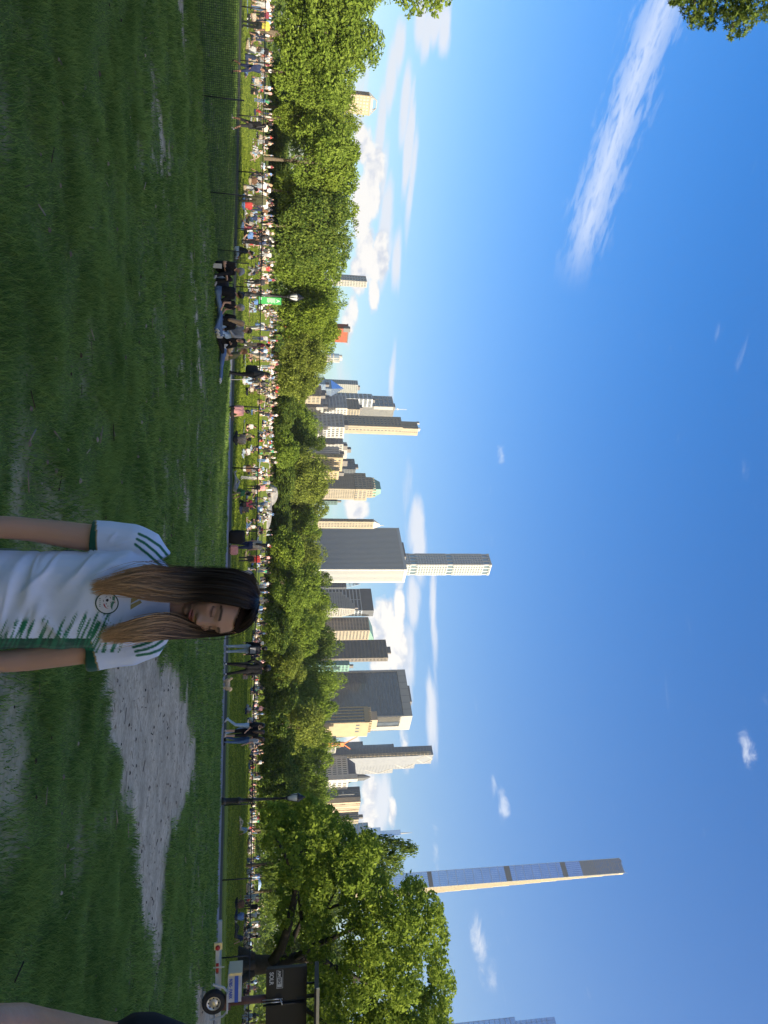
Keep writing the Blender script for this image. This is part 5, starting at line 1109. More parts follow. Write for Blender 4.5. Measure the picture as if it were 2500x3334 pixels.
# low net fence in front
NP = [gnd(612, -420), gnd(630, -60), gnd(655, 310), gnd(685, 625), gnd(705, 812), gnd(712, 850)]; NH = .9
ne = empty('net_fence', (NP[2].x, NP[2].y, 0)); O = Vector((NP[2].x, NP[2].y, 0)); sg = []
for i, p in enumerate(NP):
    b_ = MB(); q = p - O; b_.tube([q - Vector((0, 0, .1)), q + Vector((.02, 0, NH + .08))], .016, 7); b_.build('stake', BLK, ne, True)
    if i < len(NP) - 1:
        q2 = NP[i + 1] - O; L_ = (q2 - q).length; n = int(L_ / .048)
        sag = lambda t: NH - .05 * math.sin(math.pi * t)
        for k in range(n): t = k / n; c = q.lerp(q2, t); sg.append((c + Vector((0, 0, .02)), c + Vector((random.uniform(-.01, .01), 0, sag(t)))))
        for j in range(20):
            for k in range(6):
                t0, t1 = k / 6, (k + 1) / 6; sg.append((q.lerp(q2, t0) + Vector((0, 0, .02 + (sag(t0) - .02) * j / 19)), q.lerp(q2, t1) + Vector((0, 0, .02 + (sag(t1) - .02) * j / 19))))
wires('net', sg, .0045, NETM, ne); tag(ne, 'low dark plastic net fence on thin stakes across the grass', 'fence')
# ------------------------------------------------------------------ lamp posts
FROST = mat('frosted_glass', (.55, .56, .54), .5, spec=.5)
def lamp(u, Yb, label, banner=False):
    X = upx(u, Yb, .5); z = tzf(X, Yb); e = empty('lamp_post', (X, Yb, z)); b_ = MB()
    b_.lathe([(.16, -.05), (.16, .12), (.14, .16), (.12, .2), (.115, .62), (.135, .66), (.135, .72), (.085, .82), (.075, .95), (.07, 1.25), (.085, 1.28), (.06, 1.33), (.05, 2.55), (.065, 2.58), (.065, 2.63), (.045, 2.66)], n=14)
    for k in range(8):
        a = k * math.pi / 4; b_.tube([(.112 * math.cos(a), .112 * math.sin(a), .2), (.112 * math.cos(a), .112 * math.sin(a), .62)], .014, 5)
    b_.build('post', BLK, e, True)
    g_ = MB(); g_.lathe([(.05, 2.7), (.1, 2.78), (.145, 2.95), (.16, 3.08), (.15, 3.14)], n=16); g_.build('lantern_glass', FROST, e, True)
    c = MB(); c.lathe([(.03, 2.62), (.09, 2.66), (.07, 2.71)], n=12); c.lathe([(.185, 3.12), (.19, 3.16), (.13, 3.24), (.1, 3.26), (.095, 3.33), (.03, 3.37), (.035, 3.42), (.0, 3.47)], n=14); c.build('lantern_cap', BLK, e, True)
    for k in range(4):
        a = k * math.pi / 2 + .5; rb = MB(); rb.tube([(r_ * math.cos(a), r_ * math.sin(a), zz) for r_, zz in ((.07, 2.66), (.14, 2.78), (.18, 2.95), (.195, 3.06), (.175, 3.14))], .014, 6); rb.build('lantern_rib', BLK, e, True)
    if banner:
        bn = empty('banner_sign', (X, Yb - .02, z))
        p = MB(); p.box(.09, .45, -.012, .012, 1.12, 2.28); bp_ = p.build('panel', mat('banner_green', (.06, .36, .09), .6), bn)
        p = MB(); p.tube([(.04, 0, 2.3), (.47, 0, 2.3)], .012, 6); p.tube([(.04, 0, 1.1), (.47, 0, 1.1)], .012, 6); p.build('bracket', BLK, bn, True)
        wt_ = mat('sign_white', (.7, .75, .7), .6); yf = -.016
        for a, c_, w_ in [((.2, 2.02), (.27, 2.22), .03), ((.27, 2.22), (.34, 2.02), .03), ((.225, 2.08), (.315, 2.08), .025)]:
            p = MB(); d = Vector((c_[0] - a[0], 0, c_[1] - a[1])); nn = Vector((-d.z, 0, d.x)).normalized() * w_ / 2; A, C_ = Vector((a[0], yf, a[1])), Vector((c_[0], yf, c_[1])); p.add([A - nn, C_ - nn, C_ + nn, A + nn], [(0, 1, 2, 3)]); p.build('letter_stroke', wt_, bp_)
        for k in range(8):
            zz = 1.94 - k * .055; p = MB(); p.box(.14, .14 + (.22 if k % 3 else .26), yf - .001, yf + .003, zz, zz + .022); p.build('text_line', wt_, bp_)
        p = MB(); p.box(.12, .25, yf - .001, yf + .003, 1.18, 1.27); p.build('logo_block', wt_, bp_)
        tag(bn, 'green banner sign with white lettering hung on the lamp post', 'sign')
    tag(e, label, 'lamp post')
lamp(2607, gnd(720, 2607).y, 'black cast-iron lamp post standing alone at the path, no banner')
lamp(958, 37.6, 'black cast-iron lamp post carrying a green banner', True)
# ------------------------------------------------------------------ trailer with message board
Yt = 21.4; tx0 = upx(3262, Yt, .3); te = empty('board_trailer', (tx0, Yt, 0))
WP = mat('white_enamel', (.45, .46, .47), .4, noise=.1, nscale=4); RUB = mat('tyre_rubber', (.02, .02, .022), .85, noise=.2, nscale=12); STL = mat('steel_rim', (.5, .5, .5), .35, metal=.7); RED = mat('reflector_red', (.35, .03, .03), .35); BRD = mat('board_black', (.008, .010, .014), .5, noise=.2, nscale=1.5); RST = mat('rusty_mast', (.10, .045, .035), .7, noise=.3, nscale=5); BLUE = mat('stripe_blue', (.02, .08, .42), .45); ALU = mat('aluminium', (.55, .56, .58), .35, metal=.8)
def wheel(x, y):
    w_ = MB(); n = 32
    def ring(r_, yy): return [(x + r_ * math.cos(6.2832 * k / n), y + yy, .33 + r_ * math.sin(6.2832 * k / n)) for k in range(n)]
    w_.rings([ring(.2, .09), ring(.3, .1), ring(.33, .07), ring(.335, 0), ring(.33, -.07), ring(.3, -.1), ring(.2, -.09)], cap=False); t_ = w_.build('tyre', RUB, te, True)
    r_ = MB(); r_.rings([ring(.205, .08), ring(.205, -.085), ring(.185, -.09), ring(.17, -.05), ring(.12, -.045), ring(.08, -.075), ring(.02, -.08)], cap=True); rm = r_.build('rim', STL, t_, True)
    for k in range(8):
        a = 6.2832 * k / 8; h_ = MB(); h_.lathe([(.022, 0), (.022, .004)], n=8); o = h_.build('slot', RUB, rm); o.location = (x + .145 * math.cos(a), y - .062, .33 + .145 * math.sin(a)); o.rotation_euler.x = R(90)
wheel(0, 0)
f = MB(); f.tube([(-.52, -.02, .30), (-.40, -.02, .62), (-.26, -.02, .72), (.30, -.02, .72), (.44, -.02, .60), (.52, -.02, .22)], .035, 4); f.box(-.28, .32, -.12, .2, .705, .74); f.build('fender', WP, te)
f = MB(); f.box(-1.62, 2.6, .12, .2, .36, .47); f.box(-1.62, 2.6, 1.3, 1.38, .36, .47); f.box(.7, .8, .1, 1.4, .35, .46); f.box(-.8, -.7, .1, 1.4, .35, .46); f.build('chassis', WP, te)
for (xa, xb) in ((-1.05, -.75), (.95, 1.25), (1.6, 1.9)): f = MB(); f.box(xa, xb, .1, .125, .375, .455); f.build('reflector', RED, te)
f = MB(); f.tube([(-1.55, .02, .42), (-1.55, .12, .42)], .07, 12); f.build('tail_lamp', RED, te, True)
f = MB(); f.box(-1.68, -1.48, .05, .11, .32, .55); f.build('lamp_bracket', ALU, te); f = MB(); f.tube([(-1.0, .0, .30), (-1.0, .0, .62)], .02, 6); f.build('jack', ALU, te)
bx_ = MB(); bx_.box(-.60, .22, .22, .75, .72, 1.12); bo = bx_.build('battery_box', WP, te)
f = MB(); f.box(-.605, .225, .205, .219, .92, 1.03); f.build('blue_stripe', BLUE, bo); f = MB(); f.box(-.66, -.58, .19, .78, .74, 1.14); f.build('box_end', ALU, bo)
def text(body, size, m, parent, loc, name='lettering', bold=0.0, sx=1.0):
    cu = bpy.data.curves.new(name, 'FONT'); cu.body = body; cu.size = size; cu.extrude = .002; cu.offset = bold
    o = bpy.data.objects.new(name, cu); col.objects.link(o); dg = bpy.context.evaluated_depsgraph_get(); dg.update()
    me_ = bpy.data.meshes.new_from_object(o.evaluated_get(dg)); bpy.data.objects.remove(o); me_.materials.clear(); me_.materials.append(m)
    me_.transform(Matrix.Scale(sx, 4, (1, 0, 0))); o = link(name, me_, parent, loc); o.rotation_euler.x = R(90); return o
text('9785- PARK', .13, BLUE, bo, (-.50, .20, .765), sx=.92, bold=.003)
f = MB(); f.tube([(.42, .55, .45), (.42, .55, 1.9)], .11, 8); f.box(.26, .58, .42, .7, .42, .8); ms = f.build('mast', RST, te, True)
for dx in (-.045, .045): f = MB(); f.tube([(.42 + dx, .40, 1.75), (.42 + dx, .40, 2.35)], .014, 6); f.build('lift_rod', ALU, ms, True)
f = MB(); f.tube([(.36, .36, 2.28), (.52, .34, 2.34)], .022, 6); f.build('handle', WP, ms, True)
zb0, zb1 = at(868, 3230, Yt).z, at(1000, 3230, Yt).z; xb0 = upx(3184, Yt, 2.4) - tx0
f = MB(); f.box(xb0, xb0 + 2.9, .46, .6, zb0, zb1); f.box(xb0 - .015, xb0 + 2.915, .44, .47, zb0 - .015, zb0 + .03); f.box(xb0 - .015, xb0 + 2.915, .44, .47, zb1 - .03, zb1 + .015); f.box(xb0 - .015, xb0 + .03, .441, .471, zb0, zb1); f.tube([(xb0 + .55, .5, zb1), (xb0 + .55, .5, zb1 + .3)], .03, 6); f.tube([(xb0 + .95, .5, zb1 - .3), (xb0 + .95, .5, zb1 + .3)], .06, 6); bd = f.build('message_board', BRD, te)
f = MB(); f.tube([(xb0 + 1.06, .42, zb0 - .1), (xb0 + 1.06, .42, zb1 - .05)], .03, 6); f.build('board_rail', BLK, bd, True)
LW = mat('sign_grey_white', (.45, .46, .48), .5)
text('SOLR', .17, LW, bd, (xb0 + .09, .456, zb0 + .09), bold=.004, sx=.95); text('AM', .13, LW, bd, (xb0 + .06, .456, zb0 + .34), bold=.003)
f = MB(); f.box(xb0 + .27, xb0 + .56, .452, .459, zb0 + .32, zb0 + .46); lb_ = f.build('logo_plate', LW, bd); text('SIG', .13, BRD, lb_, (xb0 + .285, .450, zb0 + .34), bold=.003)
f = MB()
for (a, c_) in (((.03, .30), (.60, .30)), ((.03, .48), (.60, .48))): f.box(xb0 + a[0], xb0 + c_[0], .453, .459, zb0 + a[1], zb0 + a[1] + .012)
for xx in (.03, .588): f.box(xb0 + xx, xb0 + xx + .012, .4535, .4585, zb0 + .30, zb0 + .49)
f.build('logo_frame', LW, bd)
zs = at(1022, 3260, Yt).z; xs0 = upx(3212, Yt, 3.3) - tx0; f = MB(); f.add([(xs0, -.1, zs), (xs0 + 2.6, -.1, zs), (xs0 + 2.6, 1.2, zs + .1), (xs0, 1.2, zs + .1), (xs0, -.1, zs + .13), (xs0 + 2.6, -.1, zs + .13), (xs0 + 2.6, 1.2, zs + .23), (xs0, 1.2, zs + .23)], [(0, 3, 2, 1), (4, 5, 6, 7), (0, 1, 5, 4), (1, 2, 6, 5), (2, 3, 7, 6), (3, 0, 4, 7)]); sp_ = f.build('solar_panel', BRD, te)
f = MB(); f.box(xs0 - .02, xs0 + 2.62, -.125, -.102, zs + .06, zs + .15); f.build('panel_edge', ALU, sp_); tag(te, 'white trailer carrying a raised black message board and solar panel, blue-striped box', 'trailer')
# ------------------------------------------------------------------ boulders
def boulder(X, Y, sx, sy, sz, label, seed):
    bm = bmesh.new(); bmesh.ops.create_icosphere(bm, subdivisions=4, radius=1); r_ = random.Random(seed); ph = [Vector((r_.uniform(-1, 1), r_.uniform(-1, 1), r_.uniform(-.6, 1))).normalized() for _ in range(11)]
    for v in bm.verts:
        k = 1.0
        for p in ph: k = min(k, r_.uniform(.80, .82) / max(.3, v.co.normalized().dot(p)) if v.co.normalized().dot(p) > .55 else 1)
        v.co *= k; v.co = Vector((v.co.x * sx, v.co.y * sy, v.co.z * sz))
    me_ = bpy.data.meshes.new('boulder'); bm.to_mesh(me_); bm.free(); me_.materials.append(mat('grey_schist', (.24, .23, .21), .9, noise=.3, nscale=1.2, bump=.8, bscale=4))
    tag(link('boulder', me_, None, (X, Y, tzf(X, Y) - .1)), label, 'boulder', 'boulders at the far edge of the meadow')
boulder(upx(1608, 150), 150, 2.6, 2.2, 2.0, 'largest rounded grey boulder before the dark thicket', 1); boulder(upx(1655, 146), 146, 4.2, 2.0, 1.0, 'long low flat grey rock slab beside the rounded boulder', 2); boulder(upx(1690, 150), 150, 3.0, 2.0, .8, 'small low grey rock beside the flat slab', 3); boulder(upx(1630, 142), 142, 1.3, 1.0, .8, 'small dark rock in front of the rounded boulder', 4)
# ------------------------------------------------------------------ people near the viewer
def fig(pose, **k):
    d = POSE[pose] if isinstance(pose, str) else pose
    return figure(d, 'body', **k)
Vn = .019
def pp(x, u, me_, face, label, group=None, s=1.0, **c):
    g_ = gnd(x, u); return person(me_, g_.x, g_.y, 0, face, label, group, s, **c)
GP = 'friends sitting on the grass'
pp(697, 868, fig('knees', voxel=Vn, sleeves=.6, hair='cap'), 60, 'seated person in black top and grey cap hugging knees beside a white paper bag', GP, skin=0, hair='grey', top='black', bot='black', shoe='grey')
pp(696, 950, fig('cross', voxel=Vn, sleeves=1.0), 150, 'person in black long-sleeved top with dark short hair, back turned, sitting on the grass', GP, skin=1, hair=0, top='black', bot='denim', shoe='white')
pp(698, 990, fig(seated(.1, knl=(.12, -.42, .16), anl=(.12, -.84, .07), tol=(.14, -.92, .16), knr=(-.12, -.42, .2), anr=(-.1, -.84, .07), tor=(-.12, -.92, .16)), voxel=Vn, sleeves=.15, fem=True), 80, 'fair-haired person in sleeveless black top and blue jeans, legs stretched out', GP, skin=0, hair=3, top='black', bot='denim', shoe='white')
pp(700, 1045, fig('cross', voxel=Vn, sleeves=.9, hair='long', fem=True), 170, 'person with long loose fair hair and black top, back turned, sitting on the grass', GP, skin=0, hair=2, top='black', bot='denim', shoe='white')
pp(706, 1078, fig('kneel', voxel=Vn, sleeves=1.0), -20, 'person in pale grey hooded top crouching behind blue bag', GP, skin=0, hair=1, top='grey', bot='lightblue', shoe='white')
pp(708, 1106, fig('cross_up', voxel=Vn, sleeves=1.0, hair='long', fem=True), 30, 'dark-haired person in black facing the group, holding a white cup', GP, skin=0, hair=0, top='black', bot='black', shoe='black')
pp(712, 1150, fig('prone', voxel=Vn, sleeves=.55), -92, 'person in white tee and blue jeans lying stretched out on the grass', GP, skin=0, hair=1, top='white', bot='denim', shoe='white')
pp(722, 1158, fig(seated(.3, knl=(.16, -.3, .36), anl=(.14, -.48, .08), tol=(.14, -.62, .04)), voxel=Vn, sleeves=.6), -70, 'shaven-headed person in dark olive tee leaning forward beside the lying one', GP, skin=1, hair='brown', top='olive', bot='khaki', shoe='white')
o = MB(); o.box(-.06, .06, -.03, .03, 0, .25); o.box(-.065, .065, -.034, .034, .22, .235); g_ = gnd(695, 874) + Vector((0, -.25, .0)); tag(o.build('paper_bag', PCM['white'], None, False, (g_.x, g_.y, 0)), 'white paper bag in front of the person hugging knees', 'bag')
def softbag(x, u, dims, m, label, name='bag', z=0):
    bm = bmesh.new(); bmesh.ops.create_cube(bm, size=1); bmesh.ops.subdivide_edges(bm, edges=bm.edges[:], cuts=5, use_grid_fill=True); q = random.Random(int(u))
    for v in bm.verts:
        c = v.co.copy(); k = (abs(c.x) ** 4 + abs(c.y) ** 4 + abs(c.z) ** 4) ** .25; v.co = c * (.5 / max(k, .3)) * q.uniform(.94, 1.06); v.co.x *= dims[0]; v.co.y *= dims[1]; v.co.z = (v.co.z + .5) * dims[2]
    me_ = bpy.data.meshes.new(name); bm.to_mesh(me_); bm.free(); me_.materials.append(m); me_.polygons.foreach_set('use_smooth', [True] * len(me_.polygons)); g_ = gnd(x, u)
    e = link(name, me_, None, (g_.x, g_.y, z)); h_ = MB(); h_.tube([(-dims[0] * .25, 0, dims[2] * .95), (-dims[0] * .2, 0, dims[2] * 1.3), (dims[0] * .2, 0, dims[2] * 1.3), (dims[0] * .25, 0, dims[2] * .95)], .012, 5); h_.build('handle', BLK, e, True); return tag(e, label, 'bag')
softbag(702, 915, (.34, .2, .3), PCM['white'], 'slumped white tote bag among the seated friends'); softbag(706, 1070, (.3, .24, .24), PCM['lightblue'], 'light blue checked bag among the seated friends'); softbag(704, 1092, (.16, .14, .2), PCM['white'], 'small white bag beside the light blue bag'); softbag(700, 932, (.5, .3, .42), PCM['charcoal'], 'dark grey backpack propped behind the white tote bag')
# walkers on the path and people at the fence
pp(742, 1215, fig('phone', voxel=Vn, sleeves=1.0, hair='long', fat=1.2), 110, 'walker in black coat and striped scarf with a thin white stick on the path', None, skin=1, hair=0, top='charcoal', bot='black', shoe='black')
g_ = gnd(742, 1236); o = MB(); o.tube([(0, 0, 0), (-.05, .05, .75), (-.12, .1, 1.02)], .009, 6); tag(o.build('white_stick', PCM['white'], None, True, (g_.x, g_.y, .012)), 'thin white walking stick held by the walker in black coat', 'stick')
softbag(744, 1200, (.36, .3, .5), PCM['charcoal'], 'big dark rucksack on the back of the walker in black coat', 'rucksack', .72)
pp(767, 1120, fig('walk', voxel=Vn, sleeves=.5, hair='bun', fem=True), 95, 'person in maroon top and khaki trousers standing behind the fence', None, skin=0, hair=0, top='maroon', bot='khaki', shoe='white')
pp(745, 1775, fig('stand', voxel=Vn, sleeves=.2, hair='long', fem=True, fat=1.15), 150, 'person in cream vest with dark long hair standing among luggage on the path', None, skin=0, hair=0, top='cream', bot='navy', shoe='white')
def case(x, u, w_, h_, d_, m, label):
    bm = bmesh.new(); bmesh.ops.create_cube(bm, size=1); bmesh.ops.scale(bm, vec=(w_, d_, h_), verts=bm.verts); bmesh.ops.bevel(bm, geom=bm.edges[:], offset=.05, segments=3, affect='EDGES'); bmesh.ops.translate(bm, vec=(0, 0, h_ / 2 + .05), verts=bm.verts)
    me_ = bpy.data.meshes.new('shell'); bm.to_mesh(me_); bm.free(); me_.materials.append(m); g_ = gnd(x, u); e = empty('suitcase', (g_.x, g_.y, .012), R(8)); link('shell', me_, e)
    h_m = MB(); h_m.tube([(-.1, 0, h_ + .04), (-.1, 0, h_ + .22), (.1, 0, h_ + .22), (.1, 0, h_ + .04)], .012, 6); h_m.build('handle', BLK, e, True)
    for sx_ in (-1, 1):
        w2 = MB(); w2.tube([(sx_ * w_ * .38 - .02, 0, .03), (sx_ * w_ * .38 + .02, 0, .03)], .03, 8); w2.build('wheel', BLK, e, True)
    return tag(e, label, 'suitcase')
case(744, 1790, .44, .36, .26, PCM['pink'], 'pink hard suitcase with black handle on the path'); softbag(745, 1748, (.62, .5, .72), PCM['black'], 'big bulging black bag standing beside the pink suitcase')
pp(741, 1866, fig('bend', voxel=Vn, sleeves=.5), 60, 'person in black tee and grey trousers bending forward on the path', None, skin=1, hair=0, top='black', bot='grey', shoe='white')
pp(774, 1820, fig('stand', voxel=.025), 180, 'person in red top and black trousers standing just behind the fence', None, skin=1, hair=0, top='red', bot='black', shoe='black', s=.92)
m_ = fig('stand', voxel=Vn, sleeves=1.0); pp(731, 2113, m_, 175, 'person in pale jeans with a square grey backpack, back turned, on the path', None, skin=0, hair=0, top='black', bot='paledenim', shoe='white', s=1.03)
g_ = gnd(731, 2113); bm = bmesh.new(); bmesh.ops.create_cube(bm, size=1); bmesh.ops.scale(bm, vec=(.34, .18, .46), verts=bm.verts); bmesh.ops.bevel(bm, geom=bm.edges[:], offset=.04, segments=3, affect='EDGES'); me_ = bpy.data.meshes.new('pack'); bm.to_mesh(me_); bm.free(); me_.materials.append(PCM['charcoal'])
e = empty('backpack', (g_.x + .02, g_.y - .24, 1.24)); link('pack', me_, e); q = MB(); q.box(-.12, .12, -.135, -.085, -.17, .06); q.build('front_pocket', PCM['grey'], e)
for sx_ in (-1, 1): q = MB(); q.tube([(sx_ * .13, .05, .2), (sx_ * .15, .14, .27), (sx_ * .16, .3, .22)], .02, 6); q.build('strap', PCM['black'], e, True)
tag(e, 'square grey backpack worn by the person in pale jeans', 'backpack')
pp(727, 2178, fig(J(knl=(.15, -.02, .5), anl=(.2, .02, .08), tol=(.24, -.13, .035), knr=(-.14, -.02, .5), anr=(-.2, .02, .08), tor=(-.24, -.13, .035), ell=(.32, .02, 1.16), wrl=(.26, -.1, .95)), voxel=Vn, sleeves=1.0, fat=1.08, hair='puff'), 170, 'tall person all in black with white shoes standing legs apart', None, skin=2, hair=0, top='black', bot='black', shoe='white', s=1.08)
softbag(727, 2203, (.26, .12, .22), PCM['charcoal'], 'small dark shoulder bag at the hip of the person all in black', 'shoulder_bag', .78)
pp(728, 2366, fig('walk', voxel=Vn, sleeves=.9, hair='long', fem=True), 60, 'long-haired friend in black top and very pale jeans', 'three friends standing by the path', skin=0, hair=0, top='black', bot='lightblue', shoe='white')
pp(727, 2388, fig('phone', voxel=Vn, sleeves=.5, hair='long', fem=True, legs='short'), 150, 'friend in black tee and black shorts with bare legs', 'three friends standing by the path', skin=0, hair=1, top='black', bot='black', shoe='white')
pp(727, 2412, fig(J(ell=(.24, -.14, 1.16), wrl=(.14, -.36, 1.1), knl=(.13, -.05, .5), anl=(.2, .04, .08)), voxel=Vn, sleeves=.5, hair='long', fem=True), 110, 'friend in white top and blue jeans with brown hair', 'three friends standing by the path', skin=0, hair=1, top='white', bot='denim', shoe='black')
pp(752, 214, fig('walk', voxel=.022, sleeves=1.0, legs='short'), 70, 'child in navy hooded top and bare legs walking before the fence', None, skin=1, hair=0, top='navy', bot='navy', shoe='black', s=.8)
pp(750, 398, fig('walk', voxel=.022, sleeves=1.0, legs='short', hair='long'), 250, 'child in black hooded top with bare legs running before the fence', None, skin=1, hair=0, top='black', bot='charcoal', shoe='white', s=.82)
pp(776, 645, fig('stand', voxel=.022, sleeves=1.0), 200, 'person in olive coat standing by the fence with arms down', None, skin=1, hair=0, top='olive', bot='olive', shoe='black', s=.98)
pp(762, 815, fig('cross', voxel=.022, sleeves=1.0, fat=1.2), 100, 'broad person in black sitting at the fence before white rugs', None, skin=1, hair=0, top='black', bot='lightblue', shoe='grey')
pp(777, 2695, fig('recline', voxel=.024, sleeves=.6), -80, 'person in lavender-white top and white trousers reclining alone on the shaded meadow', None, skin=0, hair=0, top='lightblue', bot='white', shoe='white')
GS = 'trio sitting on the meadow before the elm'
pp(762, 2945, fig('cross', voxel=.024, fat=1.15), 165, 'person in brown top sitting with back turned before the elm', GS, skin=1, hair=0, top='brown', bot='black', shoe='black'); pp(762, 2985, fig('cross_up', voxel=.024, fat=1.15), 175, 'person in bright blue top sitting with back turned before the elm', GS, skin=2, hair=0, top='blue', bot='navy', shoe='black'); pp(761, 3045, fig('recline', voxel=.024), -100, 'person in dark blue top leaning back with legs stretched before the elm', GS, skin=0, hair=1, top='navy', bot='charcoal', shoe='white')
pp(745, 1335, fig('cross', voxel=.024, fat=1.1), 160, 'person in pink top and black trousers sitting right behind the fence', None, skin=0, hair=0, top='pink', bot='black', shoe='white'); pp(758, 1430, fig('cross', voxel=.024, fat=1.05), 200, 'person in cream top sitting with back turned beside a small white towel', None, skin=0, hair=1, top='cream', bot='charcoal', shoe='white')
pp(757, 1375 + 215, fig('recline', voxel=.024, hair='bun'), 250, 'person in dark green top reclining on the open lawn', None, skin=0, hair=0, top='green', bot='white', shoe='white')
pp(776, 1640, fig('kneel', voxel=.024, hair='long'), 200, 'person in maroon jacket kneeling beside one in dark clothes', None, skin=1, hair=0, top='maroon', bot='black', shoe='black'); pp(776, 1655, fig('cross', voxel=.024), 180, 'person in dark clothes sitting beside the maroon jacket', None, skin=1, hair=0, top='charcoal', bot='navy', shoe='black')
pp(786, 76, fig('stand', voxel=.024), 180, 'person in bright yellow tee standing with back turned before the copse', None, skin=1, hair=0, top='yellow', bot='black', shoe='black')
# small fluffy dog
g_ = gnd(726, 2230); V, F = [], []
for a, c_, ra, rb in [((-.17, 0, .17), (.12, 0, .18), .095, .105), ((.12, 0, .2), (.19, 0, .28), .08, .075), ((.2, 0, .3), (.27, -.01, .275), .07, .032), ((.17, .05, .35), (.15, .075, .28), .025, .02), ((.17, -.05, .35), (.15, -.075, .28), .025, .02), ((-.18, 0, .2), (-.28, 0, .33), .035, .05),
                       ((.12, .05, .16), (.13, .055, .02), .035, .025), ((.12, -.05, .16), (.13, -.055, .02), .035, .025), ((-.15, .05, .14), (-.12, .055, .08), .05, .03), ((-.12, .055, .08), (-.16, .055, .02), .028, .024), ((-.15, -.05, .14), (-.12, -.055, .08), .05, .03), ((-.12, -.055, .08), (-.16, -.055, .02), .028, .024)]: capsule(V, F, a, c_, ra, rb)
Va, ev = remesh(V, F, .012, 1); rr_ = np.random.default_rng(3); nn_ = np.empty(len(Va) * 3, np.float32); ev.vertices.foreach_get('normal', nn_); ev.vertices.foreach_set('co', (Va + nn_.reshape(-1, 3) * (rr_.random((len(Va), 1)) * .014)).ravel().astype(np.float32)); ev.materials.clear(); ev.materials.append(mat('dog_fur', (.55, .42, .28), .95, noise=.25, nscale=14)); ev.name = 'dog_body'
tag(link('dog', ev, None, (g_.x, g_.y, 0), R(-35)), 'small fluffy cream dog standing at the edge of the path', 'dog')
# bicycle lying back against people near the elm
bX, bY = upx(3085, 62), 62; e = empty('bicycle', (bX, bY, 0), R(15))
for xx in (-.52, .52):
    w_ = MB(); w_.tube([(xx + .33 * math.cos(t * .2618), 0, .34 + .33 * math.sin(t * .2618)) for t in range(25)], .018, 6, cap=False); wo = w_.build('wheel', RUB, e, True)
    sp_ = MB()
    for t in range(6): sp_.tube([(xx + .32 * math.cos(t * .5236), 0, .34 + .32 * math.sin(t * .5236)), (xx - .32 * math.cos(t * .5236), 0, .34 - .32 * math.sin(t * .5236))], .003, 4)
    sp_.build('spokes', ALU, wo)
f = MB()
for a, c_ in [((-.52, .34), (-.18, .32)), ((-.52, .34), (-.3, .78)), ((-.18, .32), (-.33, .86)), ((-.18, .32), (.33, .72)), ((-.3, .78), (.33, .78)), ((.52, .34), (.3, .95))]: f.tube([(a[0], 0, a[1]), (c_[0], 0, c_[1])], .02, 6)
f.build('frame', BLK, e, True); f = MB(); f.tube([(.22, -.22, .98), (.3, 0, .96), (.22, .22, .98)], .014, 6); f.build('handlebar', BLK, e, True); f = MB(); f.box(-.46, -.22, -.06, .06, .86, .9); f.build('saddle', BLK, e); tag(e, 'dark bicycle parked beside the elm trunk', 'bicycle')
# parasols / beach umbrellas among the crowd near the copse
for (u, Y, cc, lb) in [(2880, 95, 'lightblue', 'pale blue parasol in the packed crowd')]:
    X = upx(u, Y, 1); e = empty('parasol', (X, Y, tzf(X, Y))); p = MB(); p.tube([(0, 0, 0), (.05, 0, 1.75)], .015, 6); p.build('pole', ALU, e); p = MB(); p.lathe([(.0, 1.8), (.3, 1.74), (.6, 1.6), (.78, 1.42), (.77, 1.41), (.58, 1.58), (.3, 1.72), (.0, 1.78)], n=10); p.build('canopy', PCM[cc], e); tag(e, lb, 'parasol')
# ------------------------------------------------------------------ the person in the football shirt
GY_ = 2.30
gb = at(300, 1945, GY_); gb = Vector((gb.x, gb.y, 0)); ge = empty('person', gb)
def Q(x, u, dy=0.0): return at(x, u, GY_ + dy) - gb          # local point seen at a pixel, dy metres behind the body plane
def zq(x, u=1945): return Q(x, u).z
def ell(c, a, b_, n=28, p=2.4, tw=0.0):
    out = []
    for j in range(n):
        t = 6.2832 * j / n; cx, sx_ = math.cos(t), math.sin(t)
        x = a * math.copysign(abs(cx) ** (2 / p), cx); y = b_ * math.copysign(abs(sx_) ** (2 / p), sx_)
        out.append((c[0] + x * math.cos(tw) - y * math.sin(tw), c[1] + x * math.sin(tw) + y * math.cos(tw), c[2]))
    return out
TWI = R(8)
jb = MB()
lv = []          # torso rings from hem to neck: (x pixel, u left, u right, half depth, dy)
for (x, ul, ur, dp, dy) in [(-260, 1770, 2110, .125, .02), (-120, 1776, 2108, .12, .02), (0, 1782, 2108, .115, .015), (100, 1786, 2112, .112, .01), (200, 1790, 2114, .112, .005), (290, 1794, 2110, .114, .0), (360, 1790, 2108, .115, .0), (430, 1785, 2105, .108, .005), (490, 1800, 2092, .095, .012), (530, 1830, 2070, .08, .02), (560, 1875, 2035, .065, .025)]:
    a, c = Q(x, ul, dy), Q(x, ur, dy); lv.append(ell(((a.x + c.x) / 2, (a.y + c.y) / 2, (a.z + c.z) / 2), (c.x - a.x) / 2, dp, tw=TWI))
jb.rings(lv)
def tube_px(mb, pts, n=16):
    mb.tube([Q(x, u, dy) for x, u, dy, r_ in pts], [r_ for *_, r_ in pts], n)
# sleeves
tube_px(jb, [(500, 1835, .02, .06), (470, 1790, .02, .066), (420, 1768, .02, .064), (350, 1755, .015, .059), (296, 1750, .01, .056)])
tube_px(jb, [(505, 2050, .02, .055), (480, 2088, .02, .060), (430, 2105, .02, .060), (350, 2116, .015, .056), (286, 2121, .01, .055)])
Va, ev = remesh(jb.v, jb.f, .0036, 7, .5)
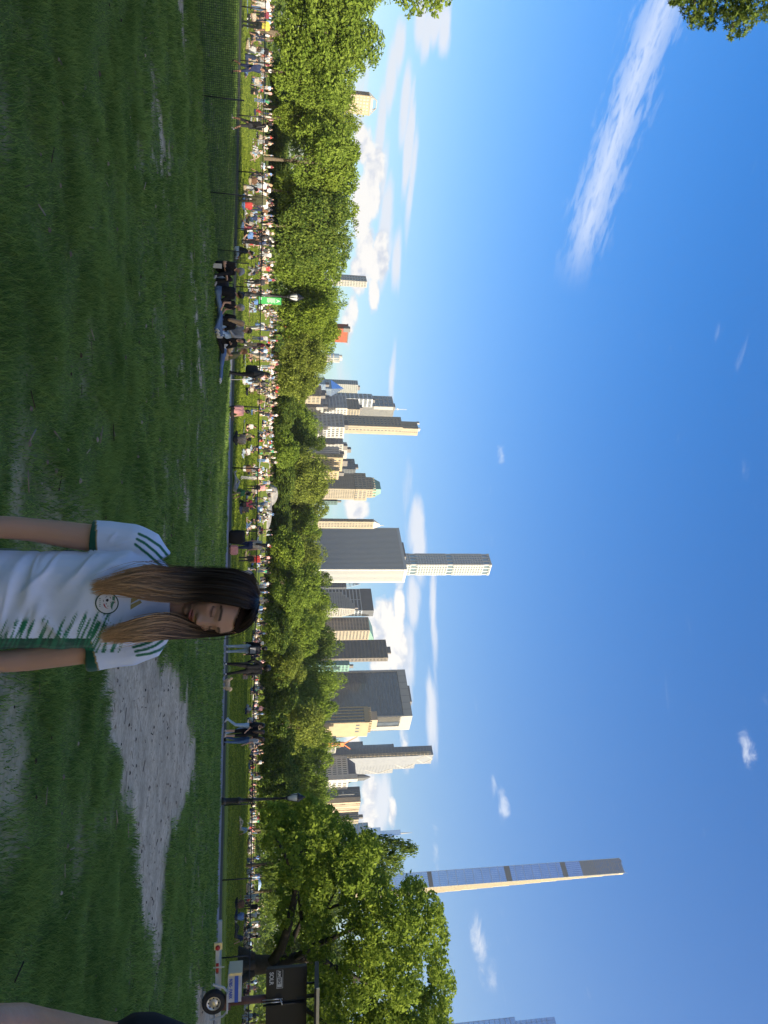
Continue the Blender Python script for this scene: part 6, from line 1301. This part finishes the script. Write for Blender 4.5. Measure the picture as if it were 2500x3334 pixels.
# folds and drape
nrm = np.empty(len(Va) * 3, np.float32); ev.vertices.foreach_get('normal', nrm); nrm = nrm.reshape(-1, 3)
X, Z = Va[:, 0], Va[:, 2]; zt = zq(300)
fold = (np.abs(fbm(X * 3.2 + Z * 5.5, Z * 13 + X * 9, 2) - .5) - .15) * .034 + (fbm(X * 5 - Z * 9 + 9, Z * 4 + X * 3 + 3, 2) - .5) * .016
low = sstep(zq(430), zq(120), Z)
amp = .35 + .65 * low
Va = Va + nrm * (fold * amp)[:, None]
# a few long drag folds from the armpits and the belly
def drag(x0, u0, x1, u1, w_, h_):
    global Va
    a, c = Q(x0, u0, -.12), Q(x1, u1, -.12); d = np.array([c.x - a.x, c.z - a.z]); L2 = d @ d
    px_ = np.stack([Va[:, 0] - a.x, Va[:, 2] - a.z], 1); t = np.clip(px_ @ d / L2, 0, 1); dist = np.linalg.norm(px_ - t[:, None] * d, axis=1)
    k = np.exp(-(dist / w_) ** 2) * np.sin(np.pi * np.clip(t * .9 + .08, 0, 1)) * (nrm[:, 1] < .2)
    Va = Va + nrm * (k * h_)[:, None]
for f_ in [(420, 1800, 250, 1920, .016, .009), (330, 1800, 180, 1930, .014, .008), (140, 1790, 60, 2000, .018, .011), (60, 1800, 0, 1980, .016, .010), (20, 1850, -60, 2050, .02, .011), (130, 1960, 60, 2110, .015, .010), (60, 2010, -10, 2110, .014, .009), (420, 2090, 300, 2000, .012, .006), (220, 2105, 120, 2010, .014, .008), (460, 1860, 330, 1840, .012, .006), (300, 1795, 240, 1880, .006, .005), (180, 1792, 120, 1900, .007, .006), (100, 1800, 90, 1900, .006, .005), (30, 1900, -20, 2060, .007, .006), (90, 1990, 40, 2100, .006, .006), (250, 2020, 170, 2100, .006, .005), (400, 1765, 340, 1785, .006, .005), (360, 1735, 330, 1770, .005, .004), (400, 2110, 340, 2095, .006, .005), (470, 1790, 420, 1800, .006, .005), (160, 1850, 40, 1950, .008, .006)]: drag(*f_)
ev.vertices.foreach_set('co', Va.astype(np.float32).ravel()); ev.update()
# print on the cloth: green shoulder bands, cuffs, gold piping, brushed green flank
Cw = np.array([.58, .645, .80]); Cg = np.array([.012, .13, .065]); Cd = np.array([.008, .07, .04]); Co = np.array([.30, .22, .08])
colr = np.repeat(Cw[None], len(Va), 0)
def cam_px(P):                          # world -> photo pixel, only used to place the printed bands on the cloth
    W_ = P + np.array(gb); d = W_ - np.array(CAM); f = d @ np.array(FWD); return CX + FPX * (d @ np.array(UPV)) / f, CU + FPX * (d @ np.array(RT)) / f
pxx, puu = cam_px(Va)
def seg_d(pts):
    """distance (px-scaled metres) to a polyline given in local xz through the cloth surface, plus running parameter"""
    best = np.full(len(Va), 9.0); 
    for (a, c) in zip(pts[:-1], pts[1:]):
        a_, d = np.array(a), np.array(c) - np.array(a); t = np.clip(((np.stack([pxx, puu], 1)) - a_) @ d / (d @ d), 0, 1)
        q_ = np.linalg.norm(np.stack([pxx, puu], 1) - a_ - t[:, None] * d, axis=1); best = np.minimum(best, q_ / FPX * GY_)
    return best
front = np.ones(len(Va), bool)
for line in ([(585, 1862), (556, 1822), (520, 1778), (478, 1750), (452, 1738)], [(572, 1866), (540, 1832), (505, 1796), (470, 1768), (446, 1755)], [(556, 1870), (524, 1842), (490, 1812), (458, 1786), (440, 1772)],
             [(560, 2070), (545, 2098), (520, 2116), (488, 2128), (446, 2134)], [(545, 2062), (528, 2086), (505, 2102), (475, 2114), (440, 2121)], [(528, 2058), (512, 2075), (490, 2090), (462, 2100), (434, 2107)]):
    k = sstep(.0056, .0032, seg_d(line))[:, None]; colr = colr * (1 - k) + Cg * k
for (x0, x1, uc) in ((286, 311, 0), (276, 302, 1)):
    side = puu < 1792 if uc == 0 else puu > 2078
    tilt = (puu - 1750) * -.02 if uc == 0 else (puu - 2120) * -.25
    k = side & (pxx + tilt < x1) ; colr[k] = Cd
    k = side & (pxx + tilt >= x1) & (pxx + tilt < x1 + 5); colr[k] = Co
fl = .9 * sstep(1985, 2115, puu + (pxx - 150) * .10) * sstep(420, 300, pxx) * (puu < 2125)
br = fbm((puu * .45 + pxx) * .13, (pxx * .45 - puu) * .011, 3)
k_ = np.clip(sstep(.62 - .15 * fl, .70 - .15 * fl, br) * sstep(0, .15, fl), 0, 1)[:, None] * (~((puu > 2078) & (pxx < 302) & (puu > 2118)))[:, None]
colr = colr * (1 - k_) + (Cg * 1.25) * k_
k_ = (np.abs(puu - (1788 + 3 * np.sin(pxx * .01))) < 3.5) & (pxx < 290) & (puu > 1780); colr[k_] = Cd
cm_ = vcolmat('jersey_cloth', 'col', .8, .25, sheen=.25, bump=.25, bscale=900)
ca = ev.color_attributes.new('col', 'FLOAT_COLOR', 'POINT'); c4 = np.ones((len(Va), 4), np.float32); c4[:, :3] = colr; ca.data.foreach_set('color', c4.ravel())
ev.materials.clear(); ev.materials.append(cm_); ev.polygons.foreach_set('use_smooth', np.ones(len(ev.polygons), bool)); ev.name = 'jersey'
jersey = link('jersey', ev, ge); jersey['label'] = 'white football shirt with green shoulder bands, cuffs and brushed green flank'
# ---- body: arms, neck, legs (one mesh), head joined on the neck
bd_ = MB()
tube_px(bd_, [(330, 1752, .012, .042), (270, 1748, .01, .042), (200, 1738, .0, .040), (120, 1727, -.01, .036), (60, 1720, -.02, .035), (0, 1716, -.03, .034), (-120, 1712, -.05, .028), (-190, 1712, -.06, .024)])
tube_px(bd_, [(330, 2118, .012, .041), (260, 2120, .01, .041), (180, 2132, .0, .039), (90, 2146, -.01, .036), (20, 2153, -.025, .033), (-60, 2158, -.04, .03), (-150, 2158, -.06, .026), (-190, 2156, -.065, .024)])
def hand(mb, wx, wu, dy, side):
    w_ = Q(wx, wu, dy); dn = Vector((0, -.15, -1)).normalized(); fw = Vector((0, -1, .15)).normalized()
    mb.rings([[tuple(w_ + dn * t + fw * (b_ * math.cos(a)) + Vector((1, 0, 0)) * (c * math.sin(a))) for a in [6.2832 * j / 12 for j in range(12)]] for t, b_, c in ((-.02, .026, .02), (.02, .034, .018), (.06, .040, .016), (.085, .038, .014))])
    for i, (o, L_, r_) in enumerate([(-.028, .062, .0085), (-.009, .072, .009), (.010, .068, .0085), (.028, .054, .0075)]):
        p0 = w_ + dn * .075 + fw * -o; p1 = p0 + dn * L_ * .45 + Vector((-side * .004, 0, 0)); p2 = p1 + (dn + Vector((-side * .35, 0, 0))).normalized() * L_ * .3; p3 = p2 + (dn * .7 + Vector((-side * .6, 0, 0))).normalized() * L_ * .25
        mb.tube([p0, p1, p2, p3], [r_, r_, r_ * .92, r_ * .75], 8)
    t0 = w_ + dn * .03 + fw * .03; mb.tube([t0, t0 + (dn + fw * .8).normalized() * .035, t0 + (dn + fw * .55).normalized() * .065, t0 + (dn + fw * .4).normalized() * .085], [.013, .011, .010, .007], 8)
hand(bd_, -185, 1712, -.06, -1); hand(bd_, -185, 2156, -.065, 1)
tube_px(bd_, [(490, 1968, .035, .06), (540, 1965, .03, .052), (580, 1968, .02, .047), (640, 1970, .02, .047)])
hz_ = zq(-120); cxl = (Q(0, 1782).x + Q(0, 2108).x) / 2
for s_ in (-1, 1):
    hx = cxl + s_ * .085; bd_.tube([(hx, .03, hz_ + .05), (hx, .03, .60), (hx + s_ * .01, .02, .47), (hx + s_ * .01, .035, .30), (hx + s_ * .012, .04, .08), (hx + s_ * .012, .03, .03)], [.085, .07, .052, .052, .036, .034], 14)
    bd_.tube([(hx + s_ * .012, .07, .035), (hx + s_ * .015, -.03, .035), (hx + s_ * .02, -.13, .025)], [.036, .038, .028], 10)
# ---- head as a sculpted ball
bm = bmesh.new(); bmesh.ops.create_icosphere(bm, subdivisions=6, radius=1); Hn = np.array([v.co[:] for v in bm.verts]); HF = np.array([[v.index for v in f.verts] for f in bm.faces]); bm.free()
x, y, z = Hn[:, 0], Hn[:, 1], Hn[:, 2]          # face looks along -y, z up
W_, D_, H_ = .073, .091, .113
jaw = 1 - .40 * sstep(-.15, -1.0, z) ** 1.2 * sstep(.6, -.6, y) - .1 * sstep(-.3, -1, z)
Px = x * W_ * jaw * (1 + .05 * sstep(.2, -.5, z)); Py = y * D_ * np.where(y < 0, .93, 1.05); Pz = z * H_
Py = Py + .016 * sstep(-.1, -.9, z) * sstep(.5, -.9, y) * -1 * .35      # chin forward a little
fr = sstep(.15, -.55, y)
g2 = lambda cx, cz, sx_, sz_: np.exp(-((Px - cx) / sx_) ** 2 - ((Pz - cz) / sz_) ** 2)
def gs(cx, cz, sx_, sz_): return g2(cx, cz, sx_, sz_) + g2(-cx, cz, sx_, sz_)
dep = np.zeros(len(Px))
dep += .0065 * np.exp(-(Px / .045) ** 2) * np.exp(-((Pz - .026) / .012) ** 2) * .6         # brow
dep -= .0105 * gs(.031, .006, .017, .012)                                               # sockets
dep += .0075 * gs(.031, .004, .0125, .0085)                                             # lids
dep += .0045 * gs(.046, -.018, .016, .016)                                              # cheekbones
nr = np.clip((.016 - Pz) / .052, 0, 1)
dep += (.004 + .0175 * nr ** 1.25) * np.exp(-(Px / (.0075 + .0055 * nr)) ** 2) * sstep(.026, .010, Pz) * sstep(-.047, -.036, Pz)   # nose
dep += .0065 * gs(.0115, -.034, .0062, .0065)                                           # wings
dep -= .002 * g2(0, -.048, .004, .006)
dep += .0062 * g2(0, -.0575, .017, .0042) + .0075 * g2(0, -.0680, .0155, .0052) - .0045 * g2(0, -.0622, .021, .0018)          # lips
dep -= .004 * g2(0, -.079, .02, .005); dep += .0065 * g2(0, -.095, .017, .012)          # chin
Py = Py - dep * fr
Pn_ = np.stack([Px, Py, Pz], 1)
skin = np.array([.43, .245, .165]); hc_ = np.repeat(skin[None], len(Px), 0); frm = (y < -.1)[:, None]
def tint(mask, c, a=1.0):
    global hc_
    m_ = np.clip(mask * a, 0, 1)[:, None] * frm; hc_ = hc_ * (1 - m_) + np.array(c) * m_
lipw = sstep(.0245, .018, np.abs(Px) + np.abs(Pz + .063) * .75)
tint(lipw * sstep(-.0525, -.055, Pz) * sstep(-.0755, -.072, Pz), (.36, .12, .11)); tint(np.exp(-((Pz + .0622 + .02 * np.abs(Px)) / .0011) ** 2) * (np.abs(Px) < .021), (.08, .02, .02))
for s_ in (-1, 1):
    ex = (Px - s_ * .031); bz = .0275 - .00 + -14 * (ex * s_ + .006) ** 2 * .7 + .002
    tint(sstep(.0050, .0028, np.abs(Pz - bz)) * (np.abs(ex) < .020), (.035, .02, .015), .95)
    lz = -.0015 + 16 * ex ** 2                                        # lowered lid: lash line
    tint(sstep(.0046, .0018, np.abs(Pz - lz)) * (np.abs(ex) < .0155), (.012, .008, .008)); tint(np.exp(-((Pz - lz - .007) / .005) ** 2) * (np.abs(ex) < .017), (.28, .15, .11), .6)
    tint(np.exp(-((Pz - lz + .004) / .0035) ** 2) * (np.abs(ex) < .014), (.26, .14, .11), .6); tint(np.exp(-((Px - s_ * .006) / .0032) ** 2 - ((Pz + .0405) / .0022) ** 2), (.07, .03, .025))
tint(gs(.042, -.03, .02, .018), (.46, .22, .165), .45)
HC = Q(712, 1984, -.004)
yaw, tilt, pit = R(22), R(6), R(15)                                   # turned to the viewer's right, looking down
Rm = Matrix.Rotation(yaw, 3, 'Z') @ Matrix.Rotation(tilt, 3, 'Y') @ Matrix.Rotation(pit, 3, 'X')
RmN = np.array(Rm); HW = Pn_ @ RmN.T + np.array(HC)
Vb, evb = remesh(bd_.v, bd_.f, .0042, 3)
qn = np.empty(len(evb.polygons), np.int32); evb.polygons.foreach_get('loop_total', qn); evb.calc_loop_triangles(); tt = np.empty(len(evb.loop_triangles) * 3, np.int32); evb.loop_triangles.foreach_get('vertices', tt); tt = tt.reshape(-1, 3)
bc = np.repeat(np.array([[.42, .25, .175]]), len(Vb), 0); shoe = Vb[:, 2] < .075; bc[shoe] = (.5, .5, .5)
sm_ = vcolmat('skin_and_face', 'col', .5, .35, sss=.25, bump=.35, bscale=420)
me_ = npmesh('body', np.concatenate([Vb, HW]), np.concatenate([tt, HF + len(Vb)]), sm_, True, np.concatenate([bc, hc_]))
link('body', me_, ge)
for s_ in (-1, 1):     # ears
    ea = MB(); o_ = Rm @ Vector((s_ * .071, .008, -.008)) + HC; ea.rings([[tuple(o_ + Rm @ Vector((s_ * dx, .014 * k * math.cos(a), .028 * k * math.sin(a) - .003))) for a in [6.2832 * j / 12 for j in range(12)]] for dx, k in ((-.008, .8), (.004, 1.0), (.009, .85), (.005, .55))]); ea.build('ear', SKM[0], ge, True)
# shorts
sh_ = MB()
for s_ in (-1, 1): sh_.rings([ell((cxl + s_ * r_o, .025, zz), a, b_, 20) for zz, r_o, a, b_ in ((.55, .088, .085, .095), (.68, .086, .095, .105), (hz_ - .02, .075, .1, .115), (hz_ + .06, .06, .1, .11))])
Vs_, evs = remesh(sh_.v, sh_.f, .008, 3); evs.materials.clear(); evs.materials.append(PCM['black']); evs.polygons.foreach_set('use_smooth', np.ones(len(evs.polygons), bool)); evs.name = 'shorts'; link('shorts', evs, ge)
# ---- crest and maker's bars laid on the cloth
dgr = bpy.context.evaluated_depsgraph_get(); tree = BVHTree.FromPolygons([Vector(v) for v in Va.tolist()], [p.vertices[:] for p in ev.polygons])
vdir = (Q(350, 1960, 0) + gb - CAM).normalized()
camL = CAM - gb
def on_cloth(x_, u_, lift):
    d = pdir(x_, u_); hit = tree.ray_cast(camL, d)
    p = hit[0] if hit[0] else Q(x_, u_, -.11)
    return p - d * lift
def decal(name, poly, m, lift, parent, fan=True, sub=1):
    V = [on_cloth(a, c, lift) for a, c in poly]; n = len(V); cxp = sum(a for a, c in poly) / n; cup = sum(c for a, c in poly) / n
    b_ = MB(); mid = [on_cloth(cxp + (a - cxp) * .5, cup + (c - cup) * .5, lift) for a, c in poly]; b_.add(V + mid + [on_cloth(cxp, cup, lift)], [(i, (i + 1) % n, n + (i + 1) % n, n + i) for i in range(n)] + [(n + i, n + (i + 1) % n, 2 * n) for i in range(n)])
    return b_.build(name, m, parent)
CRX, CRU, CRR = 348, 1964, 38.5
circ = lambda r_, n=40, cx_=CRX, cu_=CRU: [(cx_ + r_ * math.cos(6.2832 * j / n), cu_ + r_ * .93 * math.sin(6.2832 * j / n)) for j in range(n)]
CW, CG2, CK, CR2, CT = mat('crest_white', (.56, .57, .60), .7), mat('crest_green', (.01, .06, .045), .7), mat('crest_black', (.012, .012, .015), .7), mat('crest_red', (.33, .02, .03), .7), mat('crest_wing_green', (.06, .17, .12), .7)
crest = decal('crest', circ(CRR), CG2, .0032, jersey); crest['label'] = 'round football badge with ball, crescent and green band'
decal('crest_field', circ(CRR - 4), CW, .0045, crest)
Z_ = lambda zx, zy: (280 + zx / 8.295, 1860 + zy / 8.295)          # from an 8.3x study of the badge
def pz(name, pts, m, lift=.0058): return decal(name, [Z_(*p) for p in pts], m, lift, crest)
pz('ball_panel', [(530, 790), (550, 748), (600, 742), (612, 790), (570, 832)], CK)
for pts in ([(510, 712), (545, 680), (580, 684), (545, 700)], [(632, 688), (660, 700), (680, 740), (655, 730)], [(456, 775), (472, 768), (480, 820), (468, 836)], [(648, 858), (680, 808), (684, 830), (662, 856)], [(524, 880), (548, 868), (572, 880), (548, 894)]): pz('ball_panel', pts, CK)
cres = [(470, 880), (490, 875), (515, 900), (530, 950), (560, 990), (605, 1008), (560, 1005), (515, 975), (485, 930)]
b_ = MB(); ou = [Z_(466, 875), Z_(474, 920), Z_(500, 965), Z_(545, 1000), Z_(610, 1010)]; inn = [Z_(492, 872), Z_(510, 910), Z_(525, 950), Z_(558, 988), Z_(610, 1010)]
b_.add([on_cloth(*p, .0058) for p in ou + inn], [(i, i + 1, 6 + i, 5 + i) for i in range(4)]); b_.build('crescent', CR2, crest)
pz('star', [(565 + (22 if j % 2 == 0 else 9) * math.cos(j * .628) + 25, 940 + (22 if j % 2 == 0 else 9) * math.sin(j * .628)) for j in range(10)], CK)
for pts in ([(710, 680), (785, 680), (775, 800), (710, 780)], [(665, 880), (720, 800), (780, 830), (740, 890), (715, 960), (705, 1050), (660, 960)]): pz('green_band', pts, CT)
pz('red_line', [(775, 780), (786, 820), (790, 880), (770, 830)], CR2)
for k in range(5): pz('script_stroke', [(360 + 12 * (k % 2), 720 + 52 * k), (395 - 6 * (k % 3), 730 + 52 * k), (390, 752 + 52 * k), (350 + 8 * (k % 3), 745 + 52 * k)], CT)
GLD = mat('gold_print', (.30, .25, .09), .6)
for pts in ([(1220, 740), (1350, 682), (1410, 755), (1205, 870)], [(1203, 905), (1460, 782), (1512, 845), (1200, 1036)], [(1225, 705), (1232, 690), (1300, 665), (1330, 672)]): decal('maker_bar', [Z_(*p) for p in pts], GLD, .002, jersey)
# ---- hair: locks of fine ribbons between guide lines, dark roots to fair ends
def spline(pts, n):
    P_ = np.array([tuple(p) for p in pts]); k = len(P_); t = np.linspace(0, k - 1, n); i = np.clip(t.astype(int), 0, k - 2); f = (t - i)[:, None]
    p0, p1, p2, p3 = P_[np.clip(i - 1, 0, k - 1)], P_[i], P_[i + 1], P_[np.clip(i + 2, 0, k - 1)]
    return .5 * (2 * p1 + (p2 - p0) * f + (2 * p0 - 5 * p1 + 4 * p2 - p3) * f ** 2 + (3 * p1 - p0 - 3 * p2 + p3) * f ** 3)
hr = np.random.default_rng(17); HV, HFc, HCl, HT = [], [], [], []; hoff = 0
CAPS = []
def lock(guides, n, w_=.0042, jit=.0055, seg=22, fair=1.0, thick=.012, len_j=.42):
    """guides: list of equal-length polylines [(x,u,dy)...]; strands are spread between them"""
    global hoff
    G = [spline([Q(*p) for p in g_], seg) for g_ in guides]; m_ = len(G)
    for _ in range(n):
        s_ = hr.random() * (m_ - 1); i = min(int(s_), m_ - 2); f = s_ - i; c = G[i] * (1 - f) + G[i + 1] * f
        t = np.linspace(0, 1, seg); off_ = hr.normal(0, 1, 3) * jit; wob = np.stack([np.sin(t * (4 + 5 * hr.random()) + hr.random() * 6) for _ in range(3)], 1) * jit * 1.6 * sstep(.35, 1.0, t)[:, None]
        cen = sum(G) / m_; c = c + (cen - c) * (.62 * sstep(.62, 1.0, t))[:, None]
        c = c + off_ * (0.25 + .9 * t)[:, None] + wob; c[:, 1] += (hr.random() - .35) * thick * sstep(0, .2, t)
        e_ = 1 - hr.random() ** 1.2 * len_j; k = max(6, int(seg * e_)); c = c[:k]; t = t[:k]
        tan = np.gradient(c, axis=0); tan /= np.linalg.norm(tan, axis=1)[:, None] + 1e-9; view = np.array([0, -1., .1]) + hr.normal(0, .35, 3); sd_ = np.cross(tan, view); sd_ /= np.linalg.norm(sd_, axis=1)[:, None] + 1e-9
        ww = w_ * (.5 + .8 * hr.random()) * (1 - .85 * sstep(.72, 1.0, t))[:, None]
        V = np.concatenate([c - sd_ * ww * .5, c + sd_ * ww * .5]); F = np.stack([np.arange(k - 1), np.arange(1, k), k + np.arange(1, k), k + np.arange(k - 1)], 1) + hoff
        a = sstep(.45, .95, t * (.86 + .28 * hr.random())) * fair; sh0 = .65 + .7 * hr.random(); cc = (np.array([.020, .012, .009])[None] * (1 - a)[:, None] + np.array([.50, .29, .14])[None] * a[:, None]) * sh0
        HV.append(V); HFc.append(F); HCl.append(np.concatenate([cc, cc])); hoff += len(V)
LI = [(838, 1958, -.02), (822, 1978, -.085), (782, 1970, -.10), (717, 1956, -.10), (652, 1949, -.095), (598, 1950, -.095), (522, 1944, -.115), (440, 1938, -.135), (350, 1928, -.135), (285, 1912, -.13)]
LM = [(840, 1950, .0), (825, 1935, -.055), (785, 1915, -.08), (717, 1905, -.085), (652, 1902, -.08), (598, 1902, -.08), (522, 1895, -.10), (440, 1892, -.13), (350, 1910, -.135), (282, 1918, -.13)]
LO = [(838, 1945, .02), (818, 1893, -.01), (775, 1870, -.02), (717, 1862, -.02), (652, 1861, -.02), (598, 1860, -.03), (530, 1858, -.07), (470, 1848, -.12), (400, 1868, -.13), (300, 1912, -.13)]
LB = [(838, 1945, .05), (815, 1885, .05), (770, 1866, .06), (717, 1862, .07), (652, 1864, .08), (598, 1868, .09), (530, 1880, .10), (470, 1890, .12), (400, 1900, .13), (320, 1910, .13)]
lock([LI, LM, LO], 3600, w_=.0022, fair=.85); lock([LO, LB], 800, w_=.0025, fair=.6, thick=.03)
RI = [(838, 1958, -.02), (826, 1990, -.088), (806, 2020, -.085), (760, 2046, -.06), (700, 2054, -.05), (620, 2034, -.05), (545, 2010, -.10), (460, 2014, -.13), (385, 2034, -.135), (318, 2068, -.13)]
RM_ = [(840, 1962, .0), (826, 2000, -.05), (800, 2036, -.05), (750, 2056, -.035), (680, 2060, -.03), (600, 2050, -.05), (530, 2036, -.11), (450, 2048, -.135), (375, 2064, -.135), (312, 2078, -.125)]
RO = [(838, 1968, .02), (824, 2010, .0), (792, 2044, .0), (740, 2060, .0), (660, 2066, .0), (590, 2068, -.02), (530, 2070, -.08), (470, 2082, -.125), (400, 2094, -.125), (312, 2088, -.115)]
RB = [(838, 1968, .05), (822, 2008, .05), (790, 2040, .06), (740, 2056, .07), (660, 2060, .08), (590, 2060, .09), (530, 2050, .10), (470, 2040, .12), (400, 2030, .13), (330, 2020, .13)]
lock([RI, RM_, RO], 3000, w_=.0022, fair=1.0); lock([RO, RB], 700, w_=.0025, fair=.6, thick=.03)
BKL = [[(838, 1950, .04), (820, 1900, .10), (760, 1885, .115), (680, 1885, .115), (600, 1890, .12), (500, 1895, .14), (400, 1900, .14), (330, 1905, .14), (300, 1905, .14), (270, 1905, .14)], [(840, 1960, .06), (825, 1960, .125), (760, 1965, .135), (680, 1965, .13), (600, 1965, .13), (500, 1965, .145), (400, 1965, .145), (330, 1965, .145), (300, 1965, .145), (270, 1965, .145)], [(838, 1968, .04), (820, 2010, .10), (760, 2035, .115), (680, 2035, .115), (600, 2030, .12), (500, 2025, .14), (400, 2020, .14), (330, 2020, .14), (300, 2020, .14), (270, 2020, .14)]]
lock(BKL, 500, fair=.6)
# thin strands across the crown and stray hairs
lock([LI, LO], 140, w_=.0018, jit=.009, fair=.9); lock([RI, RO], 120, w_=.0018, jit=.010, fair=1.0); lock([[(p[0] + 6, p[1] - 4, p[2]) for p in LO], [(p[0] + 12, p[1] - 10, p[2]) for p in LO]], 26, w_=.0012, jit=.008, fair=.5)
hm_ = vcolmat('hair_strands', 'col', .5, .28)
hm_.node_tree.nodes['Principled BSDF'].inputs['Anisotropic'].default_value = .6
link('hair', npmesh('hair', np.concatenate(HV), np.concatenate(HFc), hm_, True, np.concatenate(HCl)), ge)
# scalp under the strands
sc_ = MB(); Sv = Hn.copy(); kk = (Sv[:, 2] > -.25) & ((Sv[:, 1] > -.18) | (Sv[:, 2] > .60 + .1 * np.abs(Sv[:, 0]))); pr_ = np.stack([Sv[:, 0] * W_ * 1.07, Sv[:, 1] * D_ * 1.06 + .003, Sv[:, 2] * H_ * 1.05], 1) @ RmN.T + np.array(HC)
HFk = HF[kk[HF].all(1)]; link('scalp_hair', npmesh('scalp_hair', pr_, HFk, mat('scalp_dark', (.018, .011, .008), .95, spec=.03), True), ge)
tag(ge, 'long-haired person in a white and green football shirt looking down to one side', 'person')
# ------------------------------------------------------------------ person at the edge, only an arm in view
Y2 = 1.12; eb = at(300, 3520, Y2); e2 = empty('person', (eb.x, eb.y, 0)); O2 = Vector((eb.x, eb.y, 0))
def Q2(x, u, dy=0): return at(x, u, Y2 + dy) - O2
V, F = [], []; ARM = []
def cap2(a, c, ra, rb, p): capsule(V, F, a, c, ra, rb, 14); ARM.append((a, c, ra, rb, p))
sh2, el2, wr2 = Q2(800, 3565, .02), Q2(60, 3356, -.02), Q2(-250, 3346, -.17); m2 = sh2.lerp(el2, .50)
cap2(sh2, m2, .056, .068, TOP); cap2(m2, el2, .044, .034, SKIN); cap2(el2, wr2, .035, .024, SKIN)
hd = (wr2 - el2).normalized(); cap2(wr2, wr2 + hd * .06, .026, .03, SKIN)
for i in range(4): a = wr2 + hd * .07 + Vector((-.024 + .016 * i, 0, 0)); cap2(a, a + hd * (.055 - .006 * abs(i - 1)) + Vector((0, -.01, -.012)), .0095, .008, SKIN)
cap2(wr2 + hd * .02 + Vector((-.02, 0, 0)), wr2 + hd * .07 + Vector((-.05, -.01, 0)), .012, .009, SKIN)
cx2 = sh2.x + .19; zs2 = sh2.z
for s_ in (-1, 1): cap2(Vector((cx2 + s_ * .08, .02, zs2 - .02)), Vector((cx2 + s_ * .07, .02, zs2 - .45)), .1, .1, TOP); cap2(Vector((cx2 + s_ * .09, .02, zs2 - .5)), Vector((cx2 + s_ * .1, .0, zs2 - .92)), .095, .065, BOT); cap2(Vector((cx2 + s_ * .1, .0, zs2 - .92)), Vector((cx2 + s_ * .1, .03, .08)), .062, .042, BOT); cap2(Vector((cx2 + s_ * .1, .05, .045)), Vector((cx2 + s_ * .12, -.14, .035)), .045, .035, SHOE)
cap2(sh2, Vector((cx2 + .2, sh2.y, zs2)), .062, .062, TOP); cap2(Vector((cx2 + .2, sh2.y, zs2)), Vector((cx2 + .27, .03, zs2 - .3)), .06, .05, TOP); cap2(Vector((cx2 + .27, .03, zs2 - .3)), Vector((cx2 + .27, -.06, zs2 - .56)), .042, .028, SKIN)
cap2(Vector((cx2, .02, zs2)), Vector((cx2, .0, zs2 + .12)), .055, .052, SKIN); cap2(Vector((cx2, -.02, zs2 + .15)), Vector((cx2, -.01, zs2 + .24)), .07, .088, SKIN); cap2(Vector((cx2, .02, zs2 + .2)), Vector((cx2, .02, zs2 + .25)), .095, .1, HAIR)
V2, ev2 = remesh(V, F, .0075, 3); C = np.empty(len(ev2.polygons) * 3, np.float32); ev2.polygons.foreach_get('center', C); C = C.reshape(-1, 3); best = np.full(len(C), 1e9); part = np.zeros(len(C), int)
for a, c, ra, rb, p in ARM:
    a_, ab = np.array(a), np.array(c - a); t = np.clip(((C - a_) @ ab) / max(ab @ ab, 1e-9), 0, 1); q_ = np.linalg.norm(C - a_ - t[:, None] * ab, axis=1) - (ra + (rb - ra) * t); k = q_ < best; best[k] = q_[k]; part[k] = p
ev2.materials.clear()
for q_ in (mat('arm_skin', (.52, .26, .15), .6, noise=.12, nscale=30, bump=.2, bscale=120), HRM[0], PCM['black'], PCM['black'], PCM['white']): ev2.materials.append(q_)
ev2.polygons.foreach_set('material_index', part.astype(np.int32)); ev2.polygons.foreach_set('use_smooth', np.ones(len(part), bool)); ev2.name = 'body'; link('body', ev2, e2); tag(e2, 'person in dark short-sleeved shirt of whom only a hanging bare arm shows', 'person')
# ------------------------------------------------------------------ haze
hb = MB(); hb.box(-2700, 2700, -2700, 2700, -2.2, 520)
hzm = bpy.data.materials.new('thin_haze'); hzm.use_nodes = True; nt = hzm.node_tree; nt.nodes.clear()
ho = nt.nodes.new('ShaderNodeOutputMaterial'); pv_ = nt.nodes.new('ShaderNodeVolumePrincipled'); pv_.inputs['Color'].default_value = (.9, .94, 1.0, 1); pv_.inputs['Density'].default_value = HAZE; pv_.inputs['Anisotropy'].default_value = .2
nt.links.new(pv_.outputs[0], ho.inputs['Volume'])
tag(hb.build('haze', hzm), 'thin pale haze over park and city', 'haze', kind='stuff')
